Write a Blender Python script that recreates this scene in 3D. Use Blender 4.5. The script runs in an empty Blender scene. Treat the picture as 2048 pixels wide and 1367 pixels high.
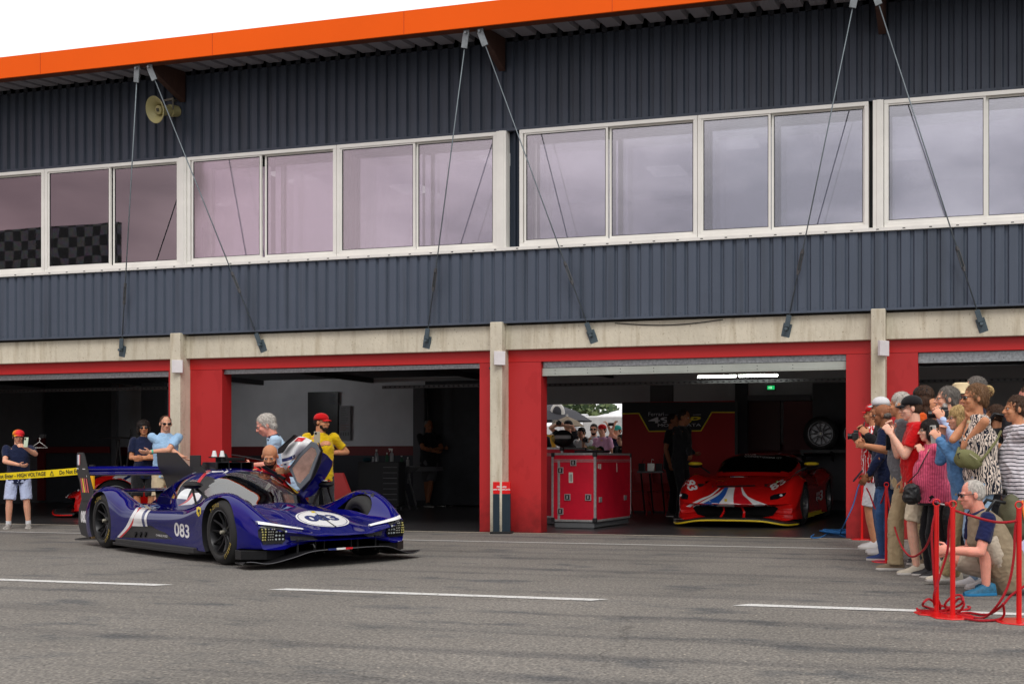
import bpy, bmesh, math, random
import numpy as np
from mathutils import Vector, Matrix, noise
from mathutils.bvhtree import BVHTree
random.seed(7)
C = bpy.context.scene.collection
R = math.radians
# ---------------------------------------------------------------- camera model (metres; the facade runs along x, depth into the building is y)
F, HC, HOR, PPX = 2144.0, 1.05, 921.0, 1430.0            # focal in photo pixels, camera height, horizon row
YAW = math.atan(545 / 2144)
FW = Vector((-math.sin(YAW), math.cos(YAW), 0)); RT = Vector((math.cos(YAW), math.sin(YAW), 0))
def ray(px, py): return FW + RT * ((px - PPX) / F) + Vector((0, 0, (HOR - py) / F))
def atZ(px, py, Z): d = ray(px, py); return Vector((0, 0, HC)) + d * Z
def atY(px, py, Y): d = ray(px, py); return Vector((0, 0, HC)) + d * (Y / d.y)
def gnd(px, py, z=0.0): d = ray(px, py); return Vector((0, 0, HC)) + d * ((z - HC) / d.z)
def footZ(py): return F * HC / (py - HOR)
WY = 14.48
def wx(px, dy=0): return atY(px, 900, WY + dy).x
def wz(px, py, dy=0): return atY(px, py, WY + dy).z
# ---------------------------------------------------------------- materials
M = {}
def mat(name, col, rough=.5, metal=0, var=.08, scale=6, bump=0, bscale=40, coat=0, spec=.5, emit=None, estr=1, alpha=1, trans=0, ior=1.45, stretch=(1,1,1), sheen=0):
    if name in M: return M[name]
    m = bpy.data.materials.new(name); m.use_nodes = True; nt = m.node_tree; N = nt.nodes; L = nt.links
    b = N['Principled BSDF']
    tc = N.new('ShaderNodeTexCoord'); mp = N.new('ShaderNodeMapping'); mp.inputs['Scale'].default_value = stretch
    L.new(tc.outputs['Object'], mp.inputs[0])
    if var > 0:
        nz = N.new('ShaderNodeTexNoise'); nz.inputs['Scale'].default_value = scale; nz.inputs['Detail'].default_value = 6; nz.inputs['Roughness'].default_value = .6
        L.new(mp.outputs[0], nz.inputs['Vector'])
        mr = N.new('ShaderNodeMapRange'); mr.inputs[1].default_value = .3; mr.inputs[2].default_value = .7
        mr.inputs[3].default_value = 1 - var; mr.inputs[4].default_value = 1 + var
        L.new(nz.outputs['Fac'], mr.inputs[0])
        mx = N.new('ShaderNodeVectorMath'); mx.operation = 'SCALE'; mx.inputs[0].default_value = col[:3]
        L.new(mr.outputs[0], mx.inputs['Scale']); L.new(mx.outputs[0], b.inputs['Base Color'])
    else: b.inputs['Base Color'].default_value = (*col[:3], 1)
    b.inputs['Roughness'].default_value = rough; b.inputs['Metallic'].default_value = metal
    b.inputs['Coat Weight'].default_value = coat; b.inputs['Coat Roughness'].default_value = .03
    b.inputs['Specular IOR Level'].default_value = spec; b.inputs['Alpha'].default_value = alpha
    b.inputs['Transmission Weight'].default_value = trans; b.inputs['IOR'].default_value = ior
    if sheen: b.inputs['Sheen Weight'].default_value = sheen
    if emit: b.inputs['Emission Color'].default_value = (*emit, 1); b.inputs['Emission Strength'].default_value = estr
    if bump > 0:
        nb = N.new('ShaderNodeTexNoise'); nb.inputs['Scale'].default_value = bscale; nb.inputs['Detail'].default_value = 5
        L.new(mp.outputs[0], nb.inputs['Vector'])
        bp = N.new('ShaderNodeBump'); bp.inputs['Strength'].default_value = bump; bp.inputs['Distance'].default_value = .02
        L.new(nb.outputs['Fac'], bp.inputs['Height']); L.new(bp.outputs[0], b.inputs['Normal'])
    M[name] = m; return m
def srgb(r, g, b): return tuple(((c / 255) / 12.92 if c / 255 <= .04045 else ((c / 255 + .055) / 1.055) ** 2.4) for c in (r, g, b))
# ---------------------------------------------------------------- mesh builder
class MB:
    def __init__(s): s.v = []; s.f = []; s.mi = []; s.m = 0; s.smooth = False
    def add(s, vs, fs, m=None):
        o = len(s.v); s.v += [tuple(v) for v in vs]; s.f += [tuple(i + o for i in f) for f in fs]; s.mi += [s.m if m is None else m] * len(fs); return s
    def box(s, x0, x1, y0, y1, z0, z1, m=None):
        vs = [(x, y, z) for z in (z0, z1) for y in (y0, y1) for x in (x0, x1)]
        return s.add(vs, [(0,2,3,1),(4,5,7,6),(0,1,5,4),(2,6,7,3),(0,4,6,2),(1,3,7,5)], m)
    def obox(s, c, size, mx=Matrix.Identity(3), m=None):
        vs = [Vector(c) + mx @ Vector((x * size[0] / 2, y * size[1] / 2, z * size[2] / 2)) for z in (-1, 1) for y in (-1, 1) for x in (-1, 1)]
        return s.add(vs, [(0,2,3,1),(4,5,7,6),(0,1,5,4),(2,6,7,3),(0,4,6,2),(1,3,7,5)], m)
    def bar(s, p, q, w, h, up=(0, 0, 1), m=None):
        p, q = Vector(p), Vector(q); d = (q - p).normalized(); u = Vector(up)
        a = d.cross(u)
        if a.length < 1e-4: a = d.cross(Vector((1, 0, 0)))
        a.normalize(); b = a.cross(d)
        vs = [c + a * (i * w / 2) + b * (j * h / 2) for c in (p, q) for i, j in ((-1,-1),(1,-1),(1,1),(-1,1))]
        return s.add(vs, [(0,1,2,3),(7,6,5,4),(0,4,5,1),(1,5,6,2),(2,6,7,3),(3,7,4,0)], m)
    def tube(s, pts, r, n=8, m=None, caps=True):
        pts = [Vector(p) for p in pts]; rs = r if isinstance(r, (list, tuple)) else [r] * len(pts); vs = []; ref = None
        for i, p in enumerate(pts):
            d = (pts[min(i + 1, len(pts) - 1)] - pts[max(i - 1, 0)]).normalized()
            if ref is None: ref = d.orthogonal().normalized()
            ref = (ref - d * ref.dot(d))
            ref = ref.normalized() if ref.length > 1e-5 else d.orthogonal().normalized()
            b = d.cross(ref)
            for k in range(n): a = 2 * math.pi * k / n; vs.append(p + (ref * math.cos(a) + b * math.sin(a)) * rs[i])
        fs = [(i * n + k, i * n + (k + 1) % n, (i + 1) * n + (k + 1) % n, (i + 1) * n + k) for i in range(len(pts) - 1) for k in range(n)]
        if caps: fs += [tuple(range(n))[::-1], tuple((len(pts) - 1) * n + k for k in range(n))]
        return s.add(vs, fs, m)
    def lathe(s, prof, mx=Matrix.Identity(4), n=24, m=None, closed=False):
        vs = [mx @ Vector((r * math.cos(2*math.pi*k/n), r * math.sin(2*math.pi*k/n), z)) for r, z in prof for k in range(n)]
        q = len(prof); fs = [(i*n+k, i*n+(k+1)%n, ((i+1)%q)*n+(k+1)%n, ((i+1)%q)*n+k) for i in range(q if closed else q - 1) for k in range(n)]
        return s.add(vs, fs, m)
    def prism(s, pts, n, t, m=None):
        n = Vector(n).normalized(); a = [Vector(p) for p in pts]; b = [p + n * t for p in a]; k = len(a)
        return s.add(a + b, [tuple(range(k))[::-1], tuple(range(k, 2 * k))] + [(i, (i + 1) % k, k + (i + 1) % k, k + i) for i in range(k)], m)
    def ell(s, c, r, rot=None, nu=16, nv=10, m=None):
        c = Vector(c); rot = rot or Matrix.Identity(3); vs = []
        for j in range(nv + 1):
            t = math.pi * j / nv
            for k in range(nu): a = 2*math.pi*k/nu; vs.append(c + rot @ Vector((r[0]*math.sin(t)*math.cos(a), r[1]*math.sin(t)*math.sin(a), r[2]*math.cos(t))))
        return s.add(vs, [(j*nu+k, (j+1)*nu+k, (j+1)*nu+(k+1)%nu, j*nu+(k+1)%nu) for j in range(nv) for k in range(nu)], m)
    def grid(s, rows, m=None, close=False):
        k = len(rows[0]); vs = [p for r in rows for p in r]
        return s.add(vs, [(i*k+j, i*k+(j+1)%k, (i+1)*k+(j+1)%k, (i+1)*k+j) for i in range(len(rows)-1) for j in range(k if close else k-1)], m)
def link(name, me, mats, parent=None):
    o = bpy.data.objects.new(name, me)
    for m in (mats if isinstance(mats, (list, tuple)) else [mats]): me.materials.append(m)
    C.objects.link(o)
    if parent is not None: setpar(o, parent)
    return o
def setpar(o, p):
    o.parent = p
    mw = Matrix.Translation(p.location) @ p.rotation_euler.to_matrix().to_4x4() if p.parent is None and p.type == 'EMPTY' else Matrix.Identity(4)
    o.matrix_parent_inverse = mw.inverted()
def build(name, mb, mats, parent=None, smooth=False, bevel=0, fix=True, merge=False):
    me = bpy.data.meshes.new(name); me.from_pydata(mb.v, [], mb.f)
    me.polygons.foreach_set('material_index', mb.mi)
    if merge or fix:
        bm = bmesh.new(); bm.from_mesh(me)
        if merge: bmesh.ops.remove_doubles(bm, verts=bm.verts, dist=1e-4)
        bmesh.ops.recalc_face_normals(bm, faces=bm.faces); bm.to_mesh(me); bm.free()
    if smooth: me.shade_smooth()
    o = link(name, me, mats, parent)
    if bevel:
        md = o.modifiers.new('b', 'BEVEL'); md.width = bevel; md.segments = 2; md.limit_method = 'ANGLE'
    if smooth == 'auto': sharp(me)
    return o
def sharp(me, ang=35):
    bm = bmesh.new(); bm.from_mesh(me)
    for e in bm.edges:
        if len(e.link_faces) == 2 and e.calc_face_angle(0) > R(ang): e.smooth = False
    bm.to_mesh(me); bm.free()
def tag(o, label=None, cat=None, group=None, kind=None):
    if label: o['label'] = label
    if cat: o['category'] = cat
    if group: o['group'] = group
    if kind: o['kind'] = kind
    return o
def thing(name, label, cat, loc=(0, 0, 0), rz=0, group=None):
    o = bpy.data.objects.new(name, None); C.objects.link(o); o.location = loc; o.rotation_euler = (0, 0, rz); o.empty_display_size = .2
    return tag(o, label, cat, group)
def copy_tree(o, parent=None):
    c = o.copy(); C.objects.link(c)
    if parent is not None:
        pi = o.matrix_parent_inverse.copy(); c.parent = parent; c.matrix_parent_inverse = pi
    for ch in list(o.children): copy_tree(ch, c)
    return c
def text_mesh(s, size=1, ext=.0, spacing=1, shear=0, off=0, align='CENTER', res=3):
    cu = bpy.data.curves.new('t', 'FONT'); cu.body = s; cu.size = size; cu.extrude = ext; cu.space_character = spacing; cu.shear = shear; cu.offset = off; cu.resolution_u = res
    cu.align_x = align; cu.align_y = 'CENTER'; o = bpy.data.objects.new('t', cu); C.objects.link(o)
    dg = bpy.context.evaluated_depsgraph_get(); dg.update(); me = bpy.data.meshes.new_from_object(o.evaluated_get(dg))
    bpy.data.objects.remove(o); bpy.data.curves.remove(cu)
    v = [tuple(x.co) for x in me.vertices]; f = [tuple(p.vertices) for p in me.polygons]; bpy.data.meshes.remove(me)
    return v, f
def put_text(mb, s, org, right, up, size, m=None, ext=0, **k):
    v, f = text_mesh(s, size, ext, **k); org = Vector(org); r = Vector(right).normalized(); u = Vector(up).normalized(); n = r.cross(u)
    mb.add([org + r * a + u * b + n * c for a, b, c in v], f, m)
# ---------------------------------------------------------------- camera
cd = bpy.data.cameras.new('camera'); cam = bpy.data.objects.new('camera', cd); C.objects.link(cam)
cam.location = (0, 0, HC); cam.rotation_euler = (R(90), 0, YAW)
cd.sensor_width = 36; cd.lens = 36 * F / 2048; cd.shift_y = (HOR - 683.5) / 2048; cd.shift_x = (1024 - PPX) / 2048; cd.clip_end = 2000
bpy.context.scene.camera = cam
# ---------------------------------------------------------------- world: overcast daylight
w = bpy.data.worlds.new('World'); bpy.context.scene.world = w; w.use_nodes = True; nt = w.node_tree; N = nt.nodes; L = nt.links
bg = N['Background']; sky = N.new('ShaderNodeTexSky'); sky.sky_type = 'NISHITA'; sky.sun_disc = False
SUN_EL, SUN_ROT = R(52), R(150)
sky.sun_elevation = SUN_EL; sky.sun_rotation = SUN_ROT
tc = N.new('ShaderNodeTexCoord'); mp = N.new('ShaderNodeMapping'); mp.inputs['Scale'].default_value = (1, 1, 2.6)
nz = N.new('ShaderNodeTexNoise'); nz.inputs['Scale'].default_value = 4.2; nz.inputs['Detail'].default_value = 5; nz.inputs['Roughness'].default_value = .5
L.new(tc.outputs['Generated'], mp.inputs[0]); L.new(mp.outputs[0], nz.inputs['Vector'])
sep = N.new('ShaderNodeSeparateXYZ'); L.new(tc.outputs['Generated'], sep.inputs[0])
cr = N.new('ShaderNodeValToRGB'); e = cr.color_ramp.elements; e[0].position = .38; e[0].color = (.44, .45, .49, 1); e[1].position = .62; e[1].color = (1.15, 1.15, 1.17, 1)
L.new(nz.outputs['Fac'], cr.inputs[0])
# brighter high up and on the far side of the building, darker low cloud behind the camera
h = N.new('ShaderNodeMapRange'); h.inputs[1].default_value = .1; h.inputs[2].default_value = .75; L.new(sep.outputs['Z'], h.inputs[0])
fy = N.new('ShaderNodeMapRange'); fy.inputs[1].default_value = -.15; fy.inputs[2].default_value = .35; L.new(sep.outputs['Y'], fy.inputs[0])
mxx = N.new('ShaderNodeMath'); mxx.operation = 'MAXIMUM'; L.new(h.outputs[0], mxx.inputs[0]); L.new(fy.outputs[0], mxx.inputs[1])
mc = N.new('ShaderNodeMix'); mc.data_type = 'RGBA'; L.new(mxx.outputs[0], mc.inputs['Factor']); L.new(cr.outputs[0], mc.inputs['A']); mc.inputs['B'].default_value = (1.27, 1.26, 1.25, 1)
ps = N.new('ShaderNodeMapRange'); ps.inputs[1].default_value = -.2; ps.inputs[2].default_value = -.72; L.new(sep.outputs['X'], ps.inputs[0])
mk = N.new('ShaderNodeMix'); mk.data_type = 'RGBA'; mk.blend_type = 'MULTIPLY'; mk.inputs['B'].default_value = (.80, .56, .58, 1)
py_ = N.new('ShaderNodeMapRange'); py_.inputs[1].default_value = 0; py_.inputs[2].default_value = -.3; L.new(sep.outputs['Y'], py_.inputs[0]); pm_ = N.new('ShaderNodeMath'); pm_.operation = 'MULTIPLY'; L.new(ps.outputs[0], pm_.inputs[0]); L.new(py_.outputs[0], pm_.inputs[1]); L.new(pm_.outputs[0], mk.inputs['Factor']); L.new(mc.outputs['Result'], mk.inputs['A'])
sc_ = N.new('ShaderNodeVectorMath'); sc_.operation = 'SCALE'; sc_.inputs['Scale'].default_value = .06; L.new(sky.outputs[0], sc_.inputs[0])
ms = N.new('ShaderNodeMix'); ms.data_type = 'RGBA'; ms.inputs['Factor'].default_value = .94; L.new(sc_.outputs[0], ms.inputs['A']); L.new(mk.outputs['Result'], ms.inputs['B'])
L.new(ms.outputs['Result'], bg.inputs[0]); bg.inputs[1].default_value = 1.0
sd = bpy.data.lights.new('sun', 'SUN'); sd.energy = 1.5; sd.angle = R(25); sd.color = (1, .97, .92)
so = bpy.data.objects.new('sun', sd); C.objects.link(so)
sdir = Vector((math.sin(SUN_ROT) * math.cos(SUN_EL), math.cos(SUN_ROT) * math.cos(SUN_EL), math.sin(SUN_EL)))
so.rotation_euler = sdir.to_track_quat('Z', 'Y').to_euler(); so.location = (0, 0, 20)
sc = bpy.context.scene; sc.view_settings.view_transform = 'Standard'; sc.view_settings.look = 'None'; sc.view_settings.exposure = 0
sc.cycles.max_bounces = 8; sc.cycles.transparent_max_bounces = 12; sc.cycles.use_denoising = True; sc.cycles.caustics_reflective = False; sc.cycles.caustics_refractive = False
# ================================================================ ground and markings
def asphalt():
    m = bpy.data.materials.new('asphalt'); m.use_nodes = True; nt = m.node_tree; N = nt.nodes; L = nt.links; b = N['Principled BSDF']
    tc = N.new('ShaderNodeTexCoord')
    def nz(sc, det=3, st=(1, 1, 1), rot=0, ro=.5):
        mp = N.new('ShaderNodeMapping'); mp.inputs['Scale'].default_value = st; mp.inputs['Rotation'].default_value = (0, 0, rot); L.new(tc.outputs['Object'], mp.inputs[0])
        n = N.new('ShaderNodeTexNoise'); n.inputs['Scale'].default_value = sc; n.inputs['Detail'].default_value = det; n.inputs['Roughness'].default_value = ro; L.new(mp.outputs[0], n.inputs['Vector']); return n
    def ramp(n, a, b_, ca, cb):
        r = N.new('ShaderNodeValToRGB'); e = r.color_ramp.elements; e[0].position = a; e[1].position = b_; e[0].color = (*ca, 1); e[1].color = (*cb, 1); L.new(n.outputs['Fac'], r.inputs[0]); return r
    def mul(x, y):
        k = N.new('ShaderNodeMix'); k.data_type = 'RGBA'; k.blend_type = 'MULTIPLY'; k.inputs['Factor'].default_value = 1; L.new(x, k.inputs['A']); L.new(y, k.inputs['B']); return k.outputs['Result']
    base = ramp(nz(.5, 4), .3, .7, (.150, .141, .130), (.205, .193, .179))
    scuff = ramp(nz(2.4, 6, (.5, 1.1, 1), R(20), .62), .54, .66, (1, 1, 1), (.56, .60, .66))
    scuff2 = ramp(nz(.8, 8, (.3, 1.6, 1), R(-8), .7), .56, .72, (1, 1, 1), (.74, .77, .80))
    grain = ramp(nz(60, 2), .32, .68, (.56, .56, .56), (1.46, 1.45, 1.42))
    fine = ramp(nz(26, 3), .35, .68, (.8, .8, .8), (1.22, 1.21, 1.18))
    vo = N.new('ShaderNodeTexVoronoi'); vo.inputs['Scale'].default_value = 16; L.new(tc.outputs['Object'], vo.inputs['Vector'])
    sp = N.new('ShaderNodeValToRGB'); e = sp.color_ramp.elements; e[0].position = .06; e[0].color = (2.1, 2.0, 1.8, 1); e[1].position = .13; e[1].color = (1, 1, 1, 1); L.new(vo.outputs['Distance'], sp.inputs[0])
    # dark thin rubber tracks
    wv = N.new('ShaderNodeTexNoise'); mp = N.new('ShaderNodeMapping'); mp.inputs['Scale'].default_value = (.12, 3.2, 1); mp.inputs['Rotation'].default_value = (0, 0, R(6)); L.new(tc.outputs['Object'], mp.inputs[0]); L.new(mp.outputs[0], wv.inputs['Vector']); wv.inputs['Scale'].default_value = .9; wv.inputs['Detail'].default_value = 3
    tr = ramp(wv, .53, .66, (1, 1, 1), (.70, .71, .74))
    c = mul(mul(mul(mul(mul(mul(base.outputs[0], scuff.outputs[0]), grain.outputs[0]), fine.outputs[0]), sp.outputs[0]), scuff2.outputs[0]), tr.outputs[0])
    # fine crack network, broken up by a mask
    vc = N.new('ShaderNodeTexVoronoi'); vc.feature = 'DISTANCE_TO_EDGE'; vc.inputs['Scale'].default_value = .33
    nd = nz(2.2, 4); va = N.new('ShaderNodeVectorMath'); va.operation = 'MULTIPLY_ADD'; va.inputs[1].default_value = (.5, .5, 0)
    L.new(nd.outputs['Color'], va.inputs[0]); L.new(tc.outputs['Object'], va.inputs[2]); L.new(va.outputs[0], vc.inputs['Vector'])
    cr1 = N.new('ShaderNodeMapRange'); cr1.inputs[1].default_value = .001; cr1.inputs[2].default_value = .004; cr1.inputs[3].default_value = .72; cr1.inputs[4].default_value = 1; L.new(vc.outputs['Distance'], cr1.inputs[0])
    mk = ramp(nz(.45, 3), .5, .58, (1, 1, 1), (0, 0, 0)); mm = N.new('ShaderNodeMath'); mm.operation = 'MAXIMUM'; L.new(cr1.outputs[0], mm.inputs[0]); L.new(mk.outputs[0], mm.inputs[1])
    kk = N.new('ShaderNodeVectorMath'); kk.operation = 'SCALE'; L.new(c, kk.inputs[0]); L.new(mm.outputs[0], kk.inputs['Scale'])
    L.new(kk.outputs[0], b.inputs['Base Color']); b.inputs['Roughness'].default_value = .82; b.inputs['Specular IOR Level'].default_value = .35
    bp = N.new('ShaderNodeBump'); bp.inputs['Strength'].default_value = .5; bp.inputs['Distance'].default_value = .008
    g2 = nz(60, 3); L.new(g2.outputs['Fac'], bp.inputs['Height']); L.new(bp.outputs[0], b.inputs['Normal'])
    return m
g = MB(); g.add([(-400, -300, 0), (400, -300, 0), (400, 500, 0), (-400, 500, 0)], [(0, 1, 2, 3)])
tag(build('ground', g, asphalt()), kind='structure')
def paintmat(name, col, wear):
    m = mat(name, col, .6, var=.06, scale=3, bump=.3, bscale=60); nt = m.node_tree; N = nt.nodes; L = nt.links; b = N['Principled BSDF']
    tc = N.new('ShaderNodeTexCoord'); n = N.new('ShaderNodeTexNoise'); n.inputs['Scale'].default_value = 30; n.inputs['Detail'].default_value = 8; n.inputs['Roughness'].default_value = .75; L.new(tc.outputs['Object'], n.inputs['Vector'])
    mr = N.new('ShaderNodeMapRange'); mr.inputs[1].default_value = wear; mr.inputs[2].default_value = wear + .03; L.new(n.outputs['Fac'], mr.inputs[0]); L.new(mr.outputs[0], b.inputs['Alpha']); return m
WL = paintmat('line_paint', (.66, .66, .64), .39)
def stripe(p, q, w_, name='road_marking', cut=0):
    """a painted line of width w_ from p to q (ground points), ends cut on the slant"""
    d = (q - p).normalized(); n = Vector((-d.y, d.x, 0)) * w_ / 2; k = max(2, int((q - p).length / .12)); mb = MB(); rows = []
    for i in range(k + 1):
        t = i / k; c = p.lerp(q, t); j = .004
        rows.append([c + n * (1 + random.uniform(-j, j) / w_ * 2) + d * (cut * (i == 0 or i == k)) + Vector((0, 0, .004)), c - n * (1 + random.uniform(-j, j) / w_ * 2) - d * (cut * (i == 0 or i == k)) + Vector((0, 0, .004))])
    mb.grid(rows); return tag(build(name, mb, WL), kind='structure')
y_l = gnd(877, 1188.5).y
def gx(px, yy): # world x of a pixel column at ground depth yy
    return atY(px, 1000, yy).x
stripe(Vector((gx(-900, y_l), y_l, 0)), Vector((gx(328, y_l), y_l, 0)), .115, cut=.05)
stripe(Vector((gx(555, y_l), y_l, 0)), Vector((gx(1200, y_l), y_l, 0)), .115, cut=.05)
stripe(Vector((gx(1482, y_l), y_l, 0)), Vector((gx(2300, y_l), y_l, 0)), .115, cut=.05)
y_l2 = gnd(1300, 1089).y
stripe(Vector((-30, y_l2, 0)), Vector((gx(1738, y_l2), y_l2, 0)), .065)
# threshold strip and garage floor
X0, X1 = -23.12, 9.2
g = MB(); g.add([(X0, WY - .18, .004), (X1, WY - .18, .004), (X1, WY - .02, .004), (X0, WY - .02, .004)], [(0, 1, 2, 3)])
tag(build('threshold_strip', g, mat('worn_concrete', (.30, .27, .22), .8, var=.3, scale=2.5, bump=.3)), kind='structure')
BACK = WY + 8.1; DK = .772
g = MB(); g.add([(X0, WY - .02, .008), (X1, WY - .02, .008), (X1, BACK, .008), (X0, BACK, .008)], [(0, 1, 2, 3)])
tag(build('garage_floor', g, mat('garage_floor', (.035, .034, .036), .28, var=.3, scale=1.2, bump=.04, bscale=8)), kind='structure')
# ================================================================ pit building
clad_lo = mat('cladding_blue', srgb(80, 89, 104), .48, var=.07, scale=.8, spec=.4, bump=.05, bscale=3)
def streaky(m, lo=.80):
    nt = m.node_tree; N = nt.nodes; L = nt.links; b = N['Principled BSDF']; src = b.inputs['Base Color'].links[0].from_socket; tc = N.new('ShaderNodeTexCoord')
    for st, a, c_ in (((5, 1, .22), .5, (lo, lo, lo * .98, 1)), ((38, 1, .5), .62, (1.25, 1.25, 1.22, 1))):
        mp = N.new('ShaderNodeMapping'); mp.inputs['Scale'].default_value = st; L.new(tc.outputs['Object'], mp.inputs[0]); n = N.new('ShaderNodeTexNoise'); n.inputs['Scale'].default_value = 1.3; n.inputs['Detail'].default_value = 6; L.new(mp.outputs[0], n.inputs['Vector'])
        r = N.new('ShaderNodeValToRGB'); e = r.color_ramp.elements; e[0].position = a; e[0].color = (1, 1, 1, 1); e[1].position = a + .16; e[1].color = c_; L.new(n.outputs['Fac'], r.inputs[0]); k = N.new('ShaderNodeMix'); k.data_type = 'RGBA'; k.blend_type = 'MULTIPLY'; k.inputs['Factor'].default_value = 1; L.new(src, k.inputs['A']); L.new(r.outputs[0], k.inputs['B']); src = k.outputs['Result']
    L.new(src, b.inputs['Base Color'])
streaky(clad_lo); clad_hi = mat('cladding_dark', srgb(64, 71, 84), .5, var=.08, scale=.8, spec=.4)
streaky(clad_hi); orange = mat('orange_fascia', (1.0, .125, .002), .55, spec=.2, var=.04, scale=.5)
def concrete():
    m = mat('concrete', srgb(214, 206, 186), .85, var=.13, scale=1.3, bump=.35, bscale=18, stretch=(1, 1, .7)); nt = m.node_tree; N = nt.nodes; L = nt.links; b = N['Principled BSDF']
    src = b.inputs['Base Color'].links[0].from_socket; tc = N.new('ShaderNodeTexCoord'); mp = N.new('ShaderNodeMapping'); mp.inputs['Scale'].default_value = (3, 3, .35); L.new(tc.outputs['Object'], mp.inputs[0])
    n = N.new('ShaderNodeTexNoise'); n.inputs['Scale'].default_value = 2.2; n.inputs['Detail'].default_value = 7; n.inputs['Roughness'].default_value = .65; L.new(mp.outputs[0], n.inputs['Vector'])
    r = N.new('ShaderNodeValToRGB'); e = r.color_ramp.elements; e[0].position = .5; e[0].color = (1, 1, 1, 1); e[1].position = .78; e[1].color = (.58, .52, .43, 1); L.new(n.outputs['Fac'], r.inputs[0])
    n2 = N.new('ShaderNodeTexNoise'); n2.inputs['Scale'].default_value = 38; n2.inputs['Detail'].default_value = 3; L.new(tc.outputs['Object'], n2.inputs['Vector'])
    r2 = N.new('ShaderNodeValToRGB'); e = r2.color_ramp.elements; e[0].position = .27; e[0].color = (.55, .5, .42, 1); e[1].position = .36; e[1].color = (1, 1, 1, 1); L.new(n2.outputs['Fac'], r2.inputs[0])
    for rr in (r, r2):
        k = N.new('ShaderNodeMix'); k.data_type = 'RGBA'; k.blend_type = 'MULTIPLY'; k.inputs['Factor'].default_value = 1; L.new(src, k.inputs['A']); L.new(rr.outputs[0], k.inputs['B']); src = k.outputs['Result']
    L.new(src, b.inputs['Base Color']); return m
conc = concrete()
def redwall():
    m = mat('red_panel', srgb(188, 40, 42), .5, var=.07, scale=1.2, bump=.03, bscale=5); nt = m.node_tree; N = nt.nodes; L = nt.links; b = N['Principled BSDF']
    src = b.inputs['Base Color'].links[0].from_socket; tc = N.new('ShaderNodeTexCoord'); mp = N.new('ShaderNodeMapping'); mp.inputs['Scale'].default_value = (2.2, 1, 1); L.new(tc.outputs['Object'], mp.inputs[0])
    n = N.new('ShaderNodeTexNoise'); n.inputs['Scale'].default_value = 2.3; n.inputs['Detail'].default_value = 2; L.new(mp.outputs[0], n.inputs['Vector'])
    r = N.new('ShaderNodeValToRGB'); e = r.color_ramp.elements; e[0].position = .6; e[0].color = (1, 1, 1, 1); e[1].position = .63; e[1].color = (.93, .82, .82, 1); L.new(n.outputs['Fac'], r.inputs[0])
    k = N.new('ShaderNodeMix'); k.data_type = 'RGBA'; k.blend_type = 'MULTIPLY'; k.inputs['Factor'].default_value = 1; L.new(src, k.inputs['A']); L.new(r.outputs[0], k.inputs['B']); L.new(k.outputs['Result'], b.inputs['Base Color']); return m
red = redwall()
redh = mat('red_header', srgb(196, 34, 34), .45, var=.05, scale=1)
white_al = mat('white_frame', srgb(240, 238, 232), .4, var=.05, scale=3)
galv = mat('galvanised', (.33, .35, .36), .42, .7, var=.35, scale=30)
slatm = mat('shutter_slat', srgb(178, 184, 176), .5, .2, var=.12, scale=2)
steel = mat('rod_steel', srgb(120, 130, 136), .5, .5, var=.1)
plate = mat('plate_steel', srgb(150, 158, 162), .5, .3, var=.2, scale=12)
anchorm = mat('anchor_paint', srgb(84, 98, 106), .55, .1, var=.15, scale=10)
wood = mat('brown_bracket', srgb(72, 48, 40), .7, var=.2, scale=5, stretch=(1, 6, 1))
dark = mat('dark_void', (.012, .013, .016), .7, var=0)
BD = thing('garage_building', 'long two storey pit garage with dark blue ribbed cladding and orange roof edge', 'building', (-7, WY, 0))
def corr(name, x0, x1, y, z0, z1, pitch, gw, d, m, slope=.018, first=0):
    mb = MB(); pts = []; x = x0
    while x < x1:
        pts += [(x, y), (x + pitch - gw - slope * 2, y), (x + pitch - gw - slope, y + d), (x + pitch - slope, y + d)]; x += pitch
    pts.append((x, y)); mb.grid([[(a, b, z0) for a, b in pts], [(a, b, z1) for a, b in pts]])
    mb.box(x0, x, y + d + .004, y + d + .05, z0, z1)
    q = x0 + .06; k = 0
    while q < x1:
        mb.tube([(q, y - .006, z0 + .035), (q, y + .001, z0 + .035)], .006, 6)
        if k % 6 == 0: mb.box(q - .062, q - .056, y - .003, y + .001, z0 + .002, z1 - .002)
        q += pitch; k += 1
    return build(name, mb, m, BD)
ZW0, ZW1 = 4.17, 5.87      # window band
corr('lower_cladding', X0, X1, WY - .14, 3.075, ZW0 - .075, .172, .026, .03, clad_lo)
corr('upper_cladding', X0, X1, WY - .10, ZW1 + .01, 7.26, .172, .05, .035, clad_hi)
mb = MB(); mb.box(X0, X1, WY - .165, WY - .10, 3.045, 3.073); build('cladding_flashing', mb, clad_lo, BD)
mb = MB(); mb.box(X0, X1, WY - .125, WY - .06, ZW1 - .03, ZW1 + .008); build('cladding_flashing', mb, clad_hi, BD)
mb = MB(); mb.box(X0, X1, WY - .17, WY - .06, ZW0 - .074, ZW0 - .028)
x = X0 + .3
while x < X1: mb.box(x, x + .035, WY - .174, WY - .168, ZW0 - .058, ZW0 - .048, 1); x += .345
build('window_ledge', mb, [white_al, dark], BD)
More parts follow.
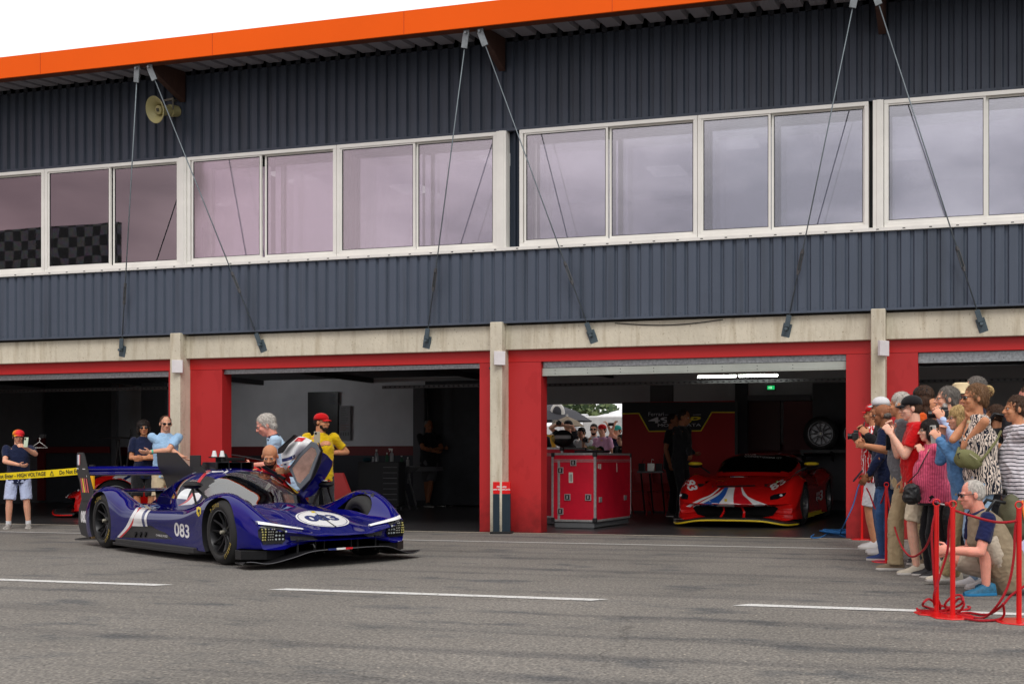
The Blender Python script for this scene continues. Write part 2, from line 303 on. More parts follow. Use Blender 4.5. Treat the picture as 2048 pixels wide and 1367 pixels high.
def grime(m, top=.55, lo=.45):
    nt = m.node_tree; N = nt.nodes; L = nt.links; b = N['Principled BSDF']; src = b.inputs['Base Color'].links[0].from_socket; tc = N.new('ShaderNodeTexCoord'); sp = N.new('ShaderNodeSeparateXYZ'); L.new(tc.outputs['Object'], sp.inputs[0])
    n = N.new('ShaderNodeTexNoise'); n.inputs['Scale'].default_value = 7; n.inputs['Detail'].default_value = 8; n.inputs['Roughness'].default_value = .7; L.new(tc.outputs['Object'], n.inputs['Vector'])
    a = N.new('ShaderNodeMath'); a.operation = 'MULTIPLY_ADD'; a.inputs[1].default_value = -.9; L.new(n.outputs['Fac'], a.inputs[0]); L.new(sp.outputs['Z'], a.inputs[2]); r = N.new('ShaderNodeMapRange'); r.inputs[1].default_value = -.5; r.inputs[2].default_value = top - .45; r.inputs[3].default_value = lo; r.inputs[4].default_value = 1; L.new(a.outputs[0], r.inputs[0])
    k = N.new('ShaderNodeVectorMath'); k.operation = 'SCALE'; L.new(src, k.inputs[0]); L.new(r.outputs[0], k.inputs['Scale']); L.new(k.outputs[0], b.inputs['Base Color'])
grime(red); grime(conc)
COLX = [wx(360) + (wx(993) - wx(360)) * k for k in range(-2, 5)]
CW = .19
# concrete beams, columns
for i in range(-1, len(COLX)):
    a = COLX[i] + CW + .001 if i >= 0 else X0; b = COLX[i + 1] - .001 if i + 1 < len(COLX) else X1
    if b - a < .3: continue
    mb = MB(); mb.box(a, b, WY - .09, WY + .25, 2.665, 3.02); build('concrete_beam', mb, conc, BD, bevel=.008)
mb = MB(); mb.box(X0, X1, WY - .04, WY + .2, 3.021, 3.075); build('dark_gap', mb, mat('gap_grey', (.06, .055, .05), .9), BD)
for x in COLX:
    mb = MB(); mb.box(x, x + CW, WY - .22, WY + .05, 0, 3.06); build('concrete_column', mb, conc, BD, bevel=.012)
# roof
OV = WY - .88
mb = MB(); mb.box(X0, X1, OV - .06, OV - .03, 7.045, 7.375)
xs = wx(87); 
build('orange_fascia', mb, orange, BD)
for px in (87, 430, 812, 1227):
    x = atY(px, 100, OV).x; mb = MB(); mb.box(x, x + .006, OV - .063, OV - .0605, 7.047, 7.373); build('fascia_joint', mb, mat('joint', srgb(190, 60, 10), .5), BD)
mb = MB(); mb.box(X0, X1, OV - .03, OV + .1, 7.045, 7.06); build('fascia_return', mb, mat('dark_red', (.12, .03, .01), .6), BD)
mb = MB(); pts = []; x = X0
while x < X1: pts += [(x, 0), (x + .22, 0), (x + .235, .07), (x + .31, .07), (x + .325, 0)]; x += .325
mb.grid([[(a, OV + .02, 7.13 + z) for a, z in pts], [(a, WY + .1, 7.22 + z) for a, z in pts]])
build('soffit', mb, mat('soffit_grey', srgb(150, 148, 156), .55, var=.06, scale=1), BD)
mb = MB(); mb.box(X0, X1, OV - .03, WY + 10.4, 7.30, 7.37); build('roof', mb, mat('roof_grey', (.2, .2, .22), .7), BD)
mb = MB(); mb.box(X0, X1, WY - .1, WY - .04, 7.14, 7.29); build('eave_filler', mb, mat('eave_dark', (.02, .022, .03), .8), BD)
# side and back shell
shell = mat('shell_grey', (.2, .2, .21), .8)
mb = MB(); mb.box(X0 - .2, X0 - .002, WY - .1, BACK + .2, 0, 7.3); build('end_wall', mb, shell, BD)
mb = MB(); mb.box(X1 + .002, X1 + .2, WY - .1, BACK + .2, 0, 7.3); build('end_wall', mb, shell, BD)
mb = MB(); mb.box(X0, X1, WY + .26, BACK - .002, 3.0, 3.1); build('upper_floor_slab', mb, mat('slab', (.10, .10, .11), .8), BD)
# brackets
for i, x in enumerate(COLX[1:6]):
    xc = x + .14
    mb = MB(); mb.prism([(xc - .05, WY - .1, 7.2), (xc - .05, OV + .03, 7.1), (xc - .05, OV + .03, 7.02), (xc - .05, WY - .1, 6.72)], (1, 0, 0), .1)
    build('roof_bracket', mb, wood, BD, bevel=.006)
# tie rods
def rod(pt, pb, tb):
    p = atY(*pt, OV + .03); p.z = 7.0; q = atY(*pb, WY - .12); d = (q - p)
    mb = MB(); mb.tube([p + d * .03, q - d.normalized() * .12], .0085, 8); r = build('tie_rod', mb, steel, BD, smooth=True)
    mb = MB(); n = d.normalized(); side = n.cross(Vector((0, 1, 0))).normalized()
    mb.obox(p + Vector((0, 0, .03)), (.085, .02, .13)); mb.prism([p + side * .045 + n * .0, p - side * .045, p - side * .045 + n * .2, p + side * .045 + n * .2], (0, -1, 0), .02)
    mb.tube([p + Vector((0, -.05, 0)), p + Vector((0, .02, 0))], .018, 8)
    build('top_plate', mb, plate, r, bevel=.003)
    mb = MB(); e0 = q - n * .19
    mb.prism([e0 + side * .035, e0 - side * .035, e0 - side * .035 + n * .16, e0 + side * .035 + n * .16], (0, -1, 0), .02)
    mb.prism([e0 + n * .11 + side * .06 + Vector((0, .03, 0)), e0 + n * .11 - side * .06 + Vector((0, .03, 0)), e0 - side * .06 + n * .3 + Vector((0, .03, 0)), e0 + side * .06 + n * .3 + Vector((0, .03, 0))], (0, -1, 0), .018)
    mb.tube([q + Vector((0, -.06, 0)), q + Vector((0, .03, 0))], .022, 8)
    build('anchor_plate', mb, anchorm, r, bevel=.003)
    mb = MB(); c = p + d * tb; L_ = .14
    for s in (-1, 1): mb.bar(c - n * L_ + side * s * .018, c + n * L_ + side * s * .018, .012, .012)
    for s in (-1, 1): mb.tube([c + n * (s * L_ - .03), c + n * (s * L_ + .03)], .02, 8)
    build('turnbuckle', mb, mat('turnbuckle', srgb(92, 92, 94), .6, .4), r)
for a in (((275, 150), (243, 700), .79), ((300, 150), (522, 690), .77), ((933, 80), (853, 682), .79), ((961, 80), (1183, 671), .79), ((1712, 5), (1573, 658), .79), ((1748, 5), (1963, 648), .80)): rod(*a)
for k in (-1,): # next bracket to the left, out of frame but reflected
    pass
# ---- windows
def glassm(name, tint, refl):
    m = bpy.data.materials.new(name); m.use_nodes = True; nt = m.node_tree; N = nt.nodes; L = nt.links; N.clear()
    out = N.new('ShaderNodeOutputMaterial'); mx = N.new('ShaderNodeMixShader'); t = N.new('ShaderNodeBsdfTransparent'); gl = N.new('ShaderNodeBsdfGlossy')
    t.inputs[0].default_value = (.80, .80, .84, 1); gl.inputs[0].default_value = (*tint, 1); gl.inputs['Roughness'].default_value = .012
    tc = N.new('ShaderNodeTexCoord'); nz = N.new('ShaderNodeTexNoise'); nz.inputs['Scale'].default_value = .6; L.new(tc.outputs['Object'], nz.inputs['Vector'])
    bp = N.new('ShaderNodeBump'); bp.inputs['Strength'].default_value = .12; bp.inputs['Distance'].default_value = .02; L.new(nz.outputs['Fac'], bp.inputs['Height']); L.new(bp.outputs[0], gl.inputs['Normal'])
    fr = N.new('ShaderNodeFresnel'); fr.inputs['IOR'].default_value = 1.5; ad = N.new('ShaderNodeMath'); ad.inputs[1].default_value = refl; L.new(fr.outputs[0], ad.inputs[0])
    L.new(ad.outputs[0], mx.inputs[0]); L.new(t.outputs[0], mx.inputs[1]); L.new(gl.outputs[0], mx.inputs[2]); L.new(mx.outputs[0], out.inputs[0]); return m
g_out = glassm('window_glass', (.98, .95, 1.0), .22); g_in = glassm('inner_glass', (1, .98, .98), .58)
gask = mat('gasket', (.02, .02, .022), .6)
def window(pl, pr, splits, wideL=False):
    """a white aluminium unit; splits = pixel columns of the pane edges"""
    x0, x1 = wx(pl), wx(pr); z0, z1 = ZW0 - .026, ZW1 - .032
    W = MB(); yf = WY - .13; t = .055
    W.box(x0, x1, yf, yf + .11, z0, z0 + t); W.box(x0, x1, yf, yf + .11, z1 - t, z1)
    W.box(x0, x0 + t, yf, yf + .11, z0 + t, z1 - t); W.box(x1 - t, x1, yf, yf + .11, z0 + t, z1 - t)
    o = build('window', W, white_al, BD, bevel=.004)
    for k, (a, b) in enumerate(splits):
        a, b = wx(a), wx(b); yy = yf + (.012 if k % 2 == 0 else .05)
        S = MB(); s = .032; sa = a - s; sb = b + s; za, zb = z0 + t - .012, z1 - t + .012; 
        S.box(sa, sb, yy, yy + .034, za, za + s + .02); S.box(sa, sb, yy, yy + .034, zb - s, zb); S.box(sa, a, yy, yy + .034, za + s + .02, zb - s); S.box(b, sb, yy, yy + .034, za + s + .02, zb - s)
        build('sash', S, white_al, o, bevel=.003)
        G = MB(); G.box(a - .001, b + .001, yy + .01, yy + .02, za + s + .015, zb - s + .002)
        g = .008; K = MB(); K.box(a, b, yy + .003, yy + .009, za + s + .021, za + s + .021 + g); K.box(a, b, yy + .003, yy + .009, zb - s - g - .001, zb - s - .001); K.box(a, a + g, yy + .003, yy + .009, za + s + .03, zb - s - .01); K.box(b - g, b, yy + .003, yy + .009, za + s + .03, zb - s - .01)
        build('gasket', K, gask, o); build('pane', G, g_out, o)
        G = MB(); G.box(a - .02, b + .02, yy + .24, yy + .245, za, zb); build('inner_pane', G, g_in, o)
window(-190, 101, [(-170, -50), (-38, 93)])
window(102, 371, [(111, 229), (237, 361)])
window(386, 682, [(397, 529), (540, 673)])
window(683, 1001, [(693, 834), (842, 990)])
window(1046, 1399, [(1059, 1217), (1227, 1389)])
window(1400, 1739, [(1411, 1540), (1550, 1727)])
window(1770, 2200, [(1779, 1967), (1977, 2165)])
window(2203, 2620, [(2214, 2380), (2395, 2590)])
for a, b in ((371.5, 385.5), (1001.5, 1021), (1748, 1769)):
    mb = MB(); mb.box(wx(a), wx(b), WY - .155, WY - .02, ZW0 - .027, ZW1 - .032)
    mb.box(wx(a) + .05, wx(b) - .03, WY - .165, WY - .156, ZW0 - .027, ZW1 - .032); build('window_post', mb, white_al, BD, bevel=.004)
mb = MB(); mb.box(wx(1021.5), wx(1045.5), WY - .02, WY + .0, ZW0 - .027, ZW1 - .032); mb.box(wx(1030), wx(1034), WY - .05, WY - .021, ZW0 - .027, ZW1 - .032); build('window_gap_panel', mb, mat('gap_navy', srgb(20, 34, 50), .5), BD)
mb = MB(); mb.box(wx(1739.5), wx(1747.5), WY - .02, WY, ZW0 - .027, ZW1 - .032); build('window_gap_panel', mb, dark, BD)
mb = MB(); mb.box(X0, wx(-191), WY - .12, WY, ZW0 - .027, ZW1 - .032); mb.box(wx(2622), X1, WY - .12, WY, ZW0 - .027, ZW1 - .032); build('window_band_panel', mb, clad_hi, BD)
# upstairs room: far wall, ceiling, light panels
mb = MB(); mb.box(X0, X1, WY + 5, WY + 5.1, 3.1, 7.1); build('room_wall', mb, mat('room_wall', (.13, .13, .15), .8), BD)
mb = MB(); mb.box(X0, X1, WY + .02, WY + 5, 6.05, 6.1); build('room_ceiling', mb, mat('room_ceiling', (.20, .19, .20), .8), BD)
lp = mat('light_panel', (.8, .8, .75), .5, emit=(1, .98, .92), estr=.42)
for k in range(9):
    x = -17 + k * 2.15 + (k % 3) * .3
    mb = MB(); mb.box(x, x + .6, WY + 1.6 + (k % 2) * 1.3, WY + 2.2 + (k % 2) * 1.3, 6.02, 6.049); build('ceiling_panel', mb, lp, BD)
for px in (335, 655, 985, 1385, 1590):
    x = wx(px); mb = MB(); mb.box(x, x + .1, WY + 1.5, WY + 1.6, 3.1, 6.04); build('room_post', mb, mat('room_post', (.55, .55, .56), .6), BD)
# ---- garage fronts
def bay(xa, xb, oa, ob, zsh, two=False):
    """red portal between columns xa..xb with opening oa..ob"""
    T = .22
    mb = MB()
    if oa is not None: mb.box(xa, oa, WY, WY + T, .0, 2.489)
    if mb.v: build('red_door_jamb', mb, red, BD, bevel=.004)
    mb = MB()
    if ob is not None: mb.box(ob, xb, WY, WY + T, .0, 2.489)
    if mb.v: build('red_door_jamb', mb, red, BD, bevel=.004)
    mb = MB(); mb.box(xa, xb, WY - .004, WY + T, 2.491, 2.664); build('red_header', mb, redh, BD, bevel=.003)
    a = oa if oa is not None else xa; b = ob if ob is not None else xb
    mb = MB(); z = 2.49
    if two:
        mb.box(a, b, WY + .06, WY + .16, 2.40, 2.50); build('shutter_housing', mb, galv, BD, bevel=.01)
        mb = MB(); mb.box(a, b, WY + .05, WY + .09, zsh + .02, 2.398); mb.box(a, b, WY + .045, WY + .095, zsh, zsh + .018)
        for k in range(int((b - a) / .5)):
            for zz in (.035, .08): mb.tube([(a + .2 + k * .5, WY + .046, zsh + zz), (a + .2 + k * .5, WY + .051, zsh + zz)], .007, 6, 1)
        build('roller_shutter', mb, [slatm, dark], BD, bevel=.004)
    else:
        mb.box(a, b, WY + .05, WY + .12, zsh + .022, 2.488); mb.box(a, b, WY + .045, WY + .13, zsh, zsh + .02)
        for k in range(int((b - a) / .9)): mb.tube([(a + .2 + k * .9, WY + .046, zsh + .05), (a + .2 + k * .9, WY + .051, zsh + .05)], .007, 6, 1)
        build('roller_shutter', mb, [galv, dark], BD, bevel=.003)
    return
cr_ = [x + CW for x in COLX]
bay(X0, COLX[0], None, None, 2.39)
bay(cr_[0], COLX[1], wx(-560), wx(-280), 2.39)
bay(cr_[1], COLX[2], cr_[1] + .3, wx(337), 2.40)
bay(cr_[2], COLX[3], wx(444), wx(959), 2.42)
bay(cr_[3], COLX[4], wx(1082), wx(1692), 2.285, True)
bay(cr_[4], COLX[5], wx(1836), wx(1836) + 4.4, 2.35)
bay(cr_[5], X1, cr_[5] + .4, X1 - .4, 2.35)
for px, pxe in ((981, 736),):
    c = atY(px, pxe, WY - .001); mb = MB(); mb.tube([c, c + Vector((0, -.006, 0))], .022, 14); build('round_hole_cover', mb, dark, BD)
# white boxes on the columns
for i, x in enumerate(COLX[2:5]):
    z = 2.53 if i < 2 else 2.53; w_ = .15
    o = thing('junction_box', ('square white box fixed to the concrete column beside the boy’s bay', 'square white box on the concrete column above the black and red sign stand', 'narrow white box on the concrete column behind the crowd')[i].replace('boy’s', 'yellow tape'), 'box', (x + CW, WY - .23, 2.4), group='white boxes fixed to the columns')
    mb = MB(); mb.obox((x + CW - .02, WY - .25, 2.53), (.16, .05, .2), Matrix.Rotation(R(28 if i < 2 else 48), 3, 'Z')); build('box_cover', mb, mat('box_white', srgb(226, 220, 222), .5), o, bevel=.006)
# ---- interior of the garages
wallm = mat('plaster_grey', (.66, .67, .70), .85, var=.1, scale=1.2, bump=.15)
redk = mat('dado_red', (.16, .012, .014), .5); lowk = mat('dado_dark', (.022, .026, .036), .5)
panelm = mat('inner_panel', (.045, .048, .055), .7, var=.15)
ODX0, ODX1 = atY(1040, 900, BACK).x, atY(1246, 900, BACK).x; ODZ = atY(1160, 807, BACK).z
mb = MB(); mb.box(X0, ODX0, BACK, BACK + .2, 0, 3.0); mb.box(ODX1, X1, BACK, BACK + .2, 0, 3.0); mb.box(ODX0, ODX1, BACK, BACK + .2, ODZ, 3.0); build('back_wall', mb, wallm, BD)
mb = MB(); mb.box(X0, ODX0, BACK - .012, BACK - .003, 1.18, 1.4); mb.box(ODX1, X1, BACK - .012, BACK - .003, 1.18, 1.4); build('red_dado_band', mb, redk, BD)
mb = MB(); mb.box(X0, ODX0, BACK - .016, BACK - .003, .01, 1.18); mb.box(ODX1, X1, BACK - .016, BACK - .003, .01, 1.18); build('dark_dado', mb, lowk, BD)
def ipanel(px0, px1, py0, py1, dy, m, name='inner_partition', t=.08):
    dy *= DK; a = atY(px0, py0, WY + dy); b = atY(px1, py1, WY + dy); mb = MB(); mb.box(a.x, b.x, a.y, a.y + t, max(min(a.z, b.z), .01), max(a.z, b.z)); return build(name, mb, m, BD, bevel=.004)
# bay 1 partitions
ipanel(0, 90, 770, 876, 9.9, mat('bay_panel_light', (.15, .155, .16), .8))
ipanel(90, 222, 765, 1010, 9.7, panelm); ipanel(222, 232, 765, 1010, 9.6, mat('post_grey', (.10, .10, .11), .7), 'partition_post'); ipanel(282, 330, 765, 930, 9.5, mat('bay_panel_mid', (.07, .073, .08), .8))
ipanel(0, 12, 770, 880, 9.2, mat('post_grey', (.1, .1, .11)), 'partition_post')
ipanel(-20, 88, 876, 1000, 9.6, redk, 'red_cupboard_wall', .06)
ipanel(90, 218, 893, 905, 9.6, redk, 'red_dado_band', .04)
# bay 2 right recess
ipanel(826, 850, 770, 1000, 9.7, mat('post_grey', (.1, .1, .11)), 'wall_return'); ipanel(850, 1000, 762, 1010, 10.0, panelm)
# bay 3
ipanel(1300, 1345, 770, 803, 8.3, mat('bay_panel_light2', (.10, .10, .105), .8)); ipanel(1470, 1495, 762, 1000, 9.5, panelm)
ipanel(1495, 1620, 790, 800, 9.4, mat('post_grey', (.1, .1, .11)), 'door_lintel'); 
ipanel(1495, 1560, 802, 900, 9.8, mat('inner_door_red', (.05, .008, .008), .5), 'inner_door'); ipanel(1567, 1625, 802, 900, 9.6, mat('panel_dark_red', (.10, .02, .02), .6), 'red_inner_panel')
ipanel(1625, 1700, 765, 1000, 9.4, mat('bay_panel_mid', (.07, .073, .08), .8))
# perforated rail and ducts under the ceiling
for (a, b, py) in ((-400, 337, 790), (764, 960, 772), (1082, 1692, 764), (1836, 2400, 757)):
    p = atY(a, py, WY + 1.6); q = atY(b, py, WY + 1.6); mb = MB(); zz = atY((a+b)/2 if a>0 else a, py, WY + 1.6).z
    mb.box(p.x, q.x, WY + 1.6, WY + 1.66, zz - .025, zz + .025)
    x = p.x + .05
    while x < q.x: mb.box(x, x + .03, WY + 1.594, WY + 1.599, zz - .012, zz + .012, 1); x += .09
    build('ceiling_rail', mb, [mat('rail_grey', (.10, .10, .105), .5, .4), dark], BD)
    mb = MB(); mb.box(p.x, q.x, WY + .9, WY + 1.1, 2.62, 2.72); build('ceiling_duct', mb, mat('duct_dark', (.03, .03, .032), .6), BD)
for k in range(11): mb = MB(); mb.bar((X0 + 3 * k, WY + .3, 2.95), (X0 + 3 * k, BACK, 2.95), .1, .12); build('ceiling_joist', mb, mat('duct_dark', (.03, .03, .032), .6), BD)
mb = MB(); mb.tube([atY(850, 770, WY + 7.4), atY(850, 870, WY + 7.4)], .03, 8); mb.tube([atY(856, 800, WY + 7.35), atY(856, 850, WY + 7.35)], .02, 8); build('wall_pipe', mb, mat('pipe', (.05, .05, .055), .6), BD, smooth=True)
# black board and paper on the light wall
def wallthing(name, label, cat, px0, px1, py0, py1, dy, m, extra=None, t=.03):
    dy *= DK; a = atY(px0, py0, WY + dy); b = atY(px1, py1, WY + dy); o = thing(name, label, cat, ((a.x + b.x) / 2, a.y, min(a.z, b.z)))
    mb = MB(); mb.box(a.x, b.x, a.y - t, a.y, b.z, a.z); build(name + '_panel', mb, m, o, bevel=.003)
    if extra: extra(o, a, b)
    return o
def bb(o, a, b):
    mb = MB(); w_ = b.x - a.x; h_ = a.z - b.z
    for k in range(3): mb.box(a.x + w_ * .72, b.x - .06, a.y - .034, a.y - .031, a.z - h_ * (.1 + .07 * k), a.z - h_ * (.06 + .07 * k))
    build('notice', mb, mat('notice_grey', (.05, .055, .07), .6), o)
wallthing('black_board', 'tall black board hanging on the pale inner wall of the second bay', 'board', 617, 677, 784, 886, 10.4, mat('board_black', (.008, .008, .01), .35), bb)
def pp(o, a, b):
    mb = MB(); w_ = b.x - a.x; h_ = a.z - b.z
    for k in range(14):
        z = a.z - h_ * (.06 + .05 * k); mb.box(a.x + w_ * .1, a.x + w_ * random.uniform(.5, .9), a.y - .014, a.y - .011, z - h_ * .012, z, 0 if k < 10 else 1)
    for k in range(4): mb.box(a.x + w_ * (.12 + .22 * k), a.x + w_ * (.2 + .22 * k), a.y - .014, a.y - .011, b.z + h_ * .12, b.z + h_ * .22, 0)
    build('print', mb, [mat('print_grey', (.06, .06, .07)), mat('print_red', (.18, .03, .03))], o)
wallthing('safety_poster', 'white printed safety poster on the inner wall beside the black board', 'poster', 679, 701, 811, 879, 10.4, mat('poster_paper', (.22, .22, .23), .6), pp, .01)
# exit sign
def ex(o, a, b):
    mb = MB(); w_ = b.x - a.x; h_ = a.z - b.z; c = (a + b) / 2; y = a.y - .06
    mb.box(a.x + .02, b.x - .02, y - .002, y + .001, b.z + .015, a.z - .015, 0)
    mb.box(c.x - w_ * .06, c.x + w_ * .1, y - .006, y - .003, b.z + .03, a.z - .03, 1); mb.add([(c.x - w_ * .3, y - .004, c.z), (c.x - w_ * .14, y - .004, c.z + h_ * .22), (c.x - w_ * .14, y - .004, c.z - h_ * .22)], [(0, 1, 2)], 1)
    build('sign_face', mb, [mat('exit_green', (.0, .3, .08), .5, emit=(.02, .75, .2), estr=.7), mat('exit_white', (.6, .9, .6), .5, emit=(.5, 1, .6), estr=.8)], o)
wallthing('exit_sign', 'small lit green running-man exit sign over the inner door', 'sign', 1534, 1552, 770, 780, 9.3, mat('sign_case', (.1, .12, .1)), ex, .055)
# fluorescent lamp
a = atY(1397, 752, WY + 1.2); b = atY(1556, 748, WY + 1.2); z = a.z
o = thing('strip_light', 'lit white double fluorescent strip hanging over the red car', 'lamp', (a.x, a.y, z))
mb = MB(); mb.box(a.x, b.x, a.y - .05, a.y + .05, z + .005, z + .03); build('lamp_body', mb, slatm, o)
m_ = mat('tube_glow', (.9, .9, .9), .4, emit=(.95, 1, .93), estr=22)
h2 = (a.x + b.x) / 2; 
for p, q in ((a.x, h2 - .02), (h2 + .02, b.x)):
    mb = MB(); mb.tube([(p, a.y - .03, z - .012), (q, a.y - .03, z - .012)], .016, 8); build('tube', mb, m_, o)
# ---- loudspeaker
c = atY(318, 220, WY - .42); o = thing('horn_loudspeaker', 'beige horn loudspeaker hanging under the roof bracket', 'loudspeaker', c)
dirv = (RT * -.42 - FW * .85 + Vector((0, 0, -.22))).normalized(); mx = Matrix.Translation(c) @ dirv.to_track_quat('Z', 'Y').to_matrix().to_4x4()
hm = mat('horn_beige', srgb(168, 160, 112), .45, var=.08)
mb = MB(); mb.lathe([(.065, -.34), (.085, -.33), (.095, -.2), (.075, -.19), (.08, -.1), (.1, -.03), (.14, .03), (.2, .07), (.205, .075), (.198, .08), (.135, .04), (.09, -.02), (.06, -.12), (0, -.13)], mx, 32); build('horn', mb, hm, o, smooth='auto')
mb = MB(); mb.lathe([(0, .02), (.06, .02), (.07, .01), (.07, -.12), (0, -.12)], mx, 24); build('centre_plug', mb, hm, o, smooth='auto')
mb = MB(); mb.obox(mx @ Vector((0, 0, .024)), (.05, .05, .012), mx.to_3x3()); build('plug_mark', mb, mat('plug_dark', (.05, .05, .03)), o)
mb = MB(); u = mx.to_3x3() @ Vector((1, 0, 0)); q = mx @ Vector((0, 0, -.16)); t = q + Vector((0, 0, .17))
mb.bar(q + u * .12, t + u * .12, .03, .006); mb.bar(q - u * .12, t - u * .12, .03, .006); mb.bar(t + u * .125, t - u * .125, .006, .03); mb.bar(t, t + Vector((0, .25, .06)), .03, .03)
build('mounting_bracket', mb, mat('bracket_grey', srgb(130, 126, 112), .5, .3), o)
# electric cable on the beam
p = [atY(1230 + k * 12, 648 - k * .6 - 5 * math.sin(k / 18 * math.pi), WY - .095) for k in range(19)]
mb = MB(); mb.tube([Vector((v.x, v.y - .004, 3.0 - .05 * math.sin(i / 18 * math.pi))) for i, v in enumerate(p)], .006, 6); tag(build('cable', mb, dark, BD))

# ceiling tubes deeper in the second and first bays, hidden from the forecourt by the shutters
for x_ in (atY(350, 800, WY + 4.9).x,):
    mb = MB(); mb.tube([(x_, WY + 4.9, 2.84), (atY(428, 800, WY + 4.9).x, WY + 4.9, 2.84)], .05, 10); build('ceiling_lamp', mb, mat('bay_lamp_glow', (.9, .9, .9), .4, emit=(.95, .98, 1), estr=30), BD)
# ================================================================ cars
def cr1(P, n):
    """Catmull-Rom through control rows P (k x d) with n steps per span"""
    P = np.asarray(P, float); k = len(P); out = []
    for i in range(k - 1):
        p0 = P[max(i - 1, 0)]; p1 = P[i]; p2 = P[i + 1]; p3 = P[min(i + 2, k - 1)]
        for s in range(n):
            t = s / n; out.append(.5 * ((2 * p1) + (-p0 + p2) * t + (2 * p0 - 5 * p1 + 4 * p2 - p3) * t * t + (-p0 + 3 * p1 - 3 * p2 + p3) * t ** 3))
    out.append(P[-1]); return np.array(out)
def loft_grid(G, nu, nv):
    G = np.asarray(G, float); a = np.array([cr1(G[:, j], nu) for j in range(G.shape[1])]).transpose(1, 0, 2)
    return np.array([cr1(r, nv) for r in a])
def carpaint(name, col, deep):
    m = bpy.data.materials.new(name); m.use_nodes = True; nt = m.node_tree; N = nt.nodes; L = nt.links; b = N['Principled BSDF']
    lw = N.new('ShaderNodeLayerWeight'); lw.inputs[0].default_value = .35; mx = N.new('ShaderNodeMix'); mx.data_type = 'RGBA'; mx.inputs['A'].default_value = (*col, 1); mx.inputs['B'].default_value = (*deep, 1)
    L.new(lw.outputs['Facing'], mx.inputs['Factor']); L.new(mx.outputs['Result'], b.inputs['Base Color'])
    b.inputs['Metallic'].default_value = 0; b.inputs['Roughness'].default_value = .6; b.inputs['Coat Weight'].default_value = 1; b.inputs['Coat IOR'].default_value = 1.4; b.inputs['Specular IOR Level'].default_value = .0; b.inputs['Coat Roughness'].default_value = .02
    tc = N.new('ShaderNodeTexCoord'); v = N.new('ShaderNodeTexNoise'); v.inputs['Scale'].default_value = 2.2; L.new(tc.outputs['Object'], v.inputs['Vector'])
    bp = N.new('ShaderNodeBump'); bp.inputs['Strength'].default_value = .05; bp.inputs['Distance'].default_value = .02; L.new(v.outputs['Fac'], bp.inputs['Height']); L.new(bp.outputs[0], b.inputs['Coat Normal'])
    return m
blue = carpaint('blue_paint', (.005, .005, .175), (.002, .002, .07)); redp = carpaint('red_paint', (.78, .012, .010), (.25, .003, .003))
carbon = mat('carbon', (.008, .008, .009), .42, var=.35, scale=60, spec=.28)
flat_black = mat('flat_black', (.010, .010, .011), .5, var=.1)
rubber = mat('tyre_rubber', (.018, .018, .018), .75, var=.15, scale=8)
rimm = mat('rim_black', (.016, .016, .018), .35, .6); rimg = mat('rim_grey', (.22, .22, .23), .35, .7)
dwhite = mat('decal_white', (.80, .80, .80), .3, var=.02, coat=.6); dred = mat('decal_red', (.60, .01, .02), .3, var=.02, coat=.6); dnavy = mat('decal_navy', (.010, .022, .14), .3, var=.02, coat=.6)
dyel = mat('decal_yellow', (.80, .60, .02), .35, var=.02); dblue = mat('decal_blue', (.02, .10, .42), .3, var=.02, coat=.6); gold = mat('tyre_gold', (.42, .30, .04), .6)
cglass = bpy.data.materials.new('car_glass'); cglass.use_nodes = True
def _cg(m, tr, base):
    nt = m.node_tree; N = nt.nodes; L = nt.links; N.clear(); out = N.new('ShaderNodeOutputMaterial'); mx = N.new('ShaderNodeMixShader'); t = N.new('ShaderNodeBsdfTransparent'); g = N.new('ShaderNodeBsdfGlossy')
    t.inputs[0].default_value = (*tr, 1); g.inputs['Roughness'].default_value = .02; fr = N.new('ShaderNodeFresnel'); fr.inputs['IOR'].default_value = 1.55
    ad = N.new('ShaderNodeMath'); ad.inputs[1].default_value = base; L.new(fr.outputs[0], ad.inputs[0]); L.new(ad.outputs[0], mx.inputs[0]); L.new(t.outputs[0], mx.inputs[1]); L.new(g.outputs[0], mx.inputs[2]); L.new(mx.outputs[0], out.inputs[0])
_cg(cglass, (.50, .50, .52), .24); dglass = bpy.data.materials.new('dark_car_glass'); dglass.use_nodes = True; _cg(dglass, (.12, .12, .13), .04)
CAMP = Vector((0, 0, HC))
def obj_bvh(objs):
    vs = []; fs = []
    for o in objs:
        b = len(vs); vs += [o.matrix_world @ v.co if False else wmat(o) @ v.co for v in o.data.vertices]; fs += [tuple(i + b for i in p.vertices) for p in o.data.polygons]
    return BVHTree.FromPolygons(vs, fs)
def wmat(o):
    if o.parent is None: return Matrix.LocRotScale(o.location, o.rotation_euler, o.scale)
    return wmat(o.parent) @ o.matrix_parent_inverse @ Matrix.LocRotScale(o.location, o.rotation_euler, o.scale)
def cut2d(vs, fs, step):
    """2-D faces cut into small cells so that they can follow a curved panel"""
    bm = bmesh.new(); bv = [bm.verts.new((a, b, 0)) for a, b in vs]
    for f in fs:
        try: bm.faces.new([bv[i] for i in f])
        except ValueError: pass
    bmesh.ops.triangulate(bm, faces=[f for f in bm.faces if len(f.verts) > 4])
    xs = [v[0] for v in vs]; ys = [v[1] for v in vs]
    for ax, lo, hi in ((0, min(xs), max(xs)), (1, min(ys), max(ys))):
        t = lo + step * .5
        while t < hi:
            co = (t, 0, 0) if ax == 0 else (0, t, 0); no = (1, 0, 0) if ax == 0 else (0, 1, 0)
            bmesh.ops.bisect_plane(bm, geom=bm.verts[:] + bm.edges[:] + bm.faces[:], plane_co=co, plane_no=no); t += step
    bm.verts.ensure_lookup_table(); bm.verts.index_update()
    r = [(v.co.x, v.co.y) for v in bm.verts], [tuple(v.index for v in f.verts) for f in bm.faces]; bm.free(); return r
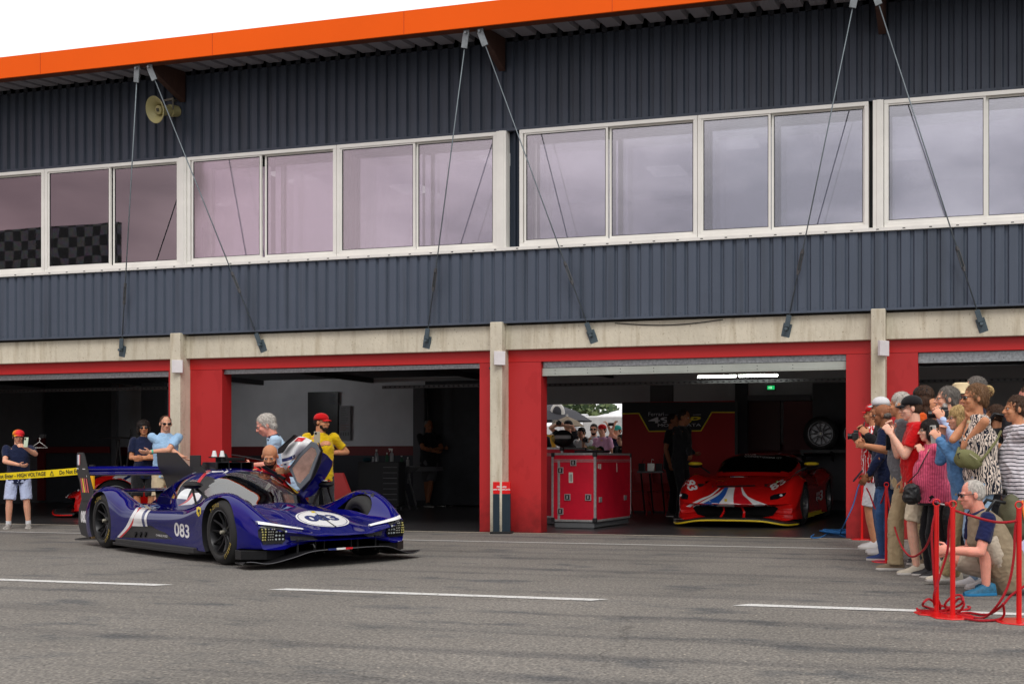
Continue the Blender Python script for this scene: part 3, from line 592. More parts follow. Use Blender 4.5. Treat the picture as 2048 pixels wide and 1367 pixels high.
def stick(name, bvh, parts, mats, parent, lift=.004, step=4, fn=None, maxjump=.12):
    """graphics laid on a panel: every point of a flat outline is dropped onto the bodywork; fn maps outline coords to (origin, direction)"""
    fn = fn or (lambda a, b: (CAMP, ray(a, b)))
    mb = MB()
    for mi, (vs, fs) in enumerate(parts):
        vs, fs = cut2d(vs, fs, step); P = []
        for a, b in vs:
            o, d = fn(a, b); d = d.normalized(); h = bvh.ray_cast(o, d)
            P.append(None if h[0] is None else h[0] - d * lift * (1 + .25 * mi))
        keep = [f for f in fs if all(P[i] is not None for i in f) and max((P[f[0]] - P[i]).length for i in f) < maxjump]
        used = sorted({i for f in keep for i in f}); mp_ = {i: k for k, i in enumerate(used)}
        mb.add([P[i] for i in used], [tuple(mp_[i] for i in f) for f in keep], mi)
    if not mb.v: return None
    o = build(name, mb, mats, parent, smooth=True, fix=False); return o
def poly(*p): return ([tuple(q) for q in p], [tuple(range(len(p)))])
def band(top, bot, n=8):
    """a ribbon between two polylines of pixel points"""
    a = cr1(top, n); b = cr1(bot, n); k = len(a); vs = [tuple(v) for v in a] + [tuple(v) for v in b]
    return vs, [(i, i + 1, k + i + 1, k + i) for i in range(k - 1)]
def textpx(s, quad, **k):
    """text fitted to a quadrilateral of pixel corners (tl, tr, br, bl)"""
    v, f = text_mesh(s, 1, align='LEFT', **k); xs = [a[0] for a in v]; ys = [a[1] for a in v]; x0, x1, y0, y1 = min(xs), max(xs), min(ys), max(ys)
    tl, tr, br, bl = [Vector(q) for q in quad]; out = []
    for a in v:
        u = (a[0] - x0) / (x1 - x0); w_ = (y1 - a[1]) / (y1 - y0); p = (tl * (1 - u) + tr * u) * (1 - w_) + (bl * (1 - u) + br * u) * w_; out.append((p.x, p.y))
    return out, f
def mirror_rows(half):
    """half profile rows (y>=0 first point on the centre line top, last on the centre line bottom) -> closed rings"""
    out = []
    for r in half: out.append([tuple(p) for p in r] + [(p[0], -p[1], p[2]) for p in r[-2:0:-1]])
    return out
def cut_arches(me_obj, cyl, parent_m):
    """wheel openings cut out of a closed body"""
    dg = bpy.context.evaluated_depsgraph_get(); tmp = []
    for (x, y0, y1, z, r) in cyl:
        mb = MB(); mb.lathe([(0, y0), (r, y0), (r, y1), (0, y1)], Matrix.Translation((x, 0, z)) @ Matrix.Rotation(R(-90), 4, 'X'), 48, 0)
        c = build('cutter', mb, parent_m); tmp.append(c)
        md = me_obj.modifiers.new('c', 'BOOLEAN'); md.operation = 'DIFFERENCE'; md.solver = 'EXACT'; md.object = c; md.material_mode = 'TRANSFER'
    bpy.context.view_layer.update(); dg = bpy.context.evaluated_depsgraph_get(); me = bpy.data.meshes.new_from_object(me_obj.evaluated_get(dg)); me_obj.modifiers.clear(); old = me_obj.data; me_obj.data = me; bpy.data.meshes.remove(old)
    for c in tmp: bpy.data.objects.remove(c)
def make_wheel(parent, x, y, side, r=.355, wd=.32, rr=.243, spokes=5, rmat=None, txt=None, T=None, grp=None):
    """wheel > tyre, rim; side=+1 left, -1 right; T = car matrix"""
    rmat = rmat or rimm; mx = T @ Matrix.Translation((x, y, r)) @ Matrix.Rotation(R(-90 * side), 4, 'X')   # local z = outward
    mb = MB(); h = wd / 2; q = r - .05
    mb.lathe([(rr - .01, -h + .02), (rr + .01, -h), (rr + .05, -h - .006), (q, -h + .004), (r - .01, -h + .03), (r, -h + .06), (r, h - .06), (r - .012, h - .028), (q, h - .004), (rr + .05, h + .006), (rr + .015, h), (rr - .01, h - .02)], mx, 56)
    wo = build('wheel', mb, rubber, parent, smooth=True)
    mb = MB(); mb.lathe([(rr + .002, h - .004), (rr - .012, h - .002), (rr - .02, h - .02), (rr - .03, h - .09), (rr - .03, -h + .01), (rr, -h + .01)], mx, 48)
    mb.lathe([(0, -.03), (rr - .03, -.04)], mx, 32)
    n = spokes
    for k in range(n):
        a = 2 * math.pi * k / n + .3
        for s in (-1, 1):
            a2 = a + s * .28; p = mx @ Vector((.045 * math.cos(a + s * .5), .045 * math.sin(a + s * .5), h - .075)); q_ = mx @ Vector(((rr - .022) * math.cos(a2), (rr - .022) * math.sin(a2), h - .025))
            mid = p.lerp(q_, .5) - (mx.to_3x3() @ Vector((0, 0, .012)))
            mb.tube([p, mid, q_], [.017, .012, .011], 6)
    mb.lathe([(0, h - .05), (.05, h - .055), (.058, h - .075), (.058, 0)], mx, 20)
    build('rim', mb, rmat, wo, smooth='auto')
    mb = MB(); mb.lathe([(0, h - .012), (.02, h - .014), (.024, h - .03), (.024, h - .05)], mx, 12); build('wheel_nut', mb, mat('nut_brass', (.5, .47, .38), .35, .7), wo, smooth='auto')
    if txt:
        for s_, a0 in txt:
            mb = MB(); v, f = text_mesh(s_, .062, 0, spacing=1.15)
            out = []
            for a, b, c in v:
                rad = (rr + r) / 2 - .004 + b; ang = a0 - a / ((rr + r) / 2) ; out.append(mx @ Vector((rad * math.cos(ang), rad * math.sin(ang), h + .0085 - abs(b) * .05)))
            mb.add(out, f); build('tyre_lettering', mb, gold, wo)
    return wo
# ---------------------------------------------------------------- blue prototype
cF, cR = gnd(444, 1129), gnd(208, 1095); hd = (cF - cR).normalized(); lf = Vector((-hd.y, hd.x, 0)); SC = .93; KX = (cF - cR).length / 2 / 1.575
cen = cF - hd * 1.575 * KX + lf * .93 * SC; cen.z = 0
yaw = math.atan2(hd.y, hd.x)
BC = thing('hypercar', 'dark blue low prototype racing car with tricolour stripes, tall black fin and one door raised', 'racing car', cen, yaw)
TU = Matrix.Translation(cen) @ Matrix.Rotation(yaw, 4, 'Z') @ Matrix.Scale(SC, 4)
T = Matrix.Translation(cen) @ Matrix.Rotation(yaw, 4, 'Z') @ Matrix.Diagonal((KX, SC, SC * .985, 1))
def cx(x): return -1.575 + (x + 1.575) * .68 if x < -1.575 else 1.575 + (x - 1.575) * .90 if x > 1.575 else x
def tx(mb): mb.v = [tuple(T @ Vector((cx(p[0]), p[1], p[2]))) for p in mb.v]; return mb
XS = [2.55, 2.50, 2.36, 2.12, 1.85, 1.575, 1.28, .98, .62, .2, -.4, -.85, -1.15, -1.4, -1.62, -1.9, -2.2, -2.38, -2.40]
Z0 = [.325, .345, .385, .46, .54, .595, .63, .655, .64, .60, .58, .56, .57, .58, .58, .57, .55, .52, .45]
Z1 = [.33, .35, .385, .45, .52, .57, .60, .62, .61, .58, .56, .55, .56, .57, .57, .56, .54, .51, .45]
Z2 = [.365, .385, .41, .435, .46, .48, .495, .52, .54, .53, .52, .52, .53, .56, .58, .58, .56, .52, .45]
Z3 = [.40, .43, .50, .575, .645, .69, .675, .60, .55, .53, .52, .54, .62, .70, .72, .70, .64, .57, .48]
Z4 = [.425, .46, .53, .64, .735, .79, .77, .675, .585, .555, .54, .575, .69, .785, .81, .79, .70, .60, .49]
Z5 = [.41, .445, .50, .60, .69, .745, .725, .635, .56, .53, .52, .55, .645, .735, .765, .74, .65, .56, .47]
YO = [.85, .87, .91, .95, .975, .99, .985, .97, .955, .95, .955, .97, .985, .99, .99, .985, .97, .95, .94]
half = []
for i, x in enumerate(XS):
    wn = max(0, (x - 1.1) / 1.45); s = lambda y: x - .30 * wn * wn * (y / .95) ** 2
    yo = YO[i]; zl = .20 if x > 1.9 else .135; zn = .275 if x > 2.0 else max(.135, .275 - (2.0 - x) * .5)
    zm = (Z5[i] + zl) / 2
    pts = [(0, Z0[i]), (.16, Z0[i] * .5 + Z1[i] * .5 + .001), (.32, Z1[i]), (.50, Z2[i]), (.64, Z3[i] * .55 + Z2[i] * .45), (.76, Z3[i] * .35 + Z4[i] * .65), (.86, Z4[i]), (yo - .035, Z5[i]), (yo, Z5[i] - .09), (yo - (.02 if abs(x - .2) < 1 else 0), zm), (yo - .015, zl + .02), (yo - .06, zl), (.64, zl), (.58, (zl + zn) / 2), (.56, zn), (.28, zn), (0, zn)]
    half.append([(s(y), y, z) for y, z in pts])
Gd = loft_grid(half, 6, 3); rings = mirror_rows(Gd.tolist()); mb = MB(); mb.smooth = True; mb.grid(rings, 0, close=True)
k = len(rings[0]); 
for ri, rev in ((0, False), (len(rings) - 1, True)):
    c = np.mean(np.array(rings[ri]), axis=0); ci = len(mb.v); mb.v.append(tuple(c))
    for j in range(k): f = (ri * k + j, ri * k + (j + 1) % k, ci); mb.f.append(f[::-1] if rev else f); mb.mi.append(0)
tx(mb); body = build('body', mb, [blue, flat_black], None, smooth=True, merge=True)
cyl = []
for x, r_ in ((1.575, .395), (-1.575, .395)):
    for s in (-1, 1): cyl.append((x, .60 * s, 1.1 * s, .35, r_))
# wheel openings are cut with cylinders placed in the car frame
def cut_body(body, cyl, T, inner):
    tmp = []
    for (x, y0, y1, z, r) in cyl:
        mb = MB(); a, b = min(y0, y1), max(y0, y1); mb.lathe([(0.001, a), (r, a), (r, b), (0.001, b)], T @ Matrix.Translation((x, 0, z)) @ Matrix.Diagonal((SC / KX, 1, 1, 1)) @ Matrix.Rotation(R(-90), 4, 'X'), 56, 0)
        n0 = len(mb.v) // 4
        mb.f.append(tuple(range(n0))); mb.mi.append(0); mb.f.append(tuple(range(3 * n0, 4 * n0))[::-1]); mb.mi.append(0)
        c = build('cutter', mb, inner, merge=True); tmp.append(c); md = body.modifiers.new('c', 'BOOLEAN'); md.operation = 'DIFFERENCE'; md.solver = 'EXACT'; md.object = c; md.material_mode = 'TRANSFER'
    bpy.context.view_layer.update(); dg = bpy.context.evaluated_depsgraph_get(); me = bpy.data.meshes.new_from_object(body.evaluated_get(dg)); body.modifiers.clear(); body.data = me; sharp(me, 50)
    for c in tmp: bpy.data.objects.remove(c)
cut_body(body, cyl, T, flat_black)
body.parent = BC; setpar(body, BC)
# canopy
CX = [1.18, 1.02, .80, .55, .30, .05, -.25, -.6, -1.0, -1.4, -1.8, -2.3]
CT = [.60, .67, .80, .925, 1.015, 1.05, 1.055, 1.03, .95, .84, .72, .60]
CWD = [.40, .52, .60, .64, .655, .655, .64, .56, .44, .33, .24, .16]
rows = []
for x, t, wd in zip(CX, CT, CWD):
    b = .50 if x < 1 else .55; r = []
    for j in range(-9, 10):
        th = R(j * 10); c, s = math.cos(th), math.sin(th)
        r.append((x - (.14 if x > .3 else 0) * abs(s) ** 2 * (x > .5), wd * math.copysign(abs(s) ** .92, s), b + (t - b) * abs(c) ** .78))
    rows.append(r)
Gc = loft_grid(rows, 5, 3); nr, nc = Gc.shape[:2]
def canopy_zone(p, j):
    th = (j / (nc - 1) * 2 - 1) * 90
    x, y, z = p
    if x > .30 + .08 * (abs(y) / .5) ** 2 and z > .615: return 1          # windscreen
    if .12 < x < .5 and abs(th) > 38 and z > .62: return 3              # dark pillar
    if -.36 < x <= .12 and 48 < abs(th) < 76: return 2                                  # side window
    return 0
for zone, nm, m_ in ((0, 'canopy_shell', blue), (1, 'windscreen', cglass), (2, 'side_window', dglass), (3, 'door_pillar', flat_black)):
    mb = MB(); mb.v = [tuple(p) for r in Gc for p in r]
    for i in range(nr - 1):
        for j in range(nc - 1):
            c = (Gc[i, j] + Gc[i + 1, j + 1]) / 2; zc = canopy_zone(c, j + .5)
            if zc != zone: continue
            if zone in (0, 2) and c[1] > .3 and -.45 < c[0] < .2: continue       # the raised door leaves this side open
            mb.f.append((i * nc + j, i * nc + j + 1, (i + 1) * nc + j + 1, (i + 1) * nc + j)); mb.mi.append(0)
    used = sorted({i for f in mb.f for i in f}); mp_ = {i: q for q, i in enumerate(used)}; mb.v = [mb.v[i] for i in used]; mb.f = [tuple(mp_[i] for i in f) for f in mb.f]
    tx(mb); o = build(nm, mb, m_, BC, smooth=True, fix=True)
    if zone == 0: shell_ = o
bvB = obj_bvh([body, shell_]); wsobj = [o for o in BC.children if o.name.startswith('windscreen')][0]; bvA = obj_bvh([body] + [o for o in BC.children if o.name.split('.')[0] in ('canopy_shell', 'windscreen', 'side_window', 'door_pillar')])
# cockpit tub inside, seat, wheel
mb = MB(); mb.box(-.6, .9, -.50, .50, .30, .50); mb.box(-.66, -.52, -.42, .42, .5, .90); mb.add([(.50, -.48, .60), (.50, .48, .60), (1.12, .42, .615), (1.12, -.42, .615), (.50, -.48, .4), (.50, .48, .4)], [(0, 1, 2, 3), (0, 4, 5, 1)]); build('cockpit_tub', tx(mb), flat_black, BC, bevel=.01)
mb = MB(); mb.bar((-.35, -.28, .55), (-.5, -.28, .93), .4, .1, up=(0, 1, 0)); build('seat', tx(mb), mat('seat_dark', (.03, .03, .03), .7), BC, bevel=.02)
mb = MB(); mb.lathe([(.10, -.012), (.13, -.012), (.13, .012), (.10, .012)], Matrix.Translation((.28, -.28, .78)) @ Matrix.Rotation(R(75), 4, 'Y'), 20, closed=True); build('steering_wheel', tx(mb), flat_black, BC, smooth=True)
# snorkel, fin
mb = MB()
x0, x1 = -.02, -.75
mb.add([(x0, -.22, 1.035), (x0, .22, 1.035), (x0, .23, 1.125), (x0, -.23, 1.125), (x1, -.08, 1.0), (x1, .08, 1.0), (x1, .06, 1.13), (x1, -.06, 1.13)], [(0, 4, 7, 3), (1, 2, 6, 5), (3, 7, 6, 2), (0, 1, 5, 4), (4, 5, 6, 7)])
mb.box(-.03, 0, -.235, -.215, 1.04, 1.12); mb.box(-.03, 0, .215, .235, 1.04, 1.12); mb.box(-.03, 0, -.235, .235, 1.12, 1.13); mb.box(-.03, 0, -.235, .235, 1.03, 1.042); mb.box(-.03, 0, -.085, -.07, 1.042, 1.12); mb.box(-.03, 0, .07, .085, 1.042, 1.12)
sn = build('air_intake', tx(mb), carbon, BC, bevel=.006)
mb = MB(); mb.add([(-.035, -.215, 1.042), (-.035, .215, 1.042), (-.035, .215, 1.12), (-.035, -.215, 1.12)], [(0, 1, 2, 3)]); mb.mi = [0]; build('intake_duct', tx(mb), mat('void_black', (.001, .001, .001), .9, var=0, spec=0), sn)
mb = MB(); mb.prism([(-.6, 0, 1.12), (-1.05, 0, 1.08), (-1.22, 0, 1.045), (-1.56, 0, 1.22), (-1.66, 0, 1.26), (-2.56, 0, 1.265), (-2.52, 0, 1.08), (-2.22, 0, .90), (-2.05, 0, .72), (-2.0, 0, .52), (-.6, 0, .95)], (0, 1, 0), .014)
fin = build('shark_fin', tx(mb), carbon, BC, bevel=.003)
# roof blades, antennas
mb = MB()
for s in (-1, 1): mb.prism([(-.02, s * .36, 1.0), (-.36, s * .36, 1.0), (-.36, s * .36, 1.065), (-.10, s * .36, 1.075)], (0, 1, 0), .008)
build('roof_strake', tx(mb), carbon, BC)
mb = MB(); mb.prism([(.45, .38, .90), (.10, .30, 1.045), (.05, .30, 1.075), (.12, .30, 1.085), (.48, .38, .93)], (0, 1, 0), .02); build('roof_strake', tx(mb), carbon, BC)
mb = MB()
for y in (-.05, .05): mb.lathe([(0, .08), (.018, .08), (.028, .03), (.034, .0), (0, 0)], Matrix.Translation((-.45, y, 1.20)), 12)
mb.box(-.50, -.40, -.1, .1, 1.185, 1.2, 1); mb.box(-.46, -.44, -.03, .03, 1.12, 1.185, 1); build('antenna', tx(mb), [dwhite, carbon], BC, smooth='auto')
mb = MB(); mb.box(-.62, -.35, .05, .30, 1.14, 1.19); mb.box(-.8, -.5, -.2, -.19, 1.05, 1.22); build('camera_pod', tx(mb), carbon, BC, bevel=.006)
# rear wing
def foil(x0, x1, y0, y1, z, t, tilt, n=10):
    rows = []
    for y in (y0, y1):
        r = []
        for k in range(2 * n):
            u = k / n if k < n else 2 - k / n; sg = 1 if k < n else -1; th = t * (4 * u * (1 - u)) ** .6
            xx = x0 + (x1 - x0) * u; r.append((xx, y, z + (u - .5) * tilt + sg * th / 2 - .02 * (1 - (2 * u - 1) ** 2)))
        rows.append(r)
    m = MB(); m.grid(rows, close=True); K = 2 * n; m.f.append(tuple(range(K))[::-1]); m.f.append(tuple(range(K, 2 * K))); m.mi += [0, 0]; return m
rw = build('rear_wing', tx(foil(-2.28, -2.62, -.93, .93, .985, .035, .05)), blue, BC, smooth='auto')
build('wing_flap', tx(foil(-2.58, -2.72, -.93, .93, 1.045, .02, .05)), blue, rw, smooth='auto')
build('lower_wing', tx(foil(-2.30, -2.58, -.90, .90, .745, .03, .03)), blue, BC, smooth='auto')
mb = MB(); mb.bar((-2.2, 0, .3), (-2.42, 0, .74), .02, .12, up=(0, 1, 0)); mb.bar((-2.25, .3, .3), (-2.45, .3, .74), .02, .05, up=(0, 1, 0)); build('wing_support', tx(mb), carbon, BC)
for s in (-1, 1):
    mb = MB(); mb.prism([(-2.78, s * .94, 1.26), (-2.50, s * .94, 1.26), (-2.44, s * .94, 1.22), (-1.98, s * .94, .70), (-2.2, s * .94, .60), (-2.55, s * .94, .60), (-2.66, s * .94, .86), (-2.80, s * .94, 1.0)], (0, s, 0), .018)
    e_ = build('endplate', tx(mb), carbon, BC, bevel=.003)
    mb = MB(); mb.prism([(-2.2, s * .93, .62), (-2.62, s * .93, .62), (-2.74, s * .93, .50), (-2.78, s * .93, .28), (-2.62, s * .93, .14), (-2.2, s * .93, .10)], (0, s, 0), .016)
    l_ = build('lower_endplate', tx(mb), flat_black, BC, bevel=.003)
    if s < 0: ep, lp_ = e_, l_
mb = MB(); mb.box(-2.62, -2.34, -.90, .90, .12, .20); mb.box(-2.5, -2.36, -.6, .6, .2, .5); build('diffuser', tx(mb), flat_black, BC)
# floor and sill
mb = MB(); f_ = [(1.15, .80), (.9, .98), (.2, 1.0), (-.6, 1.01), (-1.12, 1.0), (-1.2, .6), (-2.3, .6)]
pts = [(x, -y, .075) for x, y in f_] + [(x, y, .075) for x, y in f_[::-1]]; mb.prism(pts, (0, 0, 1), .035); build('floor', tx(mb), carbon, BC, bevel=.004)
mb = MB(); mb.prism([(1.15, -.90, .09), (1.02, -.98, .09), (-1.08, -.985, .09), (-1.16, -.9, .09)], (0, 0, 1), .07); mb.prism([(1.15, .90, .09), (1.02, .98, .09), (-1.08, .985, .09), (-1.16, .9, .09)], (0, 0, 1), .07); build('sill', tx(mb), flat_black, BC, bevel=.01)
# splitter: a wavy carbon blade
ys = [-1.03, -.98, -.84, -.64, -.45, -.2, 0, .2, .45, .64, .84, .98, 1.03]; rows = []
for u in (0, 1):
    for tt in ((0, .5, 1) if u == 0 else (1, .5, 0)):
        r = []
        for y in ys:
            a = abs(y); zz = .185 - .125 * min(1, max(0, (a - .38) / .40)) ** 1.2 + (.02 if a > .9 else 0); xf = 2.70 - .18 * (a / .8) ** 2 if a < 1 else 2.38; xb = 2.25 if a < .6 else 2.0 if a < 1 else 2.30
            r.append((xb + (xf - xb) * tt, y, zz + (.012 if u == 0 else 0) - .03 * (1 - tt)))
        rows.append(r)
Gs = loft_grid([list(c) for c in zip(*rows)], 5, 1); mb = MB(); mb.grid([list(map(tuple, r)) for r in Gs.tolist()], close=True)
sp = build('front_splitter', tx(mb), carbon, BC, smooth='auto')
mb = MB(); e_ = [Gs[i][2] for i in range(len(Gs))]; mb.tube([Vector(p) + Vector((.004, 0, -.006)) for p in e_], .004, 6); build('splitter_edge', tx(mb), mat('edge_grey', (.09, .09, .10), .4), sp, smooth=True)
mb = MB()
for a, b, m in ((-.02, -.10, 0), (-.10, -.2, 1), (-.2, -.29, 2)):
    q = [p for p in e_ if b <= p[1] <= a]; y = (a + b) / 2; z = np.interp(y, [p[1] for p in e_], [p[2] for p in e_]); xx = np.interp(y, [p[1] for p in e_], [p[0] for p in e_]); mb.obox((xx + .006, y, z - .005), (.012, a - b, .02), m=m)
build('flag_mark', tx(mb), [dred, dwhite, dnavy], sp)
mb = MB()
for y in (-.50, -.2, .12, .42, -.3, .2): mb = MB(); mb.bar((2.42, y, .13), (2.42, y, .30), .03, .008, up=(0, 1, 0)); build('splitter_stay', tx(mb), mat('stay_grey', (.03, .03, .032), .4, .3), sp)
mb = MB(); mb.tube([(2.5, -.36, .17), (2.53, -.36, .21), (2.5, -.36, .24), (2.44, -.36, .24)], .008, 6); build('splitter_stay', tx(mb), mat('stay_grey', (.03, .03, .032), .4, .3), sp)
mb = MB(); mb.box(2.0, 2.2, -.6, .6, .14, .27); build('front_intake', tx(mb), mat('void_black', (.001, .001, .001), .9), BC)
mb = MB()
for s in (-1, 1): mb.prism([(2.26, s * .56, .19), (2.30, s * .78, .19), (2.12, s * .97, .19), (1.98, s * .97, .19), (1.98, s * .56, .19)], (0, 0, -1), .10)
build('bumper_base', tx(mb), carbon, BC, bevel=.004)
# wheels
tl = [('PIRELLI', R(-40)), ('P ZERO', R(110))]
for (x, s) in ((1.575, -1), (-1.575, -1), (1.575, 1), (-1.575, 1)):
    make_wheel(BC, x * KX / SC, s * (.965 - .16), s, txt=tl if s < 0 else None, T=TU, spokes=5, wd=.31)
# mirrors
for s, c in ((-1, (.60, -.80, .86)), (1, (.60, .84, .84))):
    mb = MB(); mb.ell(c, (.14, .10, .045), nu=14, nv=8); mb.bar(Vector(c) + Vector((-.02, -s * .03, -.02)), (c[0] + .12, c[1] - s * .22, .60), .03, .012, up=(1, 0, 0)); mb.bar(Vector(c) + Vector((.03, s * .02, -.02)), (c[0] + .16, c[1] + s * .02, .60), .012, .03)
    mo = build('mirror', tx(mb), carbon, BC, smooth='auto')
    if s > 0: mb = MB(); mb.obox((.66, .80, .892), (.06, .05, .008), m=0); mb.obox((.66, .85, .888), (.06, .05, .008), m=1); build('mirror_flag', tx(mb), [dwhite, dred], mo)
# graphics on the near flank (outlines measured on the photograph, laid on the panels)
S = [band([(271, 1010), (263, 1035), (250, 1055), (234, 1073)], [(277, 1010), (268, 1038), (254, 1058), (238, 1073)]),
     band([(285, 1010), (268, 1025), (265, 1048)], [(312, 1010), (289, 1022), (291, 1052)]) ]
A = lambda *p: list(p)
L1 = A((273, 1014), (262, 1031), (251, 1053), (234, 1073)); L2 = A((278, 1014), (268, 1033), (257, 1054), (238, 1074)); L3 = A((284, 1014), (269, 1030), (264, 1050), (243, 1074))
L4 = A((300, 1014), (288, 1022), (283, 1036), (286, 1052)); L5 = A((307, 1014), (294, 1022), (288, 1036), (291, 1052)); L6 = A((313, 1014), (299, 1022), (293, 1036), (295, 1052)); L3b = A((284, 1014), (271, 1025), (265, 1040), (262, 1051))
stick('flank_stripes', bvA, [band(L1, L2), band(L3b, L4), band(L5, L6), band(L2, L3), band(L4, L5)], [dwhite, dwhite, dwhite, dred, dnavy], BC, step=5)
U1 = A((384, 985), (370, 1002), (356, 1010)); U2 = A((390, 985), (377, 1001), (360, 1010)); U3 = A((396, 984), (382, 1001), (372, 1009)); U4 = A((404, 984), (398, 998), (384, 1008))
stick('canopy_stripes', bvA, [band(U2, U4), band(U1, U2), band([(404, 985), (399, 998), (386, 1008)], [(406, 986), (401, 999), (389, 1008)])], [dwhite, dred, dnavy], BC, step=4)
Ra = A((392, 966), (402, 952), (418, 937), (436, 930)); Rb = A((398, 967), (408, 953), (424, 938), (440, 930)); Rc = A((404, 952), (416, 945), (440, 944), (446, 943), (464, 932)); 
stick('roof_stripes', bvA, [poly((410, 948), (424, 936), (440, 931), (462, 931), (446, 943), (425, 944)), band(Ra, Rb), poly((466, 931), (472, 931), (452, 945), (446, 945))], [dwhite, dred, dwhite], BC, step=4)
stick('race_number', bvA, [textpx('083', ((348, 1043), (378, 1049), (379, 1076), (349, 1071)), off=.02)], [dwhite], BC, step=4)
stick('crest', bvA, [poly((393, 1014), (398, 1012), (402, 1015), (402, 1026), (397, 1033), (393, 1026)), poly((396, 1017), (400, 1019), (399, 1024), (400, 1028), (398, 1029), (397, 1024), (395, 1022))], [dyel, flat_black], BC, step=3)
stick('flank_vent', bvA, [poly((262, 1052), (302, 1050), (312, 1057), (330, 1064), (345, 1077), (240, 1074))], [flat_black], BC, step=6)
for px_ in (272, 282, 292): mb = MB(); p = bvA.ray_cast(CAMP, ray(px_, 1064).normalized())[0]; q = bvA.ray_cast(CAMP, ray(px_ - 3, 1072).normalized())[0]; mb.bar(p - ray(px_, 1064) * .02, q - ray(px_, 1064) * .02, .012, .03); build('vent_blade', mb, carbon, BC)
stick('name_script', bvA, [textpx('CHARLES POZZI', ((312, 1067), (335, 1070), (335, 1074), (312, 1071)))], [dwhite], BC, lift=.008, step=3)
# nose roundel with number, drawn in plan and dropped onto the bonnet
RC = Vector((2.02, .0)); RR = .285
def down(a, b): return T @ Vector((cx(RC.x + b), RC.y - a, 2.0)), (T.to_3x3() @ Vector((0, 0, -1)))
def disc(r, n=40, r0=0):
    if r0 == 0: return [(r * math.cos(2*math.pi*k/n), r * math.sin(2*math.pi*k/n)) for k in range(n)], [tuple(range(n))]
    v = [(q * math.cos(2*math.pi*k/n), q * math.sin(2*math.pi*k/n)) for q in (r0, r) for k in range(n)]; return v, [(k, (k+1) % n, n + (k+1) % n, n + k) for k in range(n)]
v, f = text_mesh('083', .25, off=.012); tnum = ([(p[0], -p[1]) for p in v], f)
cdx = [p[0] for p in v]; 
stick('nose_roundel', bvB, [disc(RR), disc(RR * .93, 40, RR * .905), tnum, poly((-.022, -.24), (.022, -.24), (.022, -.19), (-.022, -.19)), ([(a * 1.0, b) for a, b in [(-.008, .30), (.008, .30), (.004, -.16), (-.004, -.16)]], [(0, 1, 2, 3)])], [dwhite, dnavy, dnavy, dyel, flat_black], BC, lift=.005, step=.05, fn=lambda a, b: down(-a, b))
# bonnet vents at the foot of the windscreen, duct in the far fender
for q_ in (((478, 994), (486, 993), (522, 1005), (500, 1003)), ((616, 997), (668, 994), (676, 998), (640, 1001))): stick('bonnet_vent', bvB, [poly(*q_)], [flat_black], BC, step=6)
stick('fender_duct', bvB, [poly((672, 995), (690, 983), (735, 978), (752, 988), (726, 1012), (700, 1001)), poly((698, 1002), (745, 992), (724, 1011))], [flat_black, mat('duct_grey', (.25, .25, .26), .4)], BC, step=6)
# lamps: dark lens panel with rows of light points, white strip above
for side in (-1, 1):
    fy = lambda a, b: (T @ Vector((3.6 - .0, side * a + side * .25, b)), T.to_3x3() @ Vector((-1, -side * .25 * .9, 0)))
    def fn(a, b, side=side):
        return T @ Vector((3.2, side * a, b)), T.to_3x3() @ Vector((-1, 0, 0))
    hl = stick('headlight', bvB, [poly((.60, .30), (.62, .43), (.80, .46), (.855, .45), (.865, .34), (.83, .26), (.63, .26))], [mat('lens_dark', (.008, .009, .012), .15, spec=.4)], BC, step=.02, lift=.012, fn=fn, maxjump=.09)
    mb = MB()
    def dot(a, b, r, m):
        o, d = fn(a, b); d.normalize(); h = bvB.ray_cast(o, d)
        if h[0] is not None: mb.ell(h[0] - d * .02, (r, r, r), nu=8, nv=5, m=m)
    for i in range(5):
        for j in range(2): dot(.835 - .024 * j, .305 + .028 * i, .009, 0)
        for j in range(3): dot(.778 - .022 * j, .305 + .028 * i, .0075, 1)
    for i in range(3):
        for j in range(3): dot(.70 - .035 * j, .305 + .042 * i, .0115, 2)
    build('lamp_cluster', mb, [mat('lamp_yellow', (.42, .38, .12), .25), mat('lamp_white', (.30, .30, .26), .25), mat('lamp_cool', (.42, .46, .46), .15)], hl, smooth=True)
    # strip
    P = []
    for t in np.linspace(0, 1, 14):
        a = .86 - .46 * t; b = .475 - .075 * t; h = bvB.ray_cast(*[v if i == 0 else v.normalized() for i, v in enumerate(fn(min(a, .93), b - .012))]); P.append((h[0] + T.to_3x3() @ Vector((.012, 0, .012))) if h[0] else None)
    P = [p for p in P if p]; mb = MB()
    rows = [[p + Vector((0, 0, dz * (.35 + .65 * (1 - i / len(P))))) + hd * dx for dz, dx in ((0, 0), (.026, -.015), (.03, -.05), (0, -.05))] for i, p in enumerate(P)]
    mb.grid(rows, close=True); build('light_strip', mb, mat('strip_white', (.85, .85, .85), .3, emit=(1, 1, 1), estr=.04), BC, smooth='auto')
    mesh_m = mat('mesh_grey', (.10, .10, .10), .6, var=.6, scale=120)
    stick('grille_mesh', bvB, [poly((.30, .285), (.54, .285), (.55, .335), (.30, .315))], [mesh_m], BC, step=.05, fn=fn, lift=.006)
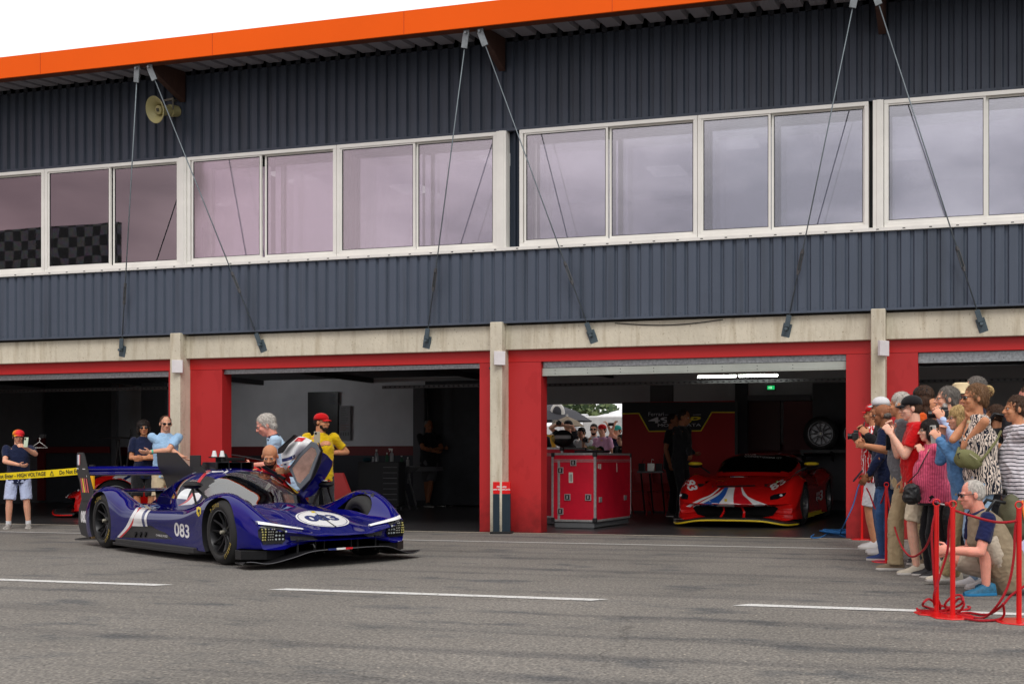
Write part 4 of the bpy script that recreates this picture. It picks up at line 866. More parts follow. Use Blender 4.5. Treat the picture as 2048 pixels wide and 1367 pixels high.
# endplate graphics
bvE = obj_bvh([ep]); bvL = obj_bvh([lp_])
fe = lambda a, b: (T @ Vector((cx(a), -2.5, b)), T.to_3x3() @ Vector((0, 1, 0)))
stick('endplate_flag', bvE, [poly((-2.765, 1.23), (-2.71, 1.23), (-2.71, 1.09), (-2.765, 1.09)), poly((-2.71, 1.23), (-2.65, 1.23), (-2.65, 1.09), (-2.71, 1.09)), poly((-2.65, 1.23), (-2.60, 1.23), (-2.60, 1.09), (-2.65, 1.09))], [dnavy, dwhite, dred], ep, step=.2, lift=.004, fn=fe)
stick('endplate_band', bvE, [poly((-2.79, 1.05), (-2.36, 1.04), (-2.35, 1.03), (-2.79, 1.035)), poly((-2.79, 1.02), (-2.34, 1.01), (-2.26, .93), (-2.75, .945))], [dwhite, dwhite], ep, step=.2, lift=.004, fn=fe)
for a_, m__ in ((-2.52, dyel), (-2.44, dred), (-2.33, dred), (-2.60, dred)): stick('endplate_flash', bvE, [poly((a_, .91), (a_ + .055, .91), (a_ + .17, .72), (a_ + .10, .72))], [m__], ep, step=.2, lift=.004, fn=fe)
v, f = text_mesh('083', .20, off=.012); stick('rear_number', bvL, [([(p[0] - 2.47, p[1] + .38) for p in v], f)], [dwhite], lp_, step=.2, lift=.004, fn=fe)
# raised door on the far side
pz = lambda lx, ly, lz: (T @ Vector((lx, ly, lz)))
def camdepth(p): return (p - CAMP).dot(FW)
DZ = camdepth(pz(.75, .62, .62))
def dpt(px, py, k=0): return atZ(px, py, DZ + k)
DR = build('door', tx(MB()), blue, BC) if False else None
mb = MB()
rowsD = [[dpt(605, 997), dpt(618, 992, .1), dpt(628, 985, .2)], [dpt(598, 985), dpt(622, 968, .12), dpt(640, 968, .22)], [dpt(612, 955), dpt(640, 938, .12), dpt(655, 942, .24)], [dpt(630, 928), dpt(650, 916, .12), dpt(661, 928, .24)], [dpt(642, 902, -.02), dpt(652, 908, .1), dpt(662, 920, .22)]]
G3 = loft_grid([[tuple(p) for p in r] for r in rowsD], 6, 4); mb.grid(G3.tolist()); DR = build('door', mb, [blue], BC, smooth=True); DR.modifiers.new('s', 'SOLIDIFY').thickness = .03
mb = MB(); rowsR = [[dpt(562, 905, -.05), dpt(580, 885, -.08), dpt(600, 872, -.08), dpt(624, 880, -.02)], [dpt(563, 915, -.1), dpt(578, 897, -.18), dpt(598, 884, -.2), dpt(616, 890, -.12)], [dpt(565, 930, -.1), dpt(576, 912, -.2), dpt(592, 900, -.22), dpt(606, 902, -.12)], [dpt(572, 940, -.05), dpt(577, 930, -.2), dpt(583, 922, -.2), dpt(590, 918, -.08)]]
G4 = loft_grid([[tuple(p) for p in r] for r in rowsR], 5, 5); mb.grid(G4.tolist()); dr2 = build('door_roof_panel', mb, [dwhite], DR, smooth=True); bvD = obj_bvh([dr2]); bvD2 = obj_bvh([DR])
stick('door_stripes', bvD, [band([(556, 918), (575, 914), (590, 908)], [(556, 925), (575, 921), (590, 915)], 4), band([(556, 925), (575, 921), (588, 917)], [(556, 929), (575, 925), (586, 921)], 4), poly((560, 938), (560, 929), (588, 922), (590, 930), (575, 945)), poly((588, 882), (596, 874), (612, 875), (604, 882))], [dnavy, dwhite, blue, dred], DR, step=5, lift=.006)
stick('door_stripes', bvD2, [poly((640, 905), (660, 912), (664, 918), (640, 915)), poly((636, 906), (648, 902), (656, 908), (640, 908)), poly((634, 915), (640, 914), (662, 917), (634, 919))], [dnavy, dwhite, dwhite], DR, step=5, lift=.006)
frm = mat('door_frame_grey', srgb(96, 100, 106), .5)
mb = MB()
O_ = [(577, 935), (600, 905), (622, 882), (633, 886), (640, 902), (630, 930), (620, 958), (601, 978), (595, 972)]; I_ = [(584, 936), (603, 912), (622, 893), (630, 897), (633, 908), (625, 925), (618, 945), (600, 966), (594, 962)]
a = [dpt(x, y, -.14) for x, y in O_]; b = [dpt(x, y, -.14) for x, y in I_]; n = len(a); nn = (a[3] - a[0]).cross(a[5] - a[0]).normalized() * .03
mb.add(a + b + [p + nn for p in a] + [p + nn for p in b], [(i, (i+1) % n, n + (i+1) % n, n + i) for i in range(n)] + [(2*n+i, 3*n+i, 3*n+(i+1) % n, 2*n+(i+1) % n) for i in range(n)] + [(i, 2*n+i, 2*n+(i+1) % n, (i+1) % n) for i in range(n)] + [(n+i, n+(i+1) % n, 3*n+(i+1) % n, 3*n+i) for i in range(n)])
build('door_window_frame', mb, frm, DR, bevel=.004)
mb = MB(); mb.add([dpt(x, y, -.135) for x, y in I_], [tuple(range(n))]); build('door_window', mb, mat('door_window_haze', (.30, .17, .13), .2, var=.5, scale=5, coat=.6), DR)
mb = MB(); mb.prism([dpt(638, 884, -.1), dpt(641, 902, -.1), dpt(634, 922, -.1), dpt(622, 952, -.1), dpt(604, 978, -.1), dpt(608, 982, -.05), dpt(630, 952, -.05), dpt(642, 925, -.05), dpt(646, 900, -.05)], -FW, .02); build('door_seal', mb, flat_black, DR)
mb = MB(); mb.prism([dpt(592, 869, -.2), dpt(596, 873, -.2), dpt(578, 888, -.25), dpt(566, 905, -.15), dpt(560, 907, -.12), dpt(560, 897, -.12)], -FW, .06); build('door_spoiler', mb, carbon, DR)
put_text(mb := MB(), 'LATCH', dpt(573, 928, -.3), RT - Vector((0, 0, -.9)), Vector((0, 0, 1)) + RT * -.5, .03); build('door_script', mb, flat_black, DR) if False else None
# ---------------------------------------------------------------- red GT car in the third bay
gc = atZ(1464, 921, 16.9); gc = Vector((gc.x, gc.y, 0)) + Vector((0, 2.25, 0))
GT = thing('gt_car', 'red GT racing car with tricolour bonnet stripes and yellow mirrors parked under the strip light', 'racing car', gc, R(-90))
GM = Matrix.Translation(gc) @ Matrix.Rotation(R(-90), 4, 'Z')
def tg(mb): mb.v = [tuple(GM @ Vector(p)) for p in mb.v]; return mb
XS = [2.28, 2.2, 2.0, 1.7, 1.32, .95, .55, 0, -.5, -.9, -1.32, -1.7, -2.05, -2.22]
Z0 = [.37, .43, .53, .63, .72, .80, .86, .86, .86, .88, .90, .90, .88, .80]
Z2 = [.36, .42, .515, .61, .69, .76, .82, .82, .82, .84, .87, .88, .86, .78]
Z4 = [.37, .45, .60, .75, .83, .82, .80, .78, .78, .84, .92, .92, .87, .78]
Z5 = [.34, .41, .53, .66, .75, .72, .68, .66, .66, .74, .82, .82, .78, .70]
YO = [.92, .97, 1.0, 1.02, 1.03, .99, .96, .96, .98, 1.02, 1.04, 1.03, 1.0, .96]
half = []
for i, x in enumerate(XS):
    wn = max(0, (x - .9) / 1.38); s = lambda y: x - .34 * wn * wn * (y / .95) ** 2; yo = YO[i]; zl = .11
    pts = [(0, Z0[i]), (.3, Z0[i] - .005), (.55, Z2[i]), (.72, (Z2[i] + Z4[i]) / 2), (.86, Z4[i]), (yo - .04, Z5[i]), (yo, Z5[i] - .06), (yo - .02, Z5[i] * .6), (yo, .18), (yo - .05, zl), (.5, zl), (0, zl)]
    half.append([(s(y) + (.03 if (z < .3 and x > 2) else 0), y, z) for y, z in pts])
rings = mirror_rows(loft_grid(half, 6, 3).tolist()); mb = MB(); mb.grid(rings, 0, close=True); k = len(rings[0])
for ri, rev in ((0, False), (len(rings) - 1, True)):
    c = np.mean(np.array(rings[ri]), axis=0); ci = len(mb.v); mb.v.append(tuple(c))
    for j in range(k): f = (ri * k + j, ri * k + (j + 1) % k, ci); mb.f.append(f[::-1] if rev else f); mb.mi.append(0)
gb = build('body', tg(mb), [redp, flat_black], None, smooth=True, merge=True)
cyl = [(x, .62 * s, 1.2 * s, .34, .375) for x in (1.325, -1.325) for s in (-1, 1)]
_kx, KX_ = KX, KX
KX = SC; cut_body(gb, cyl, GM, flat_black); KX = KX_; setpar(gb, GT)
CX = [1.0, .75, .4, .1, -.3, -.7, -1.1, -1.6, -2.0]; CT = [.80, .92, 1.08, 1.17, 1.205, 1.17, 1.09, .98, .90]; CWD = [.62, .70, .74, .75, .75, .72, .64, .55, .45]
rows = []
for x, t, wd in zip(CX, CT, CWD):
    r = []
    for j in range(-9, 10):
        th = R(j * 10); c, s = math.cos(th), math.sin(th); b = .76; r.append((x - .18 * abs(s) ** 2 * (x > .2), wd * math.copysign(abs(s) ** .7, s), b + (t - b) * abs(c) ** .55))
    rows.append(r)
Gc = loft_grid(rows, 5, 3); nr, nc = Gc.shape[:2]
def gz(p, j):
    th = abs((j / (nc - 1) * 2 - 1) * 90); x, y, z = p
    if x > .16 - .16 * (abs(y) / .6) ** 2 and th < 62 and z > .86: return 1
    if -.9 < x < .12 and 60 < th < 84 and z > .83: return 2
    return 0
for zone, nm, m_ in ((0, 'canopy_shell', redp), (1, 'windscreen', dglass), (2, 'side_window', dglass)):
    mb = MB(); mb.v = [tuple(p) for r in Gc for p in r]
    for i in range(nr - 1):
        for j in range(nc - 1):
            if gz((Gc[i, j] + Gc[i + 1, j + 1]) / 2, j + .5) == zone: mb.f.append((i * nc + j, i * nc + j + 1, (i + 1) * nc + j + 1, (i + 1) * nc + j)); mb.mi.append(0)
    used = sorted({i for f in mb.f for i in f}); mp_ = {i: q for q, i in enumerate(used)}; mb.v = [mb.v[i] for i in used]; mb.f = [tuple(mp_[i] for i in f) for f in mb.f]
    if zone == 2:
        for s in (-1, 1):
            m2 = MB(); fs = [f for f in mb.f if mb.v[f[0]][1] * s > 0]; u = sorted({i for f in fs for i in f}); q = {i: n for n, i in enumerate(u)}; m2.add([mb.v[i] for i in u], [tuple(q[i] for i in f) for f in fs]); build(nm, tg(m2), m_, GT, smooth=True)
    else: build(nm, tg(mb), m_, GT, smooth=True)
mb = MB(); mb.box(-.7, .8, -.6, .6, .3, .8); build('cockpit_tub', tg(mb), flat_black, GT)
for y in (-.32, .32): mb = MB(); mb.bar((-.3, y, .75), (-.45, y, 1.05), .3, .1, up=(0, 1, 0)); build('seat', tg(mb), mat('seat_red', (.12, .01, .01), .6), GT, bevel=.02)
bvG = obj_bvh([o for o in GT.children if o.type == 'MESH' and o.name.split('.')[0] in ('body', 'canopy_shell', 'windscreen')])
# head-on graphics are laid on from the front, bonnet graphics from above
ff = lambda a, b: (GM @ Vector((4, a, b)), GM.to_3x3() @ Vector((-1, 0, 0)))
fd = lambda a, b: (GM @ Vector((b, a, 3)), GM.to_3x3() @ Vector((0, 0, -1)))
# bonnet stripes: pixel outlines
stick('bonnet_stripe', bvG, [poly((1458, 952), (1488, 952), (1484, 970), (1451, 970))], [dwhite], GT, step=4); stick('bonnet_stripe', bvG, [poly((1454, 952), (1468, 952), (1462, 970), (1450, 970))], [dblue], GT, step=4, lift=.006); stick('bonnet_stripe', bvG, [poly((1488, 952), (1496, 952), (1493, 970), (1484, 970))], [dred], GT, step=4)
stick('nose_stripes', bvG, [band([(1450, 974), (1436, 985), (1412, 998), (1385, 1013)], [(1484, 974), (1494, 990), (1512, 1004), (1540, 1015)], 5), band([(1449, 974), (1438, 988), (1418, 1000), (1390, 1014)], [(1457, 974), (1450, 990), (1440, 1003), (1430, 1016)], 5), band([(1470, 974), (1467, 990), (1467, 1003), (1470, 1016)], [(1482, 974), (1490, 991), (1503, 1005), (1512, 1015)], 5), band([(1438, 975), (1420, 989), (1400, 997), (1372, 1012)], [(1441, 975), (1424, 990), (1406, 999), (1380, 1013)], 5), band([(1482, 974), (1487, 990), (1506, 1002), (1538, 1013)], [(1485, 974), (1492, 989), (1512, 1000), (1544, 1012)], 5)], [dwhite, dblue, dred, dwhite, dwhite], GT, step=4)
# front openings
stick('front_grille', bvG, [poly((-.64, .335), (-.30, .325), (.30, .325), (.64, .335), (.70, .30), (.62, .19), (.44, .155), (-.44, .155), (-.62, .19), (-.70, .30))], [mat('grille_black', (.004, .004, .004), .7, spec=.1)], GT, step=.06, fn=ff, lift=.02, maxjump=.4)
stick('grille_bar', bvG, [poly((-.16, .33), (-.13, .33), (-.17, .15), (-.21, .15)), poly((.16, .33), (.13, .33), (.17, .15), (.21, .15))], [redp], GT, step=.06, fn=ff, lift=.03, maxjump=.4)
for s, q in ((-1, [(1352, 984), (1372, 986), (1377, 990), (1375, 998), (1362, 997), (1354, 990)]), (1, [(1540, 992), (1548, 988), (1573, 984), (1570, 990), (1556, 997), (1540, 999)])):
    h_ = stick('headlight', bvG, [poly(*q)], [mat('lens_dark', (.008, .009, .012))], GT, step=4, lift=.006)
    c = bvG.ray_cast(CAMP, ray(*((1362, 990) if s < 0 else (1562, 990))).normalized())[0]; mb = MB(); mb.ell(c - ray(1362, 990) * .01, (.026, .014, .02)); build('lamp', mb, mat('lamp_grey', (.35, .36, .38), .2, emit=(1, 1, 1), estr=.12), h_, smooth=True)
stick('race_number', bvG, [textpx('83', ((1388, 958), (1397, 978), (1377, 981), (1368, 960)), off=.03)], [dwhite], GT, step=4)
stick('race_number', bvG, [textpx('83', ((1537, 971), (1566, 957), (1573, 963), (1545, 981)), off=.03)], [dwhite], GT, step=4)
stick('bonnet_vent', bvG, [poly((1395, 966), (1412, 967), (1404, 972), (1398, 974))], [flat_black], GT, step=4); stick('bonnet_vent', bvG, [poly((1528, 968), (1542, 966), (1538, 974), (1530, 972))], [flat_black], GT, step=4)
stick('bonnet_lip', bvG, [poly((1424, 971), (1510, 969), (1510, 972), (1424, 974))], [flat_black], GT, step=4)
stick('windscreen_banner', bvG, [textpx('CLUB', ((1490, 907), (1512, 907.5), (1512, 909.5), (1490, 909))), textpx('COMPETIZIONI GT', ((1489, 910), (1564, 914), (1564, 917), (1489, 913))), poly((1443, 913), (1455, 909), (1459, 911), (1456, 916), (1447, 918))], [dwhite, dwhite, dyel], GT, step=4, lift=.008)
stick('roof_stripes', bvG, [poly((1490, 899), (1500, 899), (1497, 904), (1487, 904)), poly((1500, 899), (1514, 899), (1513, 904), (1497, 904)), poly((1514, 899), (1522, 900), (1521, 904), (1513, 904))], [dblue, dwhite, dred], GT, step=4)
stick('badge', bvG, [poly((1449, 997), (1454, 997), (1454, 1002), (1449, 1002))], [dyel], GT, step=3, lift=.009)
stick('door_number', bvG, [textpx('83', ((1633, 982), (1646, 978), (1645, 999), (1632, 1002)), off=.03)], [dwhite], GT, step=4)
# splitter with yellow edge
mb = MB(); pts = [(2.0, -1.02), (2.30, -.86), (2.40, -.5), (2.43, 0), (2.40, .5), (2.30, .86), (2.0, 1.02)]; e_ = cr1([(x, y, (.035) + .065 * max(0, 1 - (abs(y) / .8) ** 4)) for x, y in pts], 5).tolist()
mb.grid([[tuple(p) for p in e_], [(p[0] - .05, p[1], p[2] + .04) for p in e_], [(2.0, p[1] * .95, p[2] + .05) for p in e_]]); sp2 = build('front_splitter', tg(mb), flat_black, GT, smooth='auto'); sp2.modifiers.new('s', 'SOLIDIFY').thickness = .02
mb = MB(); mb.tube([Vector(p) + Vector((.01, 0, .02)) for p in e_], .016, 6); build('splitter_edge', tg(mb), mat('edge_yellow', (.75, .55, .02), .35), sp2, smooth=True)
for s in (-1, 1):
    mb = MB(); c = (.72, s * 1.02, 1.0); mb.ell(c, (.08, .13, .035), nu=16, nv=8); mo = build('mirror', tg(mb), mat('edge_yellow', (.75, .55, .02), .35), GT, smooth=True)
    mb = MB(); mb.ell((.70, s * 1.02, .97), (.075, .12, .045), nu=16, nv=8); mb.bar((.68, s * .95, .96), (.75, s * .75, .84), .03, .02); build('mirror_housing', tg(mb), flat_black, mo, smooth='auto')
for (x, s) in ((1.325, -1), (-1.325, -1), (1.325, 1), (-1.325, 1)): make_wheel(GT, x, s * .87, s, r=.35, wd=.30, rmat=rimg, T=GM, spokes=8)
mb = foil(-2.05, -2.40, -.95, .95, 1.17, .03, .04); build('rear_wing', tg(mb), carbon, GT, smooth='auto')
for s in (-1, 1):
    mb = MB(); mb.prism([(-2.0, s * .95, 1.24), (-2.42, s * .95, 1.24), (-2.42, s * .95, 1.02), (-2.1, s * .95, 1.06)], (0, s, 0), .012); build('endplate', tg(mb), carbon, GT)
    mb = MB(); mb.bar((-2.0, s * .4, .85), (-2.2, s * .4, 1.16), .02, .08, up=(0, 1, 0)); build('wing_support', tg(mb), carbon, GT)
mb = MB(); mb.box(-1.0, .95, .90, .99, .1, .17); mb2 = MB(); mb2.box(-1.0, .95, -.99, -.90, .1, .17)
for m_ in (mb, mb2): build('sill', tg(m_), mat('edge_yellow', (.75, .55, .02), .35), GT)
mb = MB()
for a, b in (((1343, 1005), (1352, 1010)), ((1340, 1014), (1352, 1007))):
    p = bvG.ray_cast(CAMP, ray(*a).normalized())[0]; q = bvG.ray_cast(CAMP, ray(*b).normalized())[0]
    if p and q: mb.tube([p, q], .008, 6)
if mb.v: build('tow_strap', mb, mat('strap_orange', (.8, .4, .02), .6), GT)
# second red car, parked behind the blue one in the first bay
g2 = copy_tree(GT); nose = atZ(142, 921, 20.5); d2 = (-RT * .93 - FW * .37).normalized(); g2.location = Vector((nose.x, nose.y, 0)) - d2 * 2.2; g2.rotation_euler = (0, 0, math.atan2(d2.y, d2.x))
g2['label'] = 'red racing car inside the first bay, half hidden behind the tail of the blue prototype'

def own(o, m_):
    for sl in o.material_slots: sl.link = 'OBJECT'; sl.material = m_
for o in g2.children_recursive:
    if o.name.split('.')[0] in ('splitter_edge', 'sill', 'mirror'): own(o, redp)
bpy.context.view_layer.update()
def bvw(objs):
    vs = []; fs = []
    for o in objs: b = len(vs); vs += [o.matrix_world @ v.co for v in o.data.vertices]; fs += [tuple(i + b for i in p.vertices) for p in o.data.polygons]
    return BVHTree.FromPolygons(vs, fs)
bv2 = bvw([o for o in g2.children if o.name.split('.')[0] in ('body', 'canopy_shell')])
stick('flank_stripes', bv2, [band([(212, 978), (222, 958), (240, 945), (262, 938)], [(232, 978), (240, 962), (256, 950), (272, 944)], 5), band([(232, 978), (240, 962), (256, 950), (272, 944)], [(238, 978), (246, 964), (260, 954), (274, 950)], 5), band([(238, 978), (246, 964), (260, 954), (274, 950)], [(250, 978), (258, 968), (266, 962), (276, 958)], 5)], [dwhite, dnavy, dwhite], g2, step=5, lift=.01, maxjump=.3)
# ================================================================ people
def remesh(mb, vox, sm=4, name='r'):
    me = bpy.data.meshes.new(name); me.from_pydata(mb.v, [], mb.f); bm = bmesh.new(); bm.from_mesh(me); bmesh.ops.recalc_face_normals(bm, faces=bm.faces); bm.to_mesh(me); bm.free()
    o = bpy.data.objects.new(name, me); C.objects.link(o); m = o.modifiers.new('r', 'REMESH'); m.mode = 'VOXEL'; m.voxel_size = vox; m.adaptivity = 0
    s = o.modifiers.new('s', 'SMOOTH'); s.factor = .5; s.iterations = sm
    dg = bpy.context.evaluated_depsgraph_get(); dg.update(); r = bpy.data.meshes.new_from_object(o.evaluated_get(dg)); bpy.data.objects.remove(o); bpy.data.meshes.remove(me); r.shade_smooth(); r.materials.clear(); return r
def ruffle(me, amp, fr, seed=0, st=(1, 1, 1)):
    n = len(me.vertices); co = np.empty(n * 3); no = np.empty(n * 3); me.vertices.foreach_get('co', co); me.vertices.foreach_get('normal', no); co = co.reshape(-1, 3); no = no.reshape(-1, 3)
    d = np.array([noise.noise((p[0] * fr * st[0] + seed, p[1] * fr * st[1], p[2] * fr * st[2])) for p in co]); d2 = -np.abs(d) * 1.4 + .35
    co = co + no * (d2 * amp)[:, None]; me.vertices.foreach_set('co', co.ravel()); me.update()
def cap(mb, p, q, r1, r2, n=12, flat=False):
    p, q = Vector(p), Vector(q); L = (q - p).length
    if L < 1e-5: mb.ell(p, (r1,) * 3, nu=n, nv=8); return
    mx = Matrix.Translation(p) @ (q - p).to_track_quat('Z', 'Y').to_matrix().to_4x4()
    if flat: prof = [(0, 0), (r1, 0), (r2, L), (0, L)]
    else: prof = [(0, -r1), (r1 * .5, -r1 * .866), (r1 * .866, -r1 * .5), (r1, 0), (r2, L), (r2 * .866, L + r2 * .5), (r2 * .5, L + r2 * .866), (0, L + r2)]
    mb.lathe(prof, mx, n)
def sect(mb, secs, rot_x):
    """closed loft through elliptical sections (centre, right half-width, front half-depth, up axis)"""
    n = 20; rows = []
    for c, rx, ry, fw in secs: rows.append([c + rot_x * (rx * math.cos(2*math.pi*k/n)) + fw * (ry * math.sin(2*math.pi*k/n)) for k in range(n)])
    o = len(mb.v); mb.grid(rows, close=True); mb.f += [tuple(o + k for k in range(n))[::-1], tuple(o + (len(rows)-1) * n + k for k in range(n))]; mb.mi += [0, 0]
def ik(a, t, l1, l2, pole):
    d = t - a; L = min(d.length, (l1 + l2) * .999); L = max(L, abs(l1 - l2) + .02); d = d.normalized(); x = (l1*l1 - l2*l2 + L*L) / (2*L); h = math.sqrt(max(l1*l1 - x*x, 0)); pl = Vector(pole); pl = pl - d * pl.dot(d); pl.normalize()
    return a + d * x + pl * h, a + d * L
SK = {'fair': srgb(226, 168, 140), 'pale': srgb(232, 182, 158), 'tan': srgb(200, 140, 104), 'brown': srgb(150, 98, 68), 'pink': srgb(232, 160, 140), 'dark': srgb(100, 66, 50)}
HR = {'grey': srgb(150, 146, 140), 'white': srgb(196, 190, 182), 'dark': srgb(34, 26, 24), 'brown': srgb(72, 50, 36), 'bronde': srgb(120, 88, 60), 'blond': srgb(198, 170, 116), 'saltpepper': srgb(112, 106, 100), 'ginger': srgb(170, 130, 84)}
def skin(k):
    new = 'skin_' + k not in M; m = mat('skin_' + k, SK[k], .55, var=.12, scale=18, bump=.12, bscale=140, spec=.3)
    if new: b = m.node_tree.nodes['Principled BSDF']; b.inputs['Subsurface Weight'].default_value = .25; b.inputs['Subsurface Scale'].default_value = .012; b.inputs['Subsurface Radius'].default_value = (1, .35, .2)
    return m
def hairm(k): return mat('hair_' + k, HR[k], .6, var=.45, scale=70, bump=.8, bscale=160, stretch=(1, 1, .35), spec=.3)
def cloth(name, col, **k): k = dict(dict(rough=.85, var=.08, scale=7, bump=.25, bscale=260, spec=.15, sheen=.15), **k); return mat('cloth_' + name, col, **k)
def striped(name, c1, c2, period, width, axis=2):
    m = cloth(name, c1); nt = m.node_tree; N = nt.nodes; L = nt.links; b = N['Principled BSDF']; tc = N.new('ShaderNodeTexCoord'); sp = N.new('ShaderNodeSeparateXYZ'); L.new(tc.outputs['Object'], sp.inputs[0])
    nz = N.new('ShaderNodeTexNoise'); nz.inputs['Scale'].default_value = 6; L.new(tc.outputs['Object'], nz.inputs['Vector']); ad = N.new('ShaderNodeMath'); ad.operation = 'MULTIPLY_ADD'; ad.inputs[1].default_value = .035; L.new(nz.outputs['Fac'], ad.inputs[0]); L.new(sp.outputs[axis], ad.inputs[2])
    a = N.new('ShaderNodeMath'); a.operation = 'PINGPONG'; a.inputs[1].default_value = period / 2; L.new(ad.outputs[0], a.inputs[0]); g = N.new('ShaderNodeMath'); g.operation = 'LESS_THAN'; g.inputs[1].default_value = width / 2; L.new(a.outputs[0], g.inputs[0])
    mx = N.new('ShaderNodeMix'); mx.data_type = 'RGBA'; mx.inputs['A'].default_value = (*c1, 1); mx.inputs['B'].default_value = (*c2, 1); L.new(g.outputs[0], mx.inputs['Factor']); L.new(mx.outputs['Result'], b.inputs['Base Color']); return m
def zebra(name, c1, c2, sc=26, th=.5):
    m = cloth(name, c1); nt = m.node_tree; N = nt.nodes; L = nt.links; b = N['Principled BSDF']; tc = N.new('ShaderNodeTexCoord'); mp = N.new('ShaderNodeMapping'); mp.inputs['Scale'].default_value = (1, 1, .5); L.new(tc.outputs['Object'], mp.inputs[0])
    w = N.new('ShaderNodeTexWave'); w.inputs['Scale'].default_value = sc * .55; w.inputs['Distortion'].default_value = 16; w.inputs['Detail'].default_value = 2.5; w.inputs['Detail Scale'].default_value = 1.4; L.new(mp.outputs[0], w.inputs['Vector'])
    r = N.new('ShaderNodeValToRGB'); e = r.color_ramp.elements; e[0].position = th - .06; e[1].position = th + .06; e[0].color = (*c1, 1); e[1].color = (*c2, 1); L.new(w.outputs['Fac'], r.inputs[0]); L.new(r.outputs[0], b.inputs['Base Color']); return m
def facing(phi): a = R(phi); d = (-FW) * math.cos(a) + (-RT) * math.sin(a); return math.atan2(d.y, d.x) - math.pi / 2
PEOPLE = {}
HD = 1.04
def hr_(a, b, c): return (a * HD, b * HD, c * HD)
def person(label, px, fy, ty, phi, top=None, topk='tee', bot=None, botk='long', shoes=None, skn='fair', hair='short', hairc='brown', hat=None, hatc=None, glasses=None, fem=False, g=1.0, lean=4, hyaw=0, hpitch=0, hroll=0, hl=None, hr=None, curl=35, feet=((-.1, 0), (.1, .03)), vox=.009, group=None, beard=None, collar=None, hipz=None, under=None, Z=None, sleeve=None, pl=None, pr=None, zb=0, kl=None, kr=None, sole=None, key=None, hands=True, Hs=None, socks=None, dfeet=False, vest=None, bands=(), head=None):
    if head: Zp = head[2]; base = atZ(head[0], 921, Zp); base.z = zb; ztop = HC
    else: Zp = Z or footZ(fy); base = atZ(px, 921, Zp); base.z = zb; ztop = HC + (HOR - (ty or 0)) / F * Zp - zb
    S = Hs or ztop / 1.75; rz = facing(phi); root = thing('person', label, 'person', base, rz, group)
    MX = Matrix.Translation(base) @ Matrix.Rotation(rz, 4, 'Z') @ Matrix.Scale(S, 4); INV = MX.inverted()
    if head:                                    # stand the figure so that its head is at a measured place
        hz0 = hipz or .93; rl_ = Matrix.Rotation(-R(lean), 3, 'X'); up_ = rl_ @ Vector((0, 0, 1)); rh_ = Matrix.Rotation(R(hyaw), 3, 'Z') @ Matrix.Rotation(R(hpitch), 3, 'X')
        hc_ = Vector((0, 0, hz0)) + up_ * .576 + rh_ @ Vector((0, .02, .12)); want = atZ(*head); off = Matrix.Rotation(rz, 3, 'Z') @ Vector((hc_.x, hc_.y, 0)) * S; base = Vector((want.x - off.x, want.y - off.y, zb)); root.location = base; hipz = hz0 + (want.z - zb) / S - hc_.z
        MX = Matrix.Translation(base) @ Matrix.Rotation(rz, 4, 'Z') @ Matrix.Scale(S, 4); INV = MX.inverted()
    def tgt(t, d):
        if t is None: return Vector(d)
        if t[0] == 'px': return INV @ atZ(t[1], t[2], Zp + (t[3] if len(t) > 3 else 0))
        return Vector(t)
    hz = hipz or .93; P = Vector((0, 0, hz)); rl = Matrix.Rotation(-R(lean), 3, 'X'); X = Vector((1, 0, 0)); up = rl @ Vector((0, 0, 1)); fw = rl @ Vector((0, 1, 0))
    NB = P + up * .53; sw = (.152 if fem else .172) * (1 + (g - 1) * .4); SH = [NB + X * (s * sw) - up * .045 for s in (-1, 1)]
    rh = Matrix.Rotation(R(hyaw), 3, 'Z') @ Matrix.Rotation(R(hpitch), 3, 'X') @ Matrix.Rotation(R(hroll), 3, 'Y')
    HCc = NB + up * .046 + rh @ Vector((0, .02, .12)); h = lambda x, y, z: HCc + rh @ Vector((x * HD, y * HD, z * HD))
    # joints
    WR = [None, None]; EL = [None, None]
    dflt = [Vector((-sw - .06, .05, hz - .03)), Vector((sw + .06, .05, hz - .03))]
    for i, (t, pole) in enumerate(((hl, pl), (hr, pr))):
        s = -1 if i == 0 else 1; T_ = tgt(t, dflt[i]); EL[i], WR[i] = ik(SH[i], T_, .285, .25, Vector(pole) if pole else Vector((s * .55, -.5, -.9)))
    HJ = [P + Vector((s * .088, 0, -.04)) for s in (-1, 1)]; AN = [Vector((f[0], f[1], .085 if len(f) < 3 else f[2])) for f in feet]; KN = [None, None]
    for i in (0, 1): KN[i], AN[i] = ik(HJ[i], AN[i], .412, .405, Vector((kl, kr)[i] or ((-.15, .15)[i], 1, .1)))
    def out(mb): mb.v = [tuple(MX @ Vector(p)) for p in mb.v]; return mb
    def piece(name, mb, mats, v=vox, sm=4, parent=root, amp=0, fr=9, st=(1, 1, 1), sub=None):
        me = remesh(out(mb), v * max(S, .8), sm)
        if amp:
            ruffle(me, amp * S, fr, px * .37, st)
            if amp > .009 and vox < .013: ruffle(me, amp * .38 * S, fr * 2.3, px * .71, (1, 1, 1.5))
        o = link(name, me, mats, parent); return o
    # --- body
    mb = MB()
    mb.ell(h(0, -.012, .027), hr_(.075, .094, .088), rh); mb.ell(h(0, .026, -.035), hr_(.059, .066, .082), rh); mb.ell(h(0, .056, -.088), hr_(.033, .028, .026), rh)
    mb.ell(h(0, .078, .014), hr_(.050, .014, .012), rh); cap(mb, h(0, .088, .004), h(0, .110, -.030), .0085, .0135, 8)
    for s in (-1, 1): mb.ell(h(s * .034, .062, -.03), hr_(.024, .024, .024), rh); mb.ell(h(s * .077, -.006, -.012), hr_(.009, .018, .027), rh); mb.ell(h(s * .012, .098, -.034), hr_(.009, .010, .008), rh)
